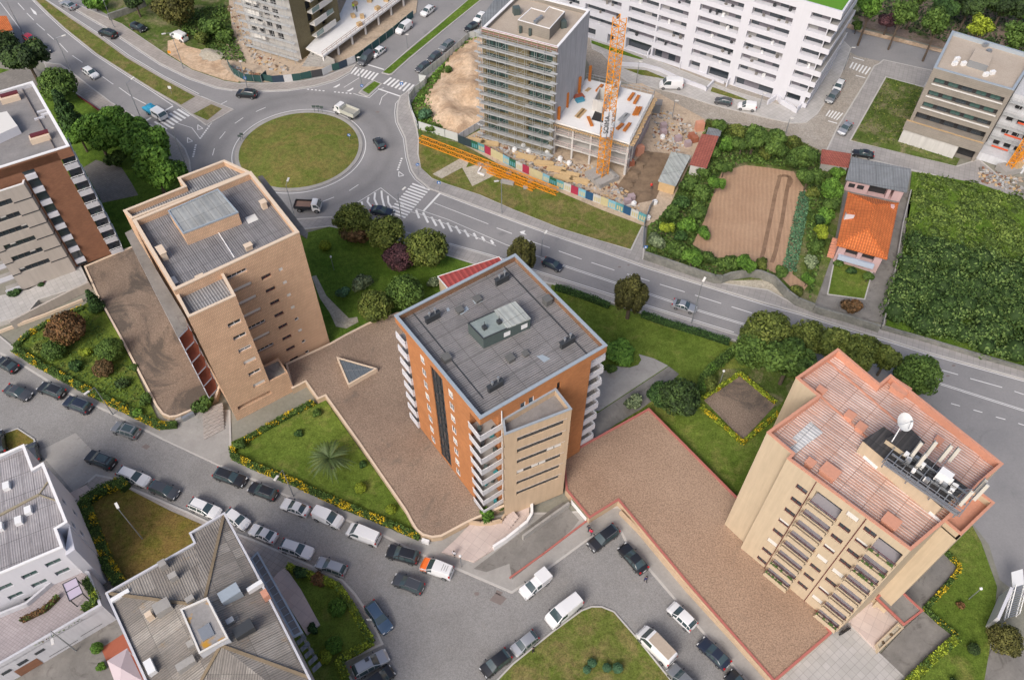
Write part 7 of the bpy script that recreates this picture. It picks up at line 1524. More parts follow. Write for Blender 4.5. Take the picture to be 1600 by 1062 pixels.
VEH = [
('sedan', (-3, 562), (26, 578), 'black', 'black saloon parked at the kerb, cut by the left edge'), ('sedan', (47, 620), (11, 607), 'grey', 'dark grey saloon out in the cobbled road near the left edge'),
('estate', (62, 603), (100, 617), 'black', 'black estate with silver roof rails, first parked after the left-edge car'), ('suv', (103, 626), (141, 640), 'navy', 'dark navy car parked at the kerb by the bent lamp post'),
('suv', (178, 666), (216, 679), 'midgrey', 'grey car with dark glass roof parked alone at the kerb below the tan block garden'), ('suv', (137, 711), (178, 727), 'black', 'black car with shiny roof in the road beside the white building corner'),
('estate', (232, 754), (187, 736), 'white', 'white estate with black roof rails parked above the brown lawn'), ('hatchback', (277, 774), (237, 758), 'grey', 'dark grey hatchback parked behind the white estate above the brown lawn'),
('estate', (343, 804), (298, 785), 'white', 'white estate parked just above the tip of the corrugated roof'), ('estate', (383, 754), (337, 738), 'black', 'black car parked at the far kerb below the tan block drive'),
('estate', (390, 760), (432, 775), 'black', 'black estate with red tail lights parked below the palm garden lamp'), ('sedan', (441, 785), (482, 800), 'white', 'white saloon parked between the black estate and the white people carrier'),
('small_van', (534, 818), (492, 800), 'white', 'white people carrier parked below the palm garden'), ('van', (544, 826), (592, 845), 'white', 'white panel van parked at the far kerb behind a black car'),
('suv', (605, 860), (654, 873), 'black', 'glossy black car parked between the white van and the orange-fronted van'), ('small_van', (659, 880), (706, 897), 'white', 'white delivery van with bright orange bonnet at the kerb'),
('estate', (615, 903), (661, 921), 'grey', 'dark grey estate standing in the road beside the orange-fronted van'), ('estate', (607, 986), (577, 943), 'blue', 'steel blue estate parked beside the hedge corner'),
('hatchback', (387, 822), (355, 800), 'white', 'white car half hidden by the tip of the corrugated roof'), ('sedan', (392, 825), (431, 842), 'white', 'white saloon parked right of the corrugated roof tip'),
('estate', (488, 866), (440, 850), 'white', 'white estate with silver rails parked above the pinkish ramp'), ('estate', (495, 877), (540, 893), 'silver', 'silver white estate with black rear parked along the hedge'),
('estate', (606, 1022), (552, 1052), 'silver', 'silver estate with black roof box in the bay at the bottom'), ('hatchback', (610, 1048), (577, 1072), 'black', 'black car at the bottom edge beside the silver estate'),
('hatchback', (754, 1052), (795, 1020), 'black', 'black hatchback with red tail lights left of the teardrop lawn'), ('hatchback', (802, 1019), (837, 991), 'silver', 'small pale silver hatchback at the teardrop lawn kerb'),
('van', (857, 974), (905, 936), 'white', 'white passenger van beside the top of the teardrop lawn'), ('pickup', (815, 930), (856, 898), 'white', 'small white pickup with a boxy rear parked by the ramp wall'),
('estate', (922, 856), (963, 825), 'black', 'long black estate in the inner corner of the turning circle'), ('sedan', (971, 852), (1007, 893), 'black', 'black saloon parked against the tan retaining wall'),
('hatchback', (1047, 945), (1084, 981), 'white', 'white hatchback parked halfway down the right kerb'), ('large_van', (1000, 984), (1050, 1035), 'white', 'long white van with a dirty beige roof beside the teardrop lawn'),
('sedan', (1094, 1000), (1137, 1041), 'navy', 'dark navy saloon parked at the right kerb near the bottom'), ('suv', (1048, 1043), (1084, 1080), 'midgrey', 'grey car cut by the bottom edge behind the long white van'),
('suv', (1139, 1053), (1175, 1090), 'black', 'black car cut by the bottom edge at the right kerb'), ('hatchback', (-5, 672), (2, 712), 'black', 'black car at the left edge beside the small dry lawn'),
('hatchback', (48, 692), (55, 722), 'grey', 'dark car peeking out behind the white building corner'), ('hatchback', (57, 67), (40, 57), 'red', 'bright red car parked beside the avenue at the top left'),
('estate', (75, 82), (58, 69), 'grey', 'dark car parked behind the bright red one'), ('hatchback', (153, 122), (131, 107), 'white', 'white hatchback driving down the avenue towards the roundabout'),
('suv', (157, 49), (181, 57), 'black', 'black car driving away on the upper carriageway'), ('sedan', (97, 4), (117, 13), 'silver', 'silver car on the upper carriageway at the top edge'),
('hatchback', (227, 48), (207, 41), 'black', 'black hatchback parked on the grass of the top-left lot'), ('small_van', (268, 53), (292, 64), 'white', 'white passenger van parked on sandy ground in the top-left lot'),
('tarp', (262, 189), (226, 167), None, 'white pickup with a bright blue tarpaulin crossing the zebra'), ('suv', (370, 146), (401, 149), 'black', 'black car entering the roundabout below the green hoarding'),
('dropside', (526, 170), (558, 183), None, 'cream and white dropside truck on the roundabout'), ('hatchback', (588, 217), (597, 231), 'black', 'small black car on the right of the roundabout'),
('tipper', (502, 325), (462, 323), None, 'small white tipper truck with brown open bed below the roundabout'), ('sedan', (614, 333), (580, 327), 'navy', 'dark car half hidden by the round bushes at the zebra'),
('hatchback', (876, 419), (851, 408), 'navy', 'dark navy hatchback on the avenue behind the orange brick block'), ('sedan', (1087, 484), (1052, 473), 'silver', 'silver saloon on the avenue beside the tall lamp post'),
('hatchback', (660, 24), (676, 12), 'white', 'white hatchback at the kerb near the top of the side road'), ('small_van', (621, 52), (641, 38), 'white', 'white van parked along the green hoarding of the side road'),
('hatchback', (582, 88), (599, 76), 'white', 'small white car parked right behind the dark van'), ('small_van', (563, 101), (581, 85), 'grey', 'dark grey van parked at the zebra crossing'),
('hatchback', (652, 111), (669, 100), 'grey', 'dark hatchback behind the pale sheet fence, nearest the zebra'), ('hatchback', (671, 95), (686, 84), 'grey', 'middle of three dark cars behind the pale sheet fence'),
('estate', (689, 78), (706, 66), 'midgrey', 'grey car behind the pale sheet fence, third from the zebra'), ('hatchback', (728, 48), (745, 38), 'black', 'black car at the top corner of the pale sheet fence'),
('hatchback', (743, 34), (757, 22), 'white', 'white car beside the grey annex of the scaffolded tower'), ('large_van', (1030, 134), (1066, 135), 'white', 'white high-roof van parked on the side street by the concrete frame'),
('hatchback', (1117, 157), (1143, 162), 'grey', 'dark grey hatchback parked below the white apartment block'), ('small_van', (1152, 166), (1181, 170), 'white', 'small white van with yellow lettering below the white apartment block'),
('hatchback', (1304, 145), (1316, 126), 'white', 'white car parked at the right end of the white block'), ('hatchback', (1294, 160), (1307, 144), 'midgrey', 'grey-blue car parked bumper to bumper with the white one'),
('sedan', (1313, 210), (1327, 194), 'silver', 'silver saloon on the pavement beside the rough grass plot'), ('sedan', (1332, 239), (1364, 244), 'black', 'black saloon parked above the long grey outbuilding')]
for k_ in PROF: PROTO[k_] = make_vehicle(k_)
for k_ in ('pickup', 'tarp', 'dropside', 'tipper'): PROTO[k_] = truck(k_)
ALLV = {}
for kind, fp_, rp_, colr, lab in VEH:
 o = copy_tree(PROTO[kind]); a, b = G(*fp_, .55), G(*rp_, .55); zg = .18 if 'top-left lot' in lab else (.16 if 'on the pavement' in lab or 'above the long grey' in lab or 'by the concrete frame' in lab or 'below the white' in lab else .02)
 o.location = ((a[0]+b[0])/2, (a[1]+b[1])/2, zg); o.rotation_euler = (0, 0, math.atan2(a[1]-b[1], a[0]-b[0]))
 L = math.dist(a, b)/{'hatchback': 4.04, 'sedan': 4.5, 'estate': 4.6, 'suv': 4.4, 'small_van': 4.2, 'van': 5.0, 'large_van': 5.5, 'pickup': 4.2, 'tarp': 5.3, 'dropside': 5, 'tipper': 4.5}[kind]; s_ = max(.88, min(1.06, L*1.0)); o.scale = (s_, min(1, s_+.04), min(1, s_+.03))
 driving = any(w_ in lab for w_ in ('driving', 'roundabout', 'crossing the zebra', 'on the avenue', 'upper carriageway', 'at the zebra'))
 o.name = {'pickup': 'pickup_truck', 'tarp': 'truck', 'dropside': 'truck', 'tipper': 'truck'}.get(kind, ('parked_' if not driving else '')+('van' if 'van' in kind else 'car'))
 tag(o, lab, 'van' if 'van' in kind else ('truck' if kind in ('tarp', 'dropside', 'tipper', 'pickup') else 'car'), 'vehicles driving on the avenue and roundabout' if driving else 'vehicles parked along the streets')
 if colr:
  for c in o.children:
   if c.name.startswith('body'): c.material_slots[0].link = 'OBJECT'; c.material_slots[0].material = PT[colr]
 if 'orange' in lab and 'bonnet' in lab:
  m = MB(); hw = .91; P = lambda x, y, z: (x, y, z)
  for x0, x1, z0, z1_, in ((1.17, 1.8, 1.155, 1.03), (1.8, 2.1, 1.03, .70)): m.face([(x0, -.8, z0), (x1, -.76, z1_), (x1, .76, z1_), (x0, .8, z0)])
  for s in (1, -1): m.face([(1.0, s*.925, .5), (1.95, s*.90, .5), (1.85, s*.89, .95), (1.1, s*.9, 1.1)][::s])
  b_ = m.build('bonnet', PT['orange'], o, local=True); tq = MB(); 
  for q in range(3): tq.box(-.9-q*.3, 0, 1.842, .08, (.9, .7, .8)[q], .006)
  tq.build('roof_lettering', M['shutter_grey'], o, local=True)
 if 'dirty beige roof' in lab: m = MB(); m.box(-.75, 0, 2.405, 3.3, 1.5, .02); [m.box(-2.2+.42*q, 0, 2.425, .16, 1.45, .03) for q in range(8)]; m.build('roof_rack', plain('dirty_beige_rack', (.42, .35, .28), .9, var=.2), o, local=True)
 if 'roof box' in lab: m = MB(); m.box(-.2, .35, 1.56, .5, .4, .12); m.build('roof_box', M['dark_metal'], o, local=True)
 if 'glass roof' in lab or 'shiny roof' in lab: m = MB(); m.box(-.7, 0, 1.64, 1.5, 1.0, .02); m.build('glass_roof', CGL, o, local=True)
for p_ in PROTO.values():
 for c in list(p_.children):
  for g in list(c.children): bpy.data.objects.remove(g)
  bpy.data.objects.remove(c)
 bpy.data.objects.remove(p_)
# covered motorbike
a = G(1320, 986, .5); t_ = empty('motorbike', (*a, .17), 'black motorbike standing at the foot of the tan tower', 'motorbike', rz=.5)
m = MB()
for x in (-.6, .65): m.tube((x, -.06, .3), (x, .06, .3), .3, n=16)
m.build('wheels', TYRE, t_, local=True); m = MB(); m.bar((-.5, 0, .6), (.5, 0, .65), .3, .35); m.bar((-.7, 0, .85), (.1, 0, .8), .28, .12); m.bar((.65, 0, .3), (.35, 0, 1.0), .1); m.bar((.38, -.35, 1.0), (.38, .35, 1.0), .05); m.box(-.75, 0, .9, .4, .4, .3); m.build('frame', PT['black'], t_, local=True)
# ================================================================ street lamps, signs
def hof(base, top):
 b = Vector(G(*base)); d = CF+CR*((top[0]-800)/FPX)-CU*((top[1]-531)/FPX); r = math.hypot(d.x, d.y)/(-d.z); return max(2, min(12, H-b.length/r))
LMP = [((35, 51), (12, -2), (20, -4), 'at the top left beside the red car'), ((115, 119), (86, 60), (99, 56), 'above the white car near the top left'), ((222, 189), (198, 130), (207, 123), 'beside the blue tarpaulin truck'), ((292, 262), (265, 200), None, 'just behind the tan brick block roof'),
((287, 108), (269, 51), (256, 53), 'by the sandy ground of the top-left lot'), ((179, 44), (160, 0), None, 'by the stone wall at the top edge'), ((387, 139), (373, 96), None, 'beside the black car entering the roundabout'), ((566, 137), (556, 90), None, 'on the small traffic island'), ((637, 76), (635, 54), None, 'on the grass strip of the side road'),
((461, 341), (449, 289), (450, 281), 'beside the brown-bed truck'), ((627, 341), (622, 303), (631, 295), 'at the lower end of the big zebra crossing'), ((784, 333), (783, 282), (776, 283), 'beside the concrete block on the grass'), ((846, 401), (846, 374), (853, 363), 'on the avenue behind the orange brick block'),
((1080, 506), (1098, 441), (1100, 437), 'beside the silver saloon on the avenue'), ((177, 648), (148, 605), (136, 613), 'leaning over the yellow hedge, left garden'), ((459, 775), (441, 734), (432, 746), 'leaning over the yellow hedge, palm garden'), ((223, 842), (188, 796), (183, 790), 'in the middle of the brown lawn'),
((994, 131), (998, 96), None, 'behind the white high-roof van'), ((1050, 184), (1053, 157), None, 'at the building-site entrance'), ((1318, 110), (1330, 74), None, 'at the right end of the white apartment block'), ((1186, 170), (1192, 145), None, 'beside the small white van'), ((1227, 209), (1234, 184), None, 'below the corner of the white block'), ((120, 1017), (79, 985), (82, 1001), 'in the yard behind the white building'), ((1505, 800), (1478, 778), (1500, 770), 'beside the lowest corner of the salmon roof')]
for b, tp, arm, lab in LMP:
 h_ = hof(b, tp); P = Vector((*G(*b), .1)); t = empty('street_lamp', tuple(P), 'grey street lamp '+lab, 'street lamp', 'street lamps'); m = MB(); T_ = Vector((P.x, P.y, h_)); m.tube(P, T_, .09, .05); m.build('pole', M['grey_metal'], t)
 e = T_+Vector((.25, -.2, .1))
 if arm: q = G(*arm, h_+.2); e = Vector((*q, h_+.2)); d_ = e-T_; e = T_+d_*min(1, 2.6/max(.1, d_.length)); m = MB(); m.tube(T_, e, .04, .03, n=6); m.build('arm', M['grey_metal'], t)
 m = MB(); d = (e-T_).normalized(); m.bar(e-d*.35, e+d*.45, .32, .14); m.build('lamp_head', M['shutter'], t)
for b, h_, lab in (((522, 423), 3.0, 'in the back garden between the blocks'), ((1124, 600), 3.0, 'beside the hedged square'), ((1513, 936), 3.2, 'on the lawn right of the tan tower'), ((721, 886), 3.2, 'by the pinkish entrance forecourt')):
 P = Vector((*G(*b), .15)); t = empty('garden_lamp', tuple(P), 'slim pole lamp with white globe '+lab, 'garden lamp', 'garden lamps'); m = MB(); m.tube(P, P+Vector((0, 0, h_)), .06); m.build('pole', M['grey_metal'], t); m = MB(); m.tube(P+Vector((0, 0, h_)), P+Vector((0, 0, h_+.2)), .12, .2, n=10); m.tube(P+Vector((0, 0, h_+.2)), P+Vector((0, 0, h_+.42)), .2, .08, n=10); m.build('globe', M['white_metal'], t)
SB = plain('sign_blue', (.02, .14, .42), .5); SW = M['white_metal']
for b, h_, kind, lab in (((687, 301), 2.3, 's', 'blue square pedestrian sign at the far end of the big zebra'), ((654, 273), 2.3, 'r', 'blue round arrow sign on the pavement curve'), ((629, 146), 2.2, 's', 'blue square pedestrian sign at the side-road zebra'), ((567, 144), 1.4, 'r', 'blue round arrow sign on the small traffic island'), ((547, 221), 1.4, 'r', 'blue round arrow sign at the right rim of the roundabout grass'), ((387, 137), 2.2, 's', 'small blue sign by the dark green fabric fence'), ((1006, 402), 2.4, 's', 'blue and white street sign at the corner of the field wall'), ((269, 148), 1.6, 'w', 'small white sign on the long grass strip'), ((579, 973), 1.2, 'w', 'small white sign at the hedge corner'), ((268, 92), 1.5, 'o', 'orange road-works sign on the pavement')):
 P = Vector((*G(*b), .12)); t = empty('road_sign', tuple(P), lab, 'sign'); m = MB(); m.tube(P, P+Vector((0, 0, h_)), .035, n=6); m.build('post', M['grey_metal'], t); m = MB(); c = P+Vector((0, -.05, h_)); s_ = .33; k_ = Vector((0, .5, .86)) 
 n_ = 20 if kind == 'r' else 4; ph = math.pi/4; rr_ = s_ if kind == 'r' else s_*1.35
 pts = [c+Vector((math.cos(ph+2*math.pi*i/n_)*rr_, 0, math.sin(ph+2*math.pi*i/n_)*rr_)) for i in range(n_)]; m.face(pts); m.face([p+Vector((0, .03, 0)) for p in pts][::-1]); pl_ = m.build('plate', {'w': SW, 'o': M['orange']}.get(kind, SB), t)
 if kind in 'sr':
  m = MB()
  if kind == 's': m.face([c+Vector((x, -.01, z)) for x, z in ((-.22, -.2), (.22, -.2), (0, .22))])
  else: m.face([c+Vector((x, -.01, z)) for x, z in ((-.2, .1), (-.12, .2), (.1, -.05), (.18, .02), (.18, -.2), (-.05, -.2), (.03, -.12))])
  m.build('symbol', SW, pl_)
for i, (x, y) in enumerate(((492, 176), (498, 176), (504, 177), (377, 222), (380, 219))):
 P = Vector((*G(x, y), .15)); m = MB(); m.tube(P, P+Vector((0, 0, 1.5)), .04, n=6); m.bar(P+Vector((-.35, -.03, 1.3)), P+Vector((.35, -.03, 1.3)), .05, .5); m.build('marker_post', M['green_metal'], label=('left', 'middle', 'right', 'lower', 'upper')[i]+' dark marker board on the '+('far rim of the roundabout' if i < 3 else 'left rim of the roundabout'), cat='marker post')
# ================================================================ people
def person_mesh(pose):
 V = {}; E_ = []; R = []
 def v(n, p, r): V[n] = len(R); R.append((p, r))
 v('pel', (0, 0, .92), .15); v('sp', (0, .0, 1.15), .145); v('ch', (0, .01, 1.34), .165); v('nk', (0, .0, 1.47), .06); v('hd', (0, -.015, 1.56), .095); v('hd2', (0, -.01, 1.64), .085)
 s1 = .22 if pose else .05
 for s, f_ in ((1, s1), (-1, -s1)):
  k = 'l' if s > 0 else 'r'; v('hp'+k, (s*.09, 0, .88), .1); v('kn'+k, (s*.1, -f_*.5, .48), .065); v('an'+k, (s*.1, -f_*.7+.04, .09), .045); v('ft'+k, (s*.1, -f_*.7-.13, .05), .04)
  v('sh'+k, (s*.18, .01, 1.38), .07); v('el'+k, (s*.24, f_*.3+.03, 1.1), .048); v('wr'+k, (s*.25, f_*.6-.06, .87), .032); v('pm'+k, (s*.25, f_*.65-.08, .8), .035)
  for a, b in (('pel', 'hp'), ('hp', 'kn'), ('kn', 'an'), ('an', 'ft'), ('ch', 'sh'), ('sh', 'el'), ('el', 'wr'), ('wr', 'pm')): E_.append((a if a in V else a+k, b+k))
  px0 = R[V['pm'+k]][0]
  for i in range(4): v('f%d' % i+k, (px0[0], px0[1]+(i-1.5)*.022, px0[2]-.085-.012*(i in (1, 2))), .009); E_.append(('pm'+k, 'f%d' % i+k))
  v('th'+k, (px0[0]-s*.01, px0[1]-.055, px0[2]-.03), .01); E_.append(('pm'+k, 'th'+k))
 E_ += [('pel', 'sp'), ('sp', 'ch'), ('ch', 'nk'), ('nk', 'hd'), ('hd', 'hd2')]
 me = bpy.data.meshes.new('person'); me.from_pydata([p for p, r in R], [(V[a], V[b]) for a, b in E_], [])
 o = bpy.data.objects.new('person', me); COL.objects.link(o); md = o.modifiers.new('s', 'SKIN'); 
 if not me.skin_vertices: me.skin_vertices.new() if hasattr(me.skin_vertices, 'new') else None
 for i, (p, r) in enumerate(R): sv = me.skin_vertices[0].data[i]; sv.radius = (r, r*.8 if i in (0, 1, 2) else r); sv.use_root = (i == 0)
 su = o.modifiers.new('u', 'SUBSURF'); su.levels = 1; su.render_levels = 1
 dg = bpy.context.evaluated_depsgraph_get(); me2 = bpy.data.meshes.new_from_object(o.evaluated_get(dg)); bpy.data.objects.remove(o)
 while len(me2.materials): me2.materials.pop()
 for i in range(3): me2.materials.append(None)
 for p in me2.polygons:
  c = p.center; p.material_index = 2 if (c.z > 1.46 or (abs(c.x) > .2 and c.z < .85 and c.z > .5)) else (1 if c.z < .93 and not (abs(c.x) > .2 and c.z > .5) else 0); p.use_smooth = True
 return me2
SK = plain('skin', (.42, .26, .18), .6); HR = plain('dark_hair', (.03, .02, .015), .8)
try:
 PM = [person_mesh(0), person_mesh(1)]
 for (x, y), z0, rz, top_, bot, ps, lab in (((919, 829), .14, 2.4, (.03, .035, .05), (.03, .03, .035), 1, 'person in dark clothes walking on the pavement by the garage door'), ((923, 835), .14, 2.6, (.55, .02, .06), (.05, .05, .06), 1, 'person in a bright red top beside the one in dark clothes'), ((1008, 908), .02, .4, (.03, .035, .10), (.02, .02, .03), 1, 'person in dark blue standing in the road behind the black saloon'), ((833, 1018), .15, 1.0, (.02, .02, .02), (.02, .02, .02), 0, 'person in black beside the small silver hatchback'),
  ((710, 869), .14, -.5, (.55, .55, .58), (.03, .03, .04), 0, 'person in a white top at the edge of the pinkish forecourt'), ((553, 16), 2.6, .3, (.45, .65, .02), (.05, .06, .08), 0, 'worker in a yellow safety vest on the top concrete deck'), ((558, 19), 2.6, 1.3, (.05, .12, .06), (.06, .06, .07), 0, 'worker in dark green beside the yellow-vested one'), ((1017, 296), .2, .3, (.6, .05, .04), (.06, .06, .07), 1, 'worker in red at the muddy excavation')):
  me = PM[ps].copy(); ms = [plain('cloth_%d' % abs(hash(lab)) if False else 'clothing_'+lab.split(' ')[2]+str(x), top_, .9), plain('trousers_'+str(x), bot, .9), SK]
  for i in range(3): me.materials[i] = ms[i]
  o = bpy.data.objects.new('person', me); COL.objects.link(o); o.location = (*G(x, y, z0), z0-.0); o.rotation_euler = (0, 0, rz); tag(o, lab, 'person')
  m = MB(); 
  for i in range(10):
   for j in range(4):
    P = lambda a, b: (math.cos(2*math.pi*a/10)*math.cos(b*math.pi/8)*.1, .01+math.sin(2*math.pi*a/10)*math.cos(b*math.pi/8)*.11, 1.63+math.sin(b*math.pi/8)*.1); m.face([P(i, j), P(i+1, j), P(i+1, j+1), P(i, j+1)])
  m.build('hair', HR, o, local=True)
  for s in (1, -1): m = MB(); m.box(s*.035, -.1, 1.6, .025, .02, .012); m.build('eye', HR, o, local=True)
  m = MB(); m.box(0, -.115, 1.56, .025, .03, .04); m.box(0, -.1, 1.525, .045, .015, .01); m.build('nose_and_mouth', SK, o, local=True)
except Exception as ex: print('person failed', ex)
# ================================================================ vegetation
NR_ = np.random.default_rng(5)
def leafmat(name, c1, c2, c3=None):
 t = NT(name); at = t.n('ShaderNodeAttribute'); at.attribute_name = 'tone'; nz = t.noise(.55, 3, .6)
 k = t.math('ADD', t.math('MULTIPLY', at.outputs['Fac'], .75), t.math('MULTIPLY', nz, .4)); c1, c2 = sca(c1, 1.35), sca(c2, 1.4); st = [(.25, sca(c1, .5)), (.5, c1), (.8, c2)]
 if c3: st.append((.97, c3))
 t.col(t.ramp(k, st)); return t.done(.75, spec=.25)
def leaves(C, Nn, size, tone, name, mats, parent=None, mi=None, core=None, smooth=False, asp=.6, **kw):
 "one mesh of small bent leaf clumps at C with outward direction Nn"
 n = len(C); r1 = NR_.normal(size=(n, 3)); Nn = Nn+r1*.55; Nn /= np.linalg.norm(Nn, axis=1)[:, None]; a = np.cross(Nn, NR_.normal(size=(n, 3))); a /= np.linalg.norm(a, axis=1)[:, None]; b = np.cross(Nn, a)
 s = (size*NR_.uniform(.6, 1.35, n))[:, None]; V = np.empty((n, 5, 3)); V[:, 0] = C-a*s; V[:, 1] = C-b*s*asp+Nn*s*.25; V[:, 2] = C+a*s; V[:, 3] = C+b*s*asp+Nn*s*.1; V[:, 4] = C+Nn*s*.35
 F = (np.arange(n)[:, None, None]*5+np.array([[0, 1, 4], [1, 2, 4], [2, 3, 4], [3, 0, 4]])[None]).reshape(-1, 3); V = V.reshape(-1, 3); tn = np.repeat(tone, 4)
 mi_ = np.repeat(mi if mi is not None else np.zeros(n, int), 4)
 if core is not None:
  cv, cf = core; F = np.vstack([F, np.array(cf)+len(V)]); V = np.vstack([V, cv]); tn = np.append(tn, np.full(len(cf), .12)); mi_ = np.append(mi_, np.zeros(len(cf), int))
 me = bpy.data.meshes.new(name); me.vertices.add(len(V)); me.vertices.foreach_set('co', V.ravel()); me.loops.add(len(F)*3); me.loops.foreach_set('vertex_index', F.ravel().astype(np.int32))
 me.polygons.add(len(F)); me.polygons.foreach_set('loop_start', np.arange(0, len(F)*3, 3, dtype=np.int32)); me.polygons.foreach_set('loop_total', np.full(len(F), 3, np.int32)); me.polygons.foreach_set('material_index', mi_.astype(np.int32)); me.update(calc_edges=True)
 at = me.attributes.new('tone', 'FLOAT', 'FACE'); at.data.foreach_set('value', tn.astype(np.float32)); o = bpy.data.objects.new(name, me); COL.objects.link(o); setm(o, mats)
 if parent is not None: o.parent = parent
 return tag(o, **kw)
def ico(c, r, squash=1):
 P = []; F = []; n, m_ = 8, 5
 for j in range(m_+1):
  for i in range(n): th = math.pi*j/m_; ph = 2*math.pi*i/n; k = 1+.1*math.sin(i*2.3+j*1.7); P.append((c[0]+r*k*math.sin(th)*math.cos(ph), c[1]+r*k*math.sin(th)*math.sin(ph), c[2]+r*k*squash*math.cos(th)))
 for j in range(m_):
  for i in range(n): a, b, c_, d = j*n+i, j*n+(i+1) % n, (j+1)*n+(i+1) % n, (j+1)*n+i; F += [(a, d, c_), (a, c_, b)]
 return P, F
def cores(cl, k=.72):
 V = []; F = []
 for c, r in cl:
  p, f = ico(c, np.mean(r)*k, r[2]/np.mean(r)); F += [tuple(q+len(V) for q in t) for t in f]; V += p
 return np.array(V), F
def clump_pts(cl, n, shell=.25):
 vol = np.array([np.prod(r)**(2/3) for c, r in cl]); cnt = (n*vol/vol.sum()).astype(int)+1; C = []; N_ = []; T = []
 for (c, r), k in zip(cl, cnt):
  d = NR_.normal(size=(k, 3)); d /= np.linalg.norm(d, axis=1)[:, None]; rad = 1-np.abs(NR_.normal(0, shell, k))*.6; p = np.array(c)+d*np.array(r)*rad[:, None]*(1+.08*np.sin(d[:, :1]*9+c[0]*7)); C.append(p); N_.append(d); T.append(np.clip(NR_.uniform(.15, .85)*.5+NR_.uniform(0, .5, k)+d[:, 2]*.0, 0, 1))
 return np.vstack(C), np.vstack(N_), np.concatenate(T)
TK = {}
def kind(name, clumps, n, leaf, trunk=None, asp=.6, shell=.25, ck=.72):
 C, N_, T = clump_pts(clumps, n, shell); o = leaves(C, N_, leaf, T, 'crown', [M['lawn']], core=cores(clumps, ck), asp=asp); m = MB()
 for a, b, r0, r1 in (trunk or [((0, 0, 0), (0, 0, .8), .07, .05)]): m.tube(a, b, r0, r1, n=7, caps=False)
 t = m.build('trunk', M['lawn'], local=True); TK[name] = (o.data, t.data); bpy.data.objects.remove(o); bpy.data.objects.remove(t)
def rclumps(n, R, r, seed, zc=1.0, flat=.8, zr=None):
 g = np.random.default_rng(seed); out = []
 for i in range(n):
  d = g.normal(size=3); d /= np.linalg.norm(d); d[2] = abs(d[2])*1.1-.3; q = g.uniform(.75, 1); s = g.uniform(*r); out.append(((d[0]*R*q, d[1]*R*q, zc+d[2]*R*flat*q), np.array([s, s, s*.85])))
 return out+[((0, 0, zc), np.array([R*.75, R*.75, R*.7*flat]))]
kind('round', [((0, 0, .95), np.array([.8, .8, .72]))]+rclumps(16, .72, (.24, .34), 1, .95, .9), 5200, .06, shell=.16)
kind('loose', rclumps(13, .72, (.24, .42), 3, 1.35, .95), 5200, .075, [((0, 0, 0), (0, 0, 1.0), .075, .05), ((0, 0, .7), (.4, .2, 1.3), .04, .02), ((0, 0, .75), (-.35, .25, 1.4), .04, .02), ((0, 0, .8), (0, -.4, 1.35), .04, .02)], shell=.3)
kind('loose2', rclumps(11, .7, (.28, .45), 9, 1.3, 1.0), 5000, .08, [((0, 0, 0), (0, 0, 1.0), .075, .05), ((0, 0, .7), (.3, -.3, 1.3), .04, .02), ((0, 0, .75), (-.4, 0, 1.4), .04, .02)], shell=.3)
kind('thin', rclumps(9, .65, (.2, .34), 14, 2.1, 1.2), 2600, .075, [((0, 0, 0), (0, 0, 1.9), .06, .04), ((0, 0, 1.2), (.4, .2, 2.0), .03, .015), ((0, 0, 1.3), (-.35, .25, 2.1), .03, .015), ((0, 0, 1.1), (.1, -.4, 1.9), .03, .015)], shell=.5, ck=.35)
kind('conifer', [((.25*math.cos(i*2.4)*(1-i/14), .25*math.sin(i*2.4)*(1-i/14), .3+i*.17), np.array([.55-i*.033, .55-i*.033, .35])) for i in range(12)], 4200, .065, shell=.3)
kind('lobed', [((.55*math.cos(i*.785), .55*math.sin(i*.785), 1.6+.25*(i % 2)), np.array([.27, .27, .62])) for i in range(8)]+[((.2*math.cos(i*2.1), .2*math.sin(i*2.1), 2.35), np.array([.26, .26, .55])) for i in range(3)], 5200, .05, [((0, 0, 0), (0, 0, 1.4), .1, .07)]+[((0, 0, .9), (.5*math.cos(i*.785), .5*math.sin(i*.785), 1.5), .05, .03) for i in range(8)], shell=.12)
kind('shrub', rclumps(7, .6, (.3, .48), 21, .55, .75), 1300, .12, [((0, 0, 0), (0, 0, .5), .05, .03)], shell=.3)
kind('shrub2', rclumps(8, .62, (.25, .45), 33, .5, .7), 1200, .13, [((0, 0, 0), (0, 0, .5), .05, .03)], shell=.4)
kind('ball', [((0, 0, .8), np.array([.95, .95, .75]))], 1500, .09, [((0, 0, 0), (0, 0, .5), .06, .05)], shell=.08, ck=.88)
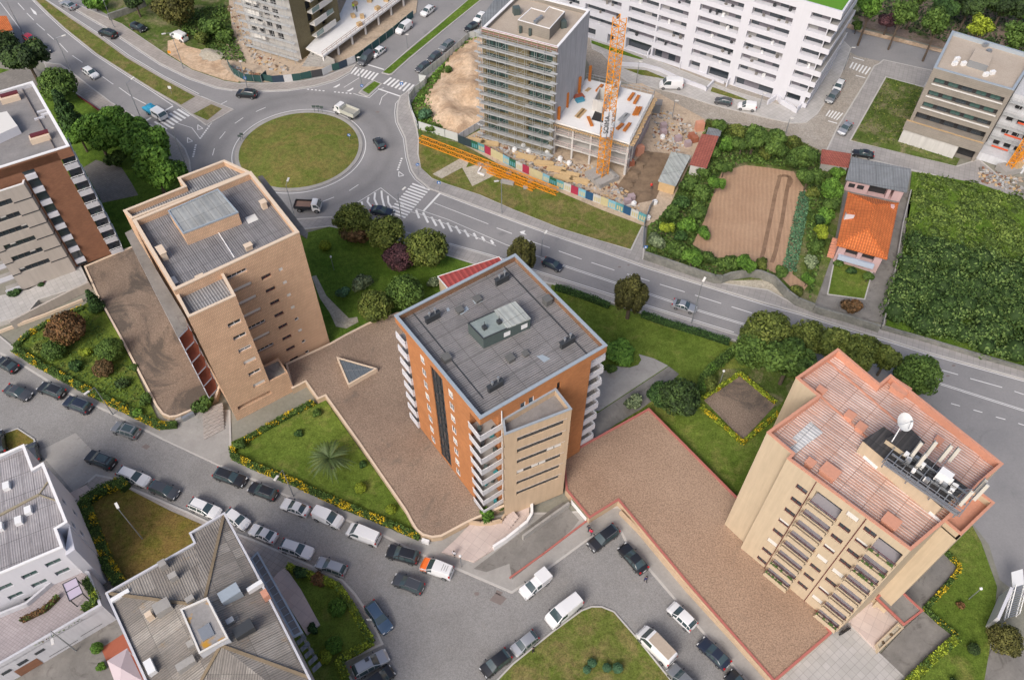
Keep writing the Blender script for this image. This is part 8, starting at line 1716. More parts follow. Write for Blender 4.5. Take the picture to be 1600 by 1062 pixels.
LM = {'scrub_low': leafmat('bramble_leaves', (.065, .105, .02), (.13, .18, .035), (.22, .25, .08)), 'olive': leafmat('olive_leaves', (.055, .075, .014), (.12, .145, .03), (.19, .19, .05)), 'dark': leafmat('dark_green_leaves', (.020, .036, .012), (.05, .085, .022)), 'green': leafmat('mid_green_leaves', (.04, .075, .014), (.085, .14, .028)), 'bright': leafmat('bright_green_leaves', (.05, .11, .014), (.105, .20, .028), (.15, .25, .05)),
 'purple': leafmat('purple_leaves', (.045, .022, .026), (.11, .05, .055)), 'brown': leafmat('bronze_leaves', (.07, .05, .02), (.16, .09, .045)), 'redbrown': leafmat('red_brown_leaves', (.075, .045, .02), (.15, .075, .03), (.10, .12, .03)), 'yellow': leafmat('yellow_flowers', (.26, .20, .01), (.50, .34, .015)), 'pale': leafmat('pale_leaves', (.09, .12, .06), (.20, .24, .13)),
 'bluish': leafmat('blue_green_leaves', (.045, .10, .05), (.09, .18, .09)), 'lime': leafmat('lime_leaves', (.13, .17, .015), (.26, .32, .03)), 'deep': leafmat('deep_green_leaves', (.022, .05, .014), (.05, .10, .024)), 'scrub': leafmat('scrub_leaves', (.035, .07, .016), (.115, .17, .045), (.22, .27, .11)), 'bronze_olive': leafmat('bronze_olive_leaves', (.05, .05, .014), (.10, .10, .026), (.15, .11, .035))}
BARK = plain('bark', (.10, .075, .055), .9, var=.3)
def plant(k, x, y, rp, mat, label, cat='tree', group=None, zg=.16, hs=1.0, bark=BARK):
 zc = {'round': .95, 'loose': 1.35, 'loose2': 1.3, 'thin': 2.1, 'conifer': 1.2, 'lobed': 1.8}.get(k, .55)
 d = CF+CR*((x-800)/FPX)-CU*((y-531)/FPX); r = rp*1.08*(H-2)/(-d.z)/FPX; hc = zg+zc*r*hs; p = G(x, y, hc); r = rp*1.08*(H-hc)/(-d.z)/FPX
 t = empty({'tree': 'tree', 'shrub': 'shrub', 'bush': 'bush'}.get(cat, cat.replace(' ', '_')), (*p, zg), label, cat, group, rz=NR_.uniform(0, 6.28)); t.scale = (r, r, r*hs)
 for nm, me, mt in (('trunk', TK[k][1], bark), ('crown', TK[k][0], LM[mat])):
  c = bpy.data.objects.new(nm, me); COL.objects.link(c); c.parent = t; c.material_slots[0].link = 'OBJECT'; c.material_slots[0].material = mt
 return t
TR = [
('loose', 38, 86, 34, 'dark', 'dark tree beside the car park at the top left'), ('round', 4, 70, 26, 'dark', 'dark tree cut by the left edge below the orange roof'), ('round', 90, 132, 31, 'green', 'rounded tree behind the far corner of the brown block roof'), ('conifer', 101, 172, 27, 'deep', 'dark pointed tree between the rounded tree and the bright ones'),
('loose2', 150, 208, 34, 'bright', 'bright green tree nearest the brown block balconies'), ('loose', 196, 204, 36, 'bright', 'bright green tree in the middle of the row by the avenue'), ('loose2', 240, 262, 40, 'bright', 'largest bright green tree, closest to the tan block'), ('loose', 226, 222, 36, 'bright', 'bright green tree next to the wide pavement'), ('loose2', 178, 186, 26, 'bright', 'smaller bright green tree behind the middle one'), ('loose', 122, 208, 24, 'bright', 'bright green tree squeezed behind the brown block'), ('shrub', 182, 250, 20, 'green', 'low green shrub at the foot of the bright trees', 'shrub'),
('round', 272, 8, 34, 'bronze_olive', 'big dark round tree above the white van in the lot'), ('shrub', 148, 6, 20, 'bright', 'green bushes at the top edge by the silver car', 'shrub'), ('loose', 208, -4, 22, 'dark', 'dark tree behind the stone wall at the top edge'), ('shrub', 330, 45, 22, 'green', 'low bush mass left of the scaffolded top-left tower', 'shrub'), ('shrub2', 352, 55, 16, 'green', 'small bush touching the top-left scaffolding', 'shrub'), ('shrub', 315, 62, 14, 'olive', 'low scrubby bush near the sand patch', 'shrub'),
('round', 551, 343, 31, 'olive', 'clipped olive-green tree farthest back by the zebra'), ('shrub', 552, 366, 27, 'brown', 'bare-looking bronze bush under the farthest olive tree', 'shrub'), ('round', 603, 364, 33, 'olive', 'clipped olive-green tree in the middle of the row'), ('round', 667, 387, 36, 'olive', 'clipped olive-green tree nearest the avenue, rightmost of the row'), ('round', 624, 402, 26, 'purple', 'dark purple-leaved tree in front of the olive ones'), ('round', 632, 455, 31, 'green', 'rounded mid-green bush left of the ribbed roof corner'), ('round', 586, 478, 30, 'olive', 'clipped round bush by the gravel terrace wall'),
('shrub', 566, 444, 19, 'pale', 'pale flowering shrub in the back garden', 'shrub'), ('shrub', 536, 458, 13, 'bluish', 'small blue-green shrub in the back garden', 'shrub'), ('ball', 508, 385, 9, 'lime', 'small bush full of yellow flowers in the back garden', 'shrub'), ('shrub2', 678, 442, 12, 'pale', 'pale shrub beside the red-roofed annex', 'shrub'),
('lobed', 815, 395, 27, 'bronze_olive', 'lobed bronze-green tree behind the top corner of the ribbed roof'), ('lobed', 987, 456, 31, 'bronze_olive', 'tall tree clipped into many lobes standing alone by the avenue'), ('round', 1062, 620, 35, 'dark', 'large dark conifer at the apex of the red-capped terrace'), ('round', 1036, 616, 25, 'deep', 'dark conifer behind the large one, nearer the path'), ('shrub', 990, 629, 18, 'pale', 'grey-green shrub left of the dark conifers', 'shrub'), ('shrub', 954, 577, 11, 'green', 'small green bush on the oval lawn by the balconies', 'shrub'), ('shrub2', 966, 549, 30, 'bright', 'wide low mat of bright ground plants behind the orange block', 'shrub'),
('round', 1200, 520, 42, 'olive', 'big rounded tree leftmost of the row by the avenue'), ('round', 1176, 546, 34, 'green', 'rounded tree in front of the leftmost big one'), ('loose', 1235, 562, 42, 'green', 'leafy tree between the big rounded one and the salmon roof'), ('round', 1262, 528, 34, 'olive', 'rounded tree behind the left corner of the salmon roof'), ('loose2', 1300, 540, 34, 'olive', 'tree just above the salmon roof tip'), ('loose', 1345, 550, 35, 'olive', 'tree behind the notch of the salmon roof'), ('loose2', 1385, 562, 28, 'olive', 'smaller tree between the notch and the rightmost tree'), ('round', 1436, 585, 38, 'green', 'dense tree rightmost of the row by the avenue'), ('shrub', 1110, 600, 16, 'olive', 'small bush left of the hedged square', 'shrub'),
('round', 103, 512, 31, 'redbrown', 'large reddish-brown bush in the planted front garden'), ('conifer', 146, 470, 18, 'deep', 'dark tree at the top corner of the planted front garden'), ('ball', 86, 549, 17, 'green', 'round green bush in front of the reddish one', 'bush'), ('round', 171, 546, 22, 'green', 'rounded green bush against the gravel terrace', 'bush'), ('shrub', 134, 551, 11, 'lime', 'yellow-green bush in the planted garden', 'bush'), ('ball', 163, 577, 15, 'brown', 'brownish clipped bush in the planted garden', 'bush'), ('shrub2', 119, 570, 13, 'deep', 'dark shrub left of the brownish bush', 'shrub'), ('shrub2', 190, 600, 13, 'dark', 'dark spiky shrub in the lower planted garden', 'shrub'), ('shrub', 228, 625, 14, 'green', 'shrub near the rounded end of the terrace', 'shrub'), ('shrub2', 60, 545, 12, 'olive', 'low olive shrub at the left of the planted garden', 'shrub'), ('shrub', 210, 575, 9, 'green', 'small shrub against the terrace wall', 'shrub'), ('shrub2', 215, 645, 10, 'bright', 'bright low plant by the yellow hedge end', 'shrub'),
('shrub', 318, 633, 20, 'green', 'bush spilling over the tan block steps', 'bush'), ('ball', 563, 763, 9, 'lime', 'lime-green clipped ball near the white van', 'bush'), ('ball', 611, 796, 8, 'lime', 'lime-green clipped ball near the terrace wall', 'bush'), ('shrub2', 467, 676, 8, 'deep', 'dark small shrub above the palm', 'shrub'), ('shrub2', 496, 645, 9, 'green', 'small shrub at the upper corner of the palm garden', 'shrub'), ('shrub', 375, 695, 12, 'green', 'bush at the left tip of the palm garden', 'bush'), ('shrub2', 568, 725, 8, 'deep', 'dark shrub against the terrace edge', 'shrub'),
('shrub', 760, 805, 16, 'bright', 'bright bush behind the curved tan planter wall', 'bush'), ('shrub', 783, 792, 9, 'green', 'small bush at the orange block entrance', 'bush'),
('ball', 528, 950, 14, 'bright', 'clipped round bush right of the pink ramp', 'bush'), ('ball', 522, 1008, 13, 'bright', 'clipped round bush in the lower canopy garden', 'bush'), ('ball', 509, 1026, 11, 'lime', 'yellow-green clipped bush at the canopy end', 'bush'), ('shrub', 489, 982, 11, 'deep', 'dark bush at the foot of the pink ramp', 'bush'), ('shrub', 470, 895, 14, 'deep', 'dark shrub at the hedge corner by the ramp', 'shrub'), ('shrub2', 496, 905, 14, 'redbrown', 'reddish shrub beside the hedge', 'shrub'),
('ball', 925, 1036, 7, 'bluish', 'grey-green cushion plant on the teardrop lawn, upper left', 'plant'), ('ball', 917, 1046, 6, 'bluish', 'grey-green cushion plant on the teardrop lawn, lower left', 'plant'), ('ball', 948, 1043, 7, 'bluish', 'grey-green cushion plant on the teardrop lawn, middle', 'plant'), ('ball', 965, 1044, 8, 'bluish', 'grey-green cushion plant on the teardrop lawn, rightmost', 'plant'),
('round', 1570, 998, 28, 'bronze_olive', 'bronze-green tree by the white staircase'), ('ball', 1521, 1014, 9, 'dark', 'dark ball bush on the lawn below the pole lamp', 'bush'), ('shrub2', 1501, 946, 8, 'redbrown', 'small reddish shrub on the right lawn', 'shrub'), ('shrub', 1490, 1068, 10, 'dark', 'dark bush at the bottom edge, right lawn', 'bush'), ('ball', 1379, 1005, 5, 'redbrown', 'tiny reddish shrub in the entrance planter', 'shrub'), ('ball', 1391, 992, 5, 'redbrown', 'tiny brown shrub in the middle of the entrance planter', 'shrub'),
('ball', 152, 1012, 9, 'bright', 'round green bush beside the patio', 'bush'), ('shrub2', 158, 1040, 9, 'bright', 'leafy plants along the patio wall', 'plant'),
('shrub', 664, 180, 13, 'bluish', 'blue-green bush on the edge of the sandy lot', 'bush'), ('shrub2', 676, 200, 12, 'green', 'green bush below the blue-green one', 'bush'), ('shrub', 700, 110, 9, 'green', 'small bush by the pale sheet fence', 'bush'),
('shrub2', 125, 425, 6, 'deep', 'dark spiky plant in the ramp planter', 'plant'), ('ball', 66, 447, 6, 'deep', 'dark clipped ball in the planter by the ramp', 'plant'), ('shrub', 24, 458, 12, 'deep', 'dark bushes at the foot of the grey bay', 'plant'), ('shrub2', 70, 440, 8, 'purple', 'purplish bush by the ramp planter', 'plant')]
for i, r in enumerate(TR): plant(r[0], r[1], r[2], r[3], r[4], r[5], r[6] if len(r) > 6 else 'tree', hs=1.0 if r[0] != 'shrub2' or r[3] < 25 else .25)
FS = [(1075, 290, 18, 'green'), (1096, 300, 17, 'green'), (1120, 286, 14, 'bright'), (1048, 335, 19, 'green'), (1075, 350, 17, 'bright'), (1042, 356, 12, 'yg'), (1025, 378, 17, 'pale'), (1058, 388, 19, 'green'), (1082, 402, 17, 'bright'), (1104, 404, 15, 'green'), (1140, 410, 17, 'green'), (1166, 412, 17, 'bright'), (1190, 414, 14, 'olive'), (1115, 240, 15, 'green'), (1132, 262, 13, 'green'),
 (1134, 228, 17, 'bright'), (1180, 214, 23, 'green'), (1210, 222, 23, 'green'), (1240, 224, 15, 'olive'), (1258, 248, 24, 'green'), (1264, 276, 19, 'green'), (1296, 298, 21, 'bright'), (1290, 336, 17, 'bright'), (1284, 362, 14, 'lime'), (1276, 386, 15, 'green'), (1266, 408, 14, 'pale'), (1262, 436, 11, 'bright'), (1330, 480, 19, 'redbrown'), (1311, 412, 9, 'green'), (1357, 432, 9, 'green'), (1330, 424, 9, 'deep'), (1152, 204, 15, 'olive'), (1124, 196, 12, 'green'), (1098, 270, 14, 'green'), (1066, 318, 16, 'deep'), (1090, 330, 15, 'green'), (1100, 365, 14, 'bright'), (1065, 370, 13, 'deep'), (1220, 425, 12, 'green'), (1245, 455, 12, 'weed'), (1310, 270, 14, 'bright'), (1300, 318, 14, 'green'), (1280, 345, 12, 'deep'), (1270, 300, 12, 'olive'), (1160, 225, 16, 'green'), (1195, 240, 14, 'olive')]
wh = ['west of the ploughed field', 'along the field edge', 'north of the field', 'between the field and the house']
for i, (x, y, r, mt) in enumerate(FS):
 side = 'between the ploughed field and the house' if x > 1252 and y > 260 else ('beyond the far end of the ploughed field' if y < 265 else ('between the field and the avenue wall' if y > 398 else 'between the field and the building site'))
 sz = 'large' if r > 18 else ('small' if r < 14 else 'mid-sized'); cn = {'yg': 'yellow-flowering', 'pale': 'pale grey-green', 'lime': 'lime-green', 'deep': 'dark green', 'bright': 'bright green', 'green': 'green', 'olive': 'olive-green', 'redbrown': 'red-brown', 'weed': 'weedy'}[mt]
 lb = '%s %s bush %s' % (sz, cn, side); FL = globals().setdefault('FLD', {}).setdefault(lb, []); FL.append((x, None))
 FL[-1] = (x, plant(('shrub', 'shrub2', 'loose')[i % 3] if r < 20 else ('loose', 'loose2')[i % 2], x, y, r, {'yg': 'lime', 'weed': 'olive'}.get(mt, mt), lb, 'bush', 'bushes round the ploughed field'))
for lb, FL in FLD.items():
 FL.sort(key=lambda q: q[0])
 for i, (x, o) in enumerate(FL):
  if len(FL) > 1: o['label'] = lb+', '+(('left of two', 'right of two') if len(FL) == 2 else ('leftmost of its like', 'second from left', 'third from left', 'fourth from left', 'fifth from left', 'sixth from left')[:len(FL)-1]+('rightmost of its like',))[i]
for x, y, r, mt, lab in ((1365, 4, 30, 'bright', 'light green park tree leftmost behind the back street'), (1412, 18, 27, 'green', 'park tree second from the left'), (1470, 32, 29, 'green', 'park tree just behind the office building corner'), (1536, 38, 24, 'lime', 'yellowish park tree behind the office roof'), (1592, 52, 32, 'green', 'park tree at the right edge behind the office roof'), (1440, -12, 26, 'green', 'park tree at the top edge, centre'), (1335, 15, 14, 'pale', 'pale park tree next to the white block')):
 plant('thin' if r > 20 else 'shrub', x, y, r, mt, lab, zg=.1)
for x, y, r, mt, lab in ((1520, 2, 30, 'dark', 'dark dense tree at the top edge of the park, left of the pair'), (1572, 4, 32, 'dark', 'dark dense tree at the top edge of the park, right of the pair'), (1390, 32, 17, 'purple', 'purple plum bush under the park trees'), (1600, 15, 24, 'bright', 'bright tree in the top right corner'), (1340, 40, 10, 'green', 'low shrub by the park footpath'), (1480, 10, 22, 'deep', 'dark tree in the middle of the park')): plant('loose', x, y, r, mt, lab, zg=.1)
# palm
p = G(514, 712, 3.2); t_ = empty('palm_tree', (p[0], p[1]-.1, .25), 'palm with arching fronds in the middle of the front garden', 'palm tree'); m = MB(); m.tube((0, 0, 0), (0, 0, 2.6), .35, .25, n=10); m.build('trunk', BARK, t_, local=True)
for i in range(34):
 a = i*2.4; el = .25+.9*((i*7) % 10)/10; Lf = 3.5; m = MB(); prev = None
 for k in range(9):
  s = k/8*Lf; c = Vector((math.cos(a)*s*math.cos(el*.8), math.sin(a)*s*math.cos(el*.8), 2.6+s*math.sin(el)-.17*s*s)); w_ = .26*math.sin(math.pi*min(1, (k+.6)/9))+.03; sd2 = Vector((-math.sin(a), math.cos(a), 0))*w_
  if prev:
   for q in (0, .5):
    c1, c2 = prev[0].lerp(c, q), prev[0].lerp(c, q+.3)
    for s_ in (1, -1): m.face([c1, c2, c2+sd2*s_+(c-prev[0])*.5+Vector((0, 0, -.12)), c1+sd2*s_+(c-prev[0])*.5+Vector((0, 0, -.12))])
  prev = (c,)
 m.build('frond', plain('palm_frond_green', (.075, .115, .035), .6, var=.4), t_, local=True)
# hedges
def hedge(label, pts, w_, h_, mats, fl=0.0, dens=120, z=.2, size=.12):
 W = GP(pts, z+h_*.7); C = []; N_ = []; cm = MB()
 for a, b in zip(W, W[1:]):
  L = math.dist(a, b); d = Vector(vsub(b, a)).normalized(); nn = Vector((-d.y, d.x)); n = int(L*dens*(w_+h_)/2.2); u = NR_.uniform(-.1, L+.1, n); f = NR_.uniform(-1, 1, n); hgt_ = h_*(1+.12*np.sin(u*1.7+L)); s = np.where(NR_.random(n) < .55, 0, np.sign(f)); off_ = np.where(s == 0, f*w_/2, s*w_/2*NR_.uniform(.85, 1.1, n)); zz = np.where(s == 0, hgt_*NR_.uniform(.9, 1.12, n), hgt_*NR_.uniform(.1, 1, n))
  C.append(np.stack([a[0]+d.x*u+nn.x*off_, a[1]+d.y*u+nn.y*off_, z+zz], 1)); N_.append(np.stack([nn.x*s, nn.y*s, np.where(s == 0, 1, .3)], 1)); cm.prism([tuple(Vector(a)+nn*w_*.42), tuple(Vector(b)+nn*w_*.42), tuple(Vector(b)-nn*w_*.42), tuple(Vector(a)-nn*w_*.42)], z-.1, z+h_*.85, 0)
 C = np.vstack(C); N_ = np.vstack(N_); n = len(C); T = NR_.uniform(.15, .95, n); pn = np.array([mnoise.noise(Vector(c)*.9) for c in C]); mi = ((pn+NR_.normal(0, .12, n)) > np.quantile(pn, 1-fl*.8)).astype(int) if fl else np.zeros(n, int)
 V = []; F = []
 for f in cm.f: q = [len(V)+k for k in range(len(f))]; V += [cm.v[k] for k in f]; F += [(q[0], q[k], q[k+1]) for k in range(1, len(q)-1)]
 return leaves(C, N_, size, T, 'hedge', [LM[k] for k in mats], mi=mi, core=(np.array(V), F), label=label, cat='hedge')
gy = ('green', 'yellow')
hedge('long yellow-flowered hedge below the palm garden', [(364, 712), (400, 729), (460, 753), (540, 790), (600, 814), (655, 838)], .9, .7, gy, .55)
hedge('short yellow-flowered hedge along the upper side of the palm garden', [(363, 700), (392, 681), (421, 664), (455, 645), (489, 628)], .9, .7, gy, .35); hedge('tiny yellow hedge at the left tip of the palm garden', [(362, 698), (364, 712)], .8, .6, gy, .6)
hedge('green hedge with yellow flowers along the planted front garden', [(22, 545), (60, 568), (130, 606), (190, 636), (248, 664), (276, 662)], 1.1, .7, gy, .3); hedge('flowering hedge beside the stone ramp wall', [(22, 541), (45, 520), (75, 503), (128, 480)], .9, .6, gy, .4)
hedge('tall green hedge left of the brown lawn', [(128, 782), (136, 800), (152, 845), (170, 885), (186, 910)], 1.5, 1.3, gy, .3); hedge('green hedge above the brown lawn', [(130, 782), (158, 764), (186, 752), (196, 760)], 1.4, 1.2, gy, .15)
hedge('yellow-green hedge round the canopy garden', [(449, 884), (483, 896), (526, 913), (548, 944), (572, 988), (581, 1001), (556, 1016), (529, 1030), (540, 1056)], .9, .8, ('lime', 'green'), .35)
hedge('dark clipped hedge along the avenue lawn', [(868, 447), (905, 458), (932, 468), (952, 476)], .9, 1.0, ('deep',), 0); hedge('clipped hedge along the avenue right of the lobed tree', [(1003, 489), (1040, 502), (1085, 515), (1140, 533)], .9, 1.0, ('deep',), 0)
hedge('curving tall hedge between the lawn and the conifers', [(1145, 548), (1130, 560), (1112, 575), (1098, 592), (1095, 612)], 1.3, 1.5, ('green', 'bright'), .2)
for lab, a, b in (('upper left', (1099, 621), (1156, 583)), ('upper right', (1157, 583), (1212, 628)), ('lower left', (1095, 634), (1160, 690)), ('lower right', (1161, 690), (1216, 645))): hedge('bright yellow flowering hedge on the %s side of the brown square' % lab, [a, b], .6, .5, ('lime', 'yellow'), .6 if 'lower' in lab else .1)
hedge('yellow hedge along the lower right yard', [(1495, 996), (1460, 1026), (1425, 1060), (1410, 1075)], 1.0, .8, ('lime', 'green'), .4); hedge('yellow hedge between the dark yards and the right lawn', [(1472, 854), (1500, 884), (1497, 893), (1478, 916), (1446, 950), (1470, 972), (1496, 992)], .6, .5, gy, .5)
hedge('leafy hedge edging the side street above the field', [(1103, 190), (1140, 202), (1200, 214), (1260, 232)], 1.6, 1.4, ('olive', 'green'), .4); hedge('greenery along the terrace edge of the white building', [(55, 1005), (90, 985), (125, 965)], .4, .4, ('green', 'redbrown'), .3, z=4.3); hedge('potted shrubs beside the lilac pergola', [(133, 905), (142, 920), (150, 938), (128, 950)], .9, .8, ('green', 'lime'), .2, z=4.3); hedge('climbing plants at the terrace wall of the white building', [(33, 968), (70, 950), (90, 930)], .6, .6, ('redbrown', 'green'), .4, z=4.3)
slab('gravel_square', [(1100, 625), (1157, 585), (1213, 631), (1161, 687)], .2, 'gravel2', 'brown gravel square framed by yellow hedges')
def in_poly(P, poly):
 x, y = P[:, 0], P[:, 1]; ins = np.zeros(len(P), bool)
 for i in range(len(poly)): (x1, y1), (x2, y2) = poly[i-1], poly[i]; c = ((y1 > y) != (y2 > y)) & (x < (x2-x1)*(y-y1)/(y2-y1+1e-9)+x1); ins ^= c
 return ins
def rand_in(poly, n):
 a = np.array(poly); P = NR_.uniform(a.min(0), a.max(0), (n*3, 2)); return P[in_poly(P, poly)][:n]
# overgrown plot: many bush mounds, one mass
sp = GP([(1428, 276), (1488, 283), (1530, 292), (1600, 316), (1720, 360), (1720, 600), (1600, 566), (1523, 544), (1388, 500), (1412, 420), (1424, 330)]); Q = rand_in(sp, 540); cl = []; cl2 = []
for q in Q: d_ = NR_.uniform(0, 1); lo = q[1] > G(1480, 400)[1]+3*math.sin(q[0]*.2); r = 1.0+(1.0 if lo else 1.5)*d_; (cl2 if lo else cl).append(((q[0], q[1], .15 if lo else .2+r*.4), np.array([r, r, r*(NR_.uniform(.12, .5) if lo else NR_.uniform(.7, 1.15))])))
for cc, n_, mt, lb in ((cl, 48000, 'scrub', 'tall bushy green scrub in the lower part of the plot right of the orange-roofed house'), (cl2, 20000, 'scrub_low', 'low lighter brambles in the upper part of the plot right of the orange-roofed house')): C, N_, T = clump_pts(cc, n_, .2); k_ = C[:, 2] > .1; leaves(C[k_], N_[k_], .25, T[k_], 'scrub', [LM[mt]], core=cores(cc, .7), label=lb, cat='scrub', kind='stuff')
def tufts(label, poly, n, size, mt, h=.25, z=.17):
 P = rand_in(poly, n); C = np.column_stack([P, np.full(len(P), z)+NR_.uniform(0, h, len(P))]); leaves(C, np.tile([0, 0, 1.], (len(P), 1)), size, NR_.uniform(0, 1, len(P)), 'ground_cover', [LM[mt]], label=label, cat='ground cover', kind='stuff')
tufts('weeds and brambles round the ploughed field', GP([(1105, 192), (1200, 205), (1285, 242), (1318, 262), (1300, 330), (1285, 400), (1264, 470), (1258, 430), (1262, 290), (1235, 264), (1165, 256), (1125, 268), (1108, 320), (1080, 385), (1110, 405), (1180, 415), (1215, 435), (1120, 432), (1012, 396), (1015, 352), (1042, 335), (1078, 262)]), 9000, .28, 'green', .5)
tufts('weedy growth round the sandy lot', GP([(642, 165), (662, 132), (735, 58), (750, 58), (700, 92), (672, 150), (690, 200), (714, 218), (655, 208)]), 1500, .25, 'bright', .4); tufts('rough growth in the top-left lot', GP([(290, 20), (350, 10), (368, 60), (385, 100), (350, 95), (300, 60), (270, 40)]), 2500, .3, 'green', .6)
tufts('tufts in the rough grass plot by the office building', GP([(1335, 215), (1387, 125), (1440, 138), (1412, 222), (1490, 252)]), 1200, .18, 'olive', .2); tufts('brambles on the leafy park floor', GP([(1330, 25), (1480, 70), (1600, 90), (1640, -30), (1330, -40)]), 5000, .35, 'dark', .8); tufts('fresh leaves of the planted front garden', GP([(30, 542), (70, 510), (128, 482), (185, 535), (240, 650), (200, 638), (120, 596)]), 2200, .16, 'green', .3)
# vegetable rows
C = []
for j in range(7):
 a, b = Vector(G(1250+j*2.6, 302)), Vector(G(1222+j*3.2, 426)); n = 42
 for i in range(n):
  q = a.lerp(b, (i+.5)/n); C += [(q.x+NR_.normal(0, .1), q.y+NR_.normal(0, .1), .2+NR_.uniform(0, .3)) for _ in range(7)]
C = np.array(C); leaves(C, np.tile([0, 0, 1.], (len(C), 1)), .2, NR_.uniform(0, 1, len(C)), 'vegetable_rows', [LM['bluish']], label='rows of blue-green cabbages beside the ploughed field', cat='vegetables', kind='stuff')
# ================================================================ earth mound and building-site clutter
def terrain(name, px, hf, mat, label, step=.8, z0=.17):
 poly = GP(px); a = np.array(poly); x0, y0 = a.min(0); nx, ny = (np.ceil((a.max(0)-a.min(0))/step)).astype(int)+1; m = MB(); I = lambda i, j: (x0+i*step, y0+j*step); cen = a.mean(0)
 def z(i, j):
  q = I(i, j); e = min((Vector(q)-Vector(poly[k-1]).lerp(Vector(poly[k]), s)).length for k in range(len(poly)) for s in (0, .25, .5, .75)); return z0+min(1, max(0, e-.3)/3)*hf(*q)
 ins = in_poly(np.array([I(i+.5, j+.5) for i in range(nx) for j in range(ny)]), poly).reshape(nx, ny); Z = {}
 for i in range(nx):
  for j in range(ny):
   if ins[i, j]:
    q = []
    for a_, b_ in ((i, j), (i+1, j), (i+1, j+1), (i, j+1)):
     if (a_, b_) not in Z: Z[(a_, b_)] = z(a_, b_)
     q.append((*I(a_, b_), Z[(a_, b_)]))
    m.face(q)
 return m.build(name, M[mat], smooth=True, merge=True, label=label, kind='structure', cat='earth mound')
terrain('earth_mound', [(736, 62), (756, 60), (760, 110), (762, 198), (740, 204), (716, 216), (700, 206), (683, 196), (668, 176), (664, 157), (676, 136), (689, 122), (704, 88)], lambda x, y: 1.6+1.3*mnoise.noise(Vector((x*.12, y*.12, 3)))+.5*mnoise.noise(Vector((x*.5, y*.5, 1)))-1.5*math.exp(-((x-G(738, 168)[0])**2+(y-G(738, 168)[1])**2)/10), 'sand', 'bulldozed pale sandy mound left of the scaffolded tower', .7)
terrain('gravel_heap', [(311, 88), (318, 77), (335, 76), (352, 82), (353, 92), (335, 97), (318, 95)], lambda x, y: 1.2+.5*mnoise.noise(Vector((x*.6, y*.6, 3))), 'stones', 'pale heap of gravel on the sandy patch', .5)
terrain('mud_ridge', [(968, 292), (1010, 236), (1020, 240), (985, 298)], lambda x, y: 1.0+.4*mnoise.noise(Vector((x*.6, y*.6, 3))), 'dirt_dark', 'dark ridge of dug-out mud beside the concrete frame', .6); terrain('mud_ridge', [(984, 302), (1010, 296), (1028, 308), (1000, 316)], lambda x, y: 1.2, 'dirt_dark', 'low bank of dark mud near the hoarding end', .6); terrain('mud_ridge', [(1012, 262), (1040, 242), (1046, 250), (1018, 288)], lambda x, y: .8, 'dirt_dark', 'brown mud bank in front of the open shed', .6)
def rubble(label, poly, n, s0, s1, mats):
 P = rand_in(poly, n); m = MB(); r = random.Random(len(poly)+n)
 for x, y in P: k = r.uniform(s0, s1); m.box(x, y, .15, k*r.uniform(.6, 2.2), k, k*r.uniform(.2, .8), r.random()*3, r.randrange(len(mats)), False)
 m.build('rubble', mats, label=label, cat='rubble', kind='stuff')
RM = [M['plank'], M['wood'], M['conc'], M['dirt'], M['brick_brown'], M['conc_wall'], M['conc_dark'], M['dirt_dark']]
rubble('scattered planks, bags and broken blocks between the hoarding and the towers', GP([(722, 222), (760, 205), (862, 246), (930, 262), (970, 290), (1005, 330), (1002, 343), (940, 320), (868, 288), (800, 258)]), 1500, .1, .38, RM)
rubble('litter of bricks and timber beyond the muddy excavation', GP([(1020, 170), (1060, 180), (1090, 210), (1060, 240), (1022, 232), (1018, 200)]), 350, .1, .38, RM); rubble('debris round the foot of the top-left tower', GP([(352, 8), (372, 60), (400, 100), (440, 118), (460, 108), (400, 80), (372, 20)]), 450, .12, .45, RM); rubble('rubble behind the dark green fabric fence', GP([(362, 106), (385, 110), (414, 122), (395, 127), (372, 120)]), 160, .2, .6, RM); rubble('scrap and bags by the right-edge crane', GP([(1530, 262), (1600, 280), (1640, 300), (1600, 305), (1528, 284)]), 260, .12, .45, RM); 
r = random.Random(6)
def stack(kind_, x, y, rz, label, z=.17):
 a = G(x, y, z); m = MB()
 if kind_ == 'timber':
  for j in range(3):
   for i in range(5): m.box(a[0]-math.sin(rz)*(i-2)*.26, a[1]+math.cos(rz)*(i-2)*.26, z+j*.17, 3.6+r.uniform(-.3, .3), .22, .14, rz)
  m.build('timber_stack', plain('fresh_yellow_timber', (.56, .40, .21), .8, var=.2), label=label, cat='timber')
 elif kind_ == 'bag': m.prism([(a[0]+.5*math.cos(t*.785), a[1]+.5*math.sin(t*.785)) for t in range(8)], z, z+.6, 0, top=False); m.face([(a[0]+.5*math.cos(t*.785), a[1]+.5*math.sin(t*.785), z+.6) for t in range(8)]); m.prism([(a[0]+.25*math.cos(t*.785), a[1]+.25*math.sin(t*.785)) for t in range(8)], z+.6, z+.85); m.build('builders_bag', M['white_metal'], label=label, cat='bag', group='white builders bags')
 elif kind_ == 'pallet':
  for j in range(3): m.box(a[0], a[1], z+.15+j*.33, 1.25-.04*j, .95, .31, rz)
  for j in (-1, 0, 1): m.box(a[0]-math.sin(rz)*j*.4, a[1]+math.cos(rz)*j*.4, z, 1.3, .12, .13, rz)
  m.build('brick_pallet', [plain('lilac_blocks', (.36, .28, .29), .9, var=.15), plain('red_blocks', (.33, .12, .07), .9, var=.2)][int('red' in label)], label=label, cat='pallet of blocks')
 elif kind_ == 'skip': m.box(a[0], a[1], z, 1.6, 1.1, 1.9, rz); m.box(a[0], a[1], z+1.9, 1.3, .9, .1, rz); m.build('container', M['terracotta'] if 'red' in label else plain('toilet_blue', (.04, .20, .32), .6), label=label, cat='container')
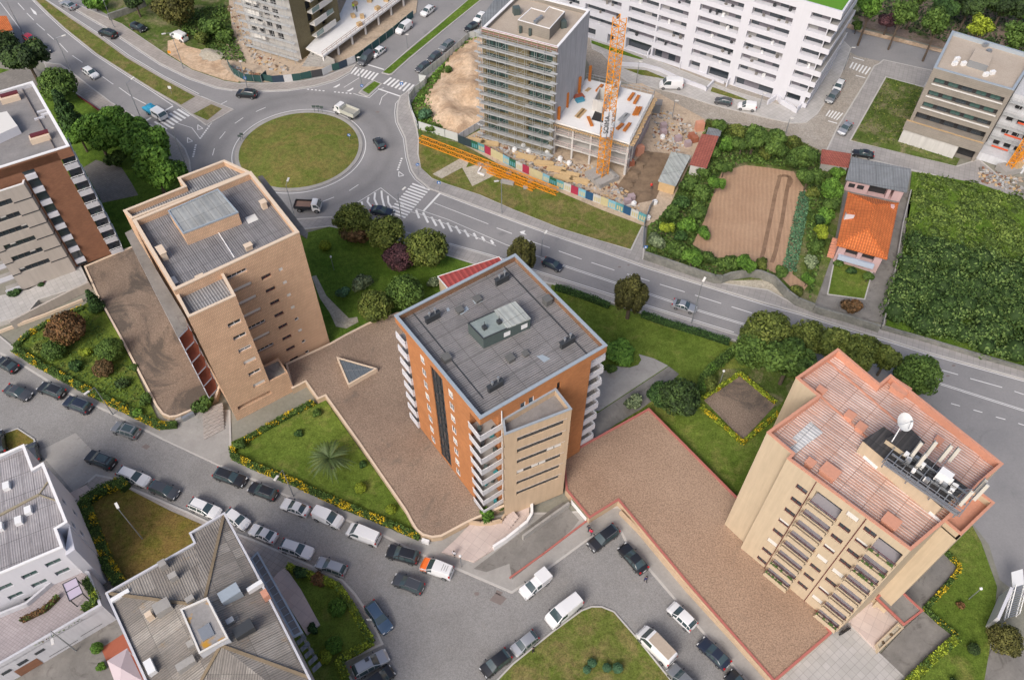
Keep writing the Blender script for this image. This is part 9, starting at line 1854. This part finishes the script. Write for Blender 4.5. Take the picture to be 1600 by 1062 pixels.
for i, (x, y) in enumerate(((890, 274), (870, 266), (850, 257), (822, 247), (745, 222), (765, 226), (905, 284), (880, 280))): stack('timber', x, y, -.35+.1*(i % 3), 'stack of yellow boards behind the painted hoarding, '+('behind the sky-blue panels', 'second from the crane', 'in the middle of the row', 'left part of the row', 'at the scaffolded tower foot, left', 'at the scaffolded tower foot, right', 'nearest the crane', 'front one nearest the hoarding')[i])
for i, (x, y) in enumerate(((804, 236), (826, 238), (875, 250), (889, 257), (855, 240), (818, 230), (1035, 216), (1012, 342), (990, 320), (1023, 318), (894, 210))): stack('bag', x, y, 0, 'white builders bag '+('left of a pair by the scaffolding', 'right of a pair by the scaffolding', 'in front of the concrete frame', 'beside the grey rubble at the frame', 'below the loose planks', 'farther back by the scaffolding', 'near the brick pallets', 'at the narrow end of the site', 'by the crane base steps', 'beside the pipes', 'inside the frame edge')[i], .17)
for i, (x, y) in enumerate(((1036, 200), (1036, 210), (1059, 220), (1080, 216), (1085, 221), (986, 312), (980, 318), (1074, 228), (985, 258))): stack('pallet', x, y, .3, ('lilac block pallet behind the other', 'lilac block pallet in front of the other', 'lone lilac block pallet near the sheds', 'wrapped block pallet by the red shed', 'red block pallet by the red shed', 'grey block pallet near the hoarding end', 'front grey block pallet near the hoarding end', 'half-used block pallet next to the pale shed', 'red block pallet beside the mud ridge')[i])
stack('skip', 998, 241, .5, 'tall rust-red container at the corner of the concrete frame'); stack('skip', 1092, 203, .2, 'blue site toilet beside the red tile shed'); stack('skip', 408, 70, .2, 'blue portable toilet at the top-left tower foot')
for i, (x, y) in enumerate(((505, 24), (541, 8), (538, 27), (564, 3), (576, 15), (552, 28), (590, 2), (548, 40))): a = G(x+14, y, 2.6); m = MB(); m.box(a[0], a[1], 2.6, 1.1, .9, .7, i); m.build('crate', M['wood'], label='wooden crate on the pale podium deck, '+('leftmost', 'upper left', 'lower left', 'top middle', 'right of the workers', 'below the workers', 'top right', 'nearest the tower')[i], cat='crate', group='crates on the podium deck')
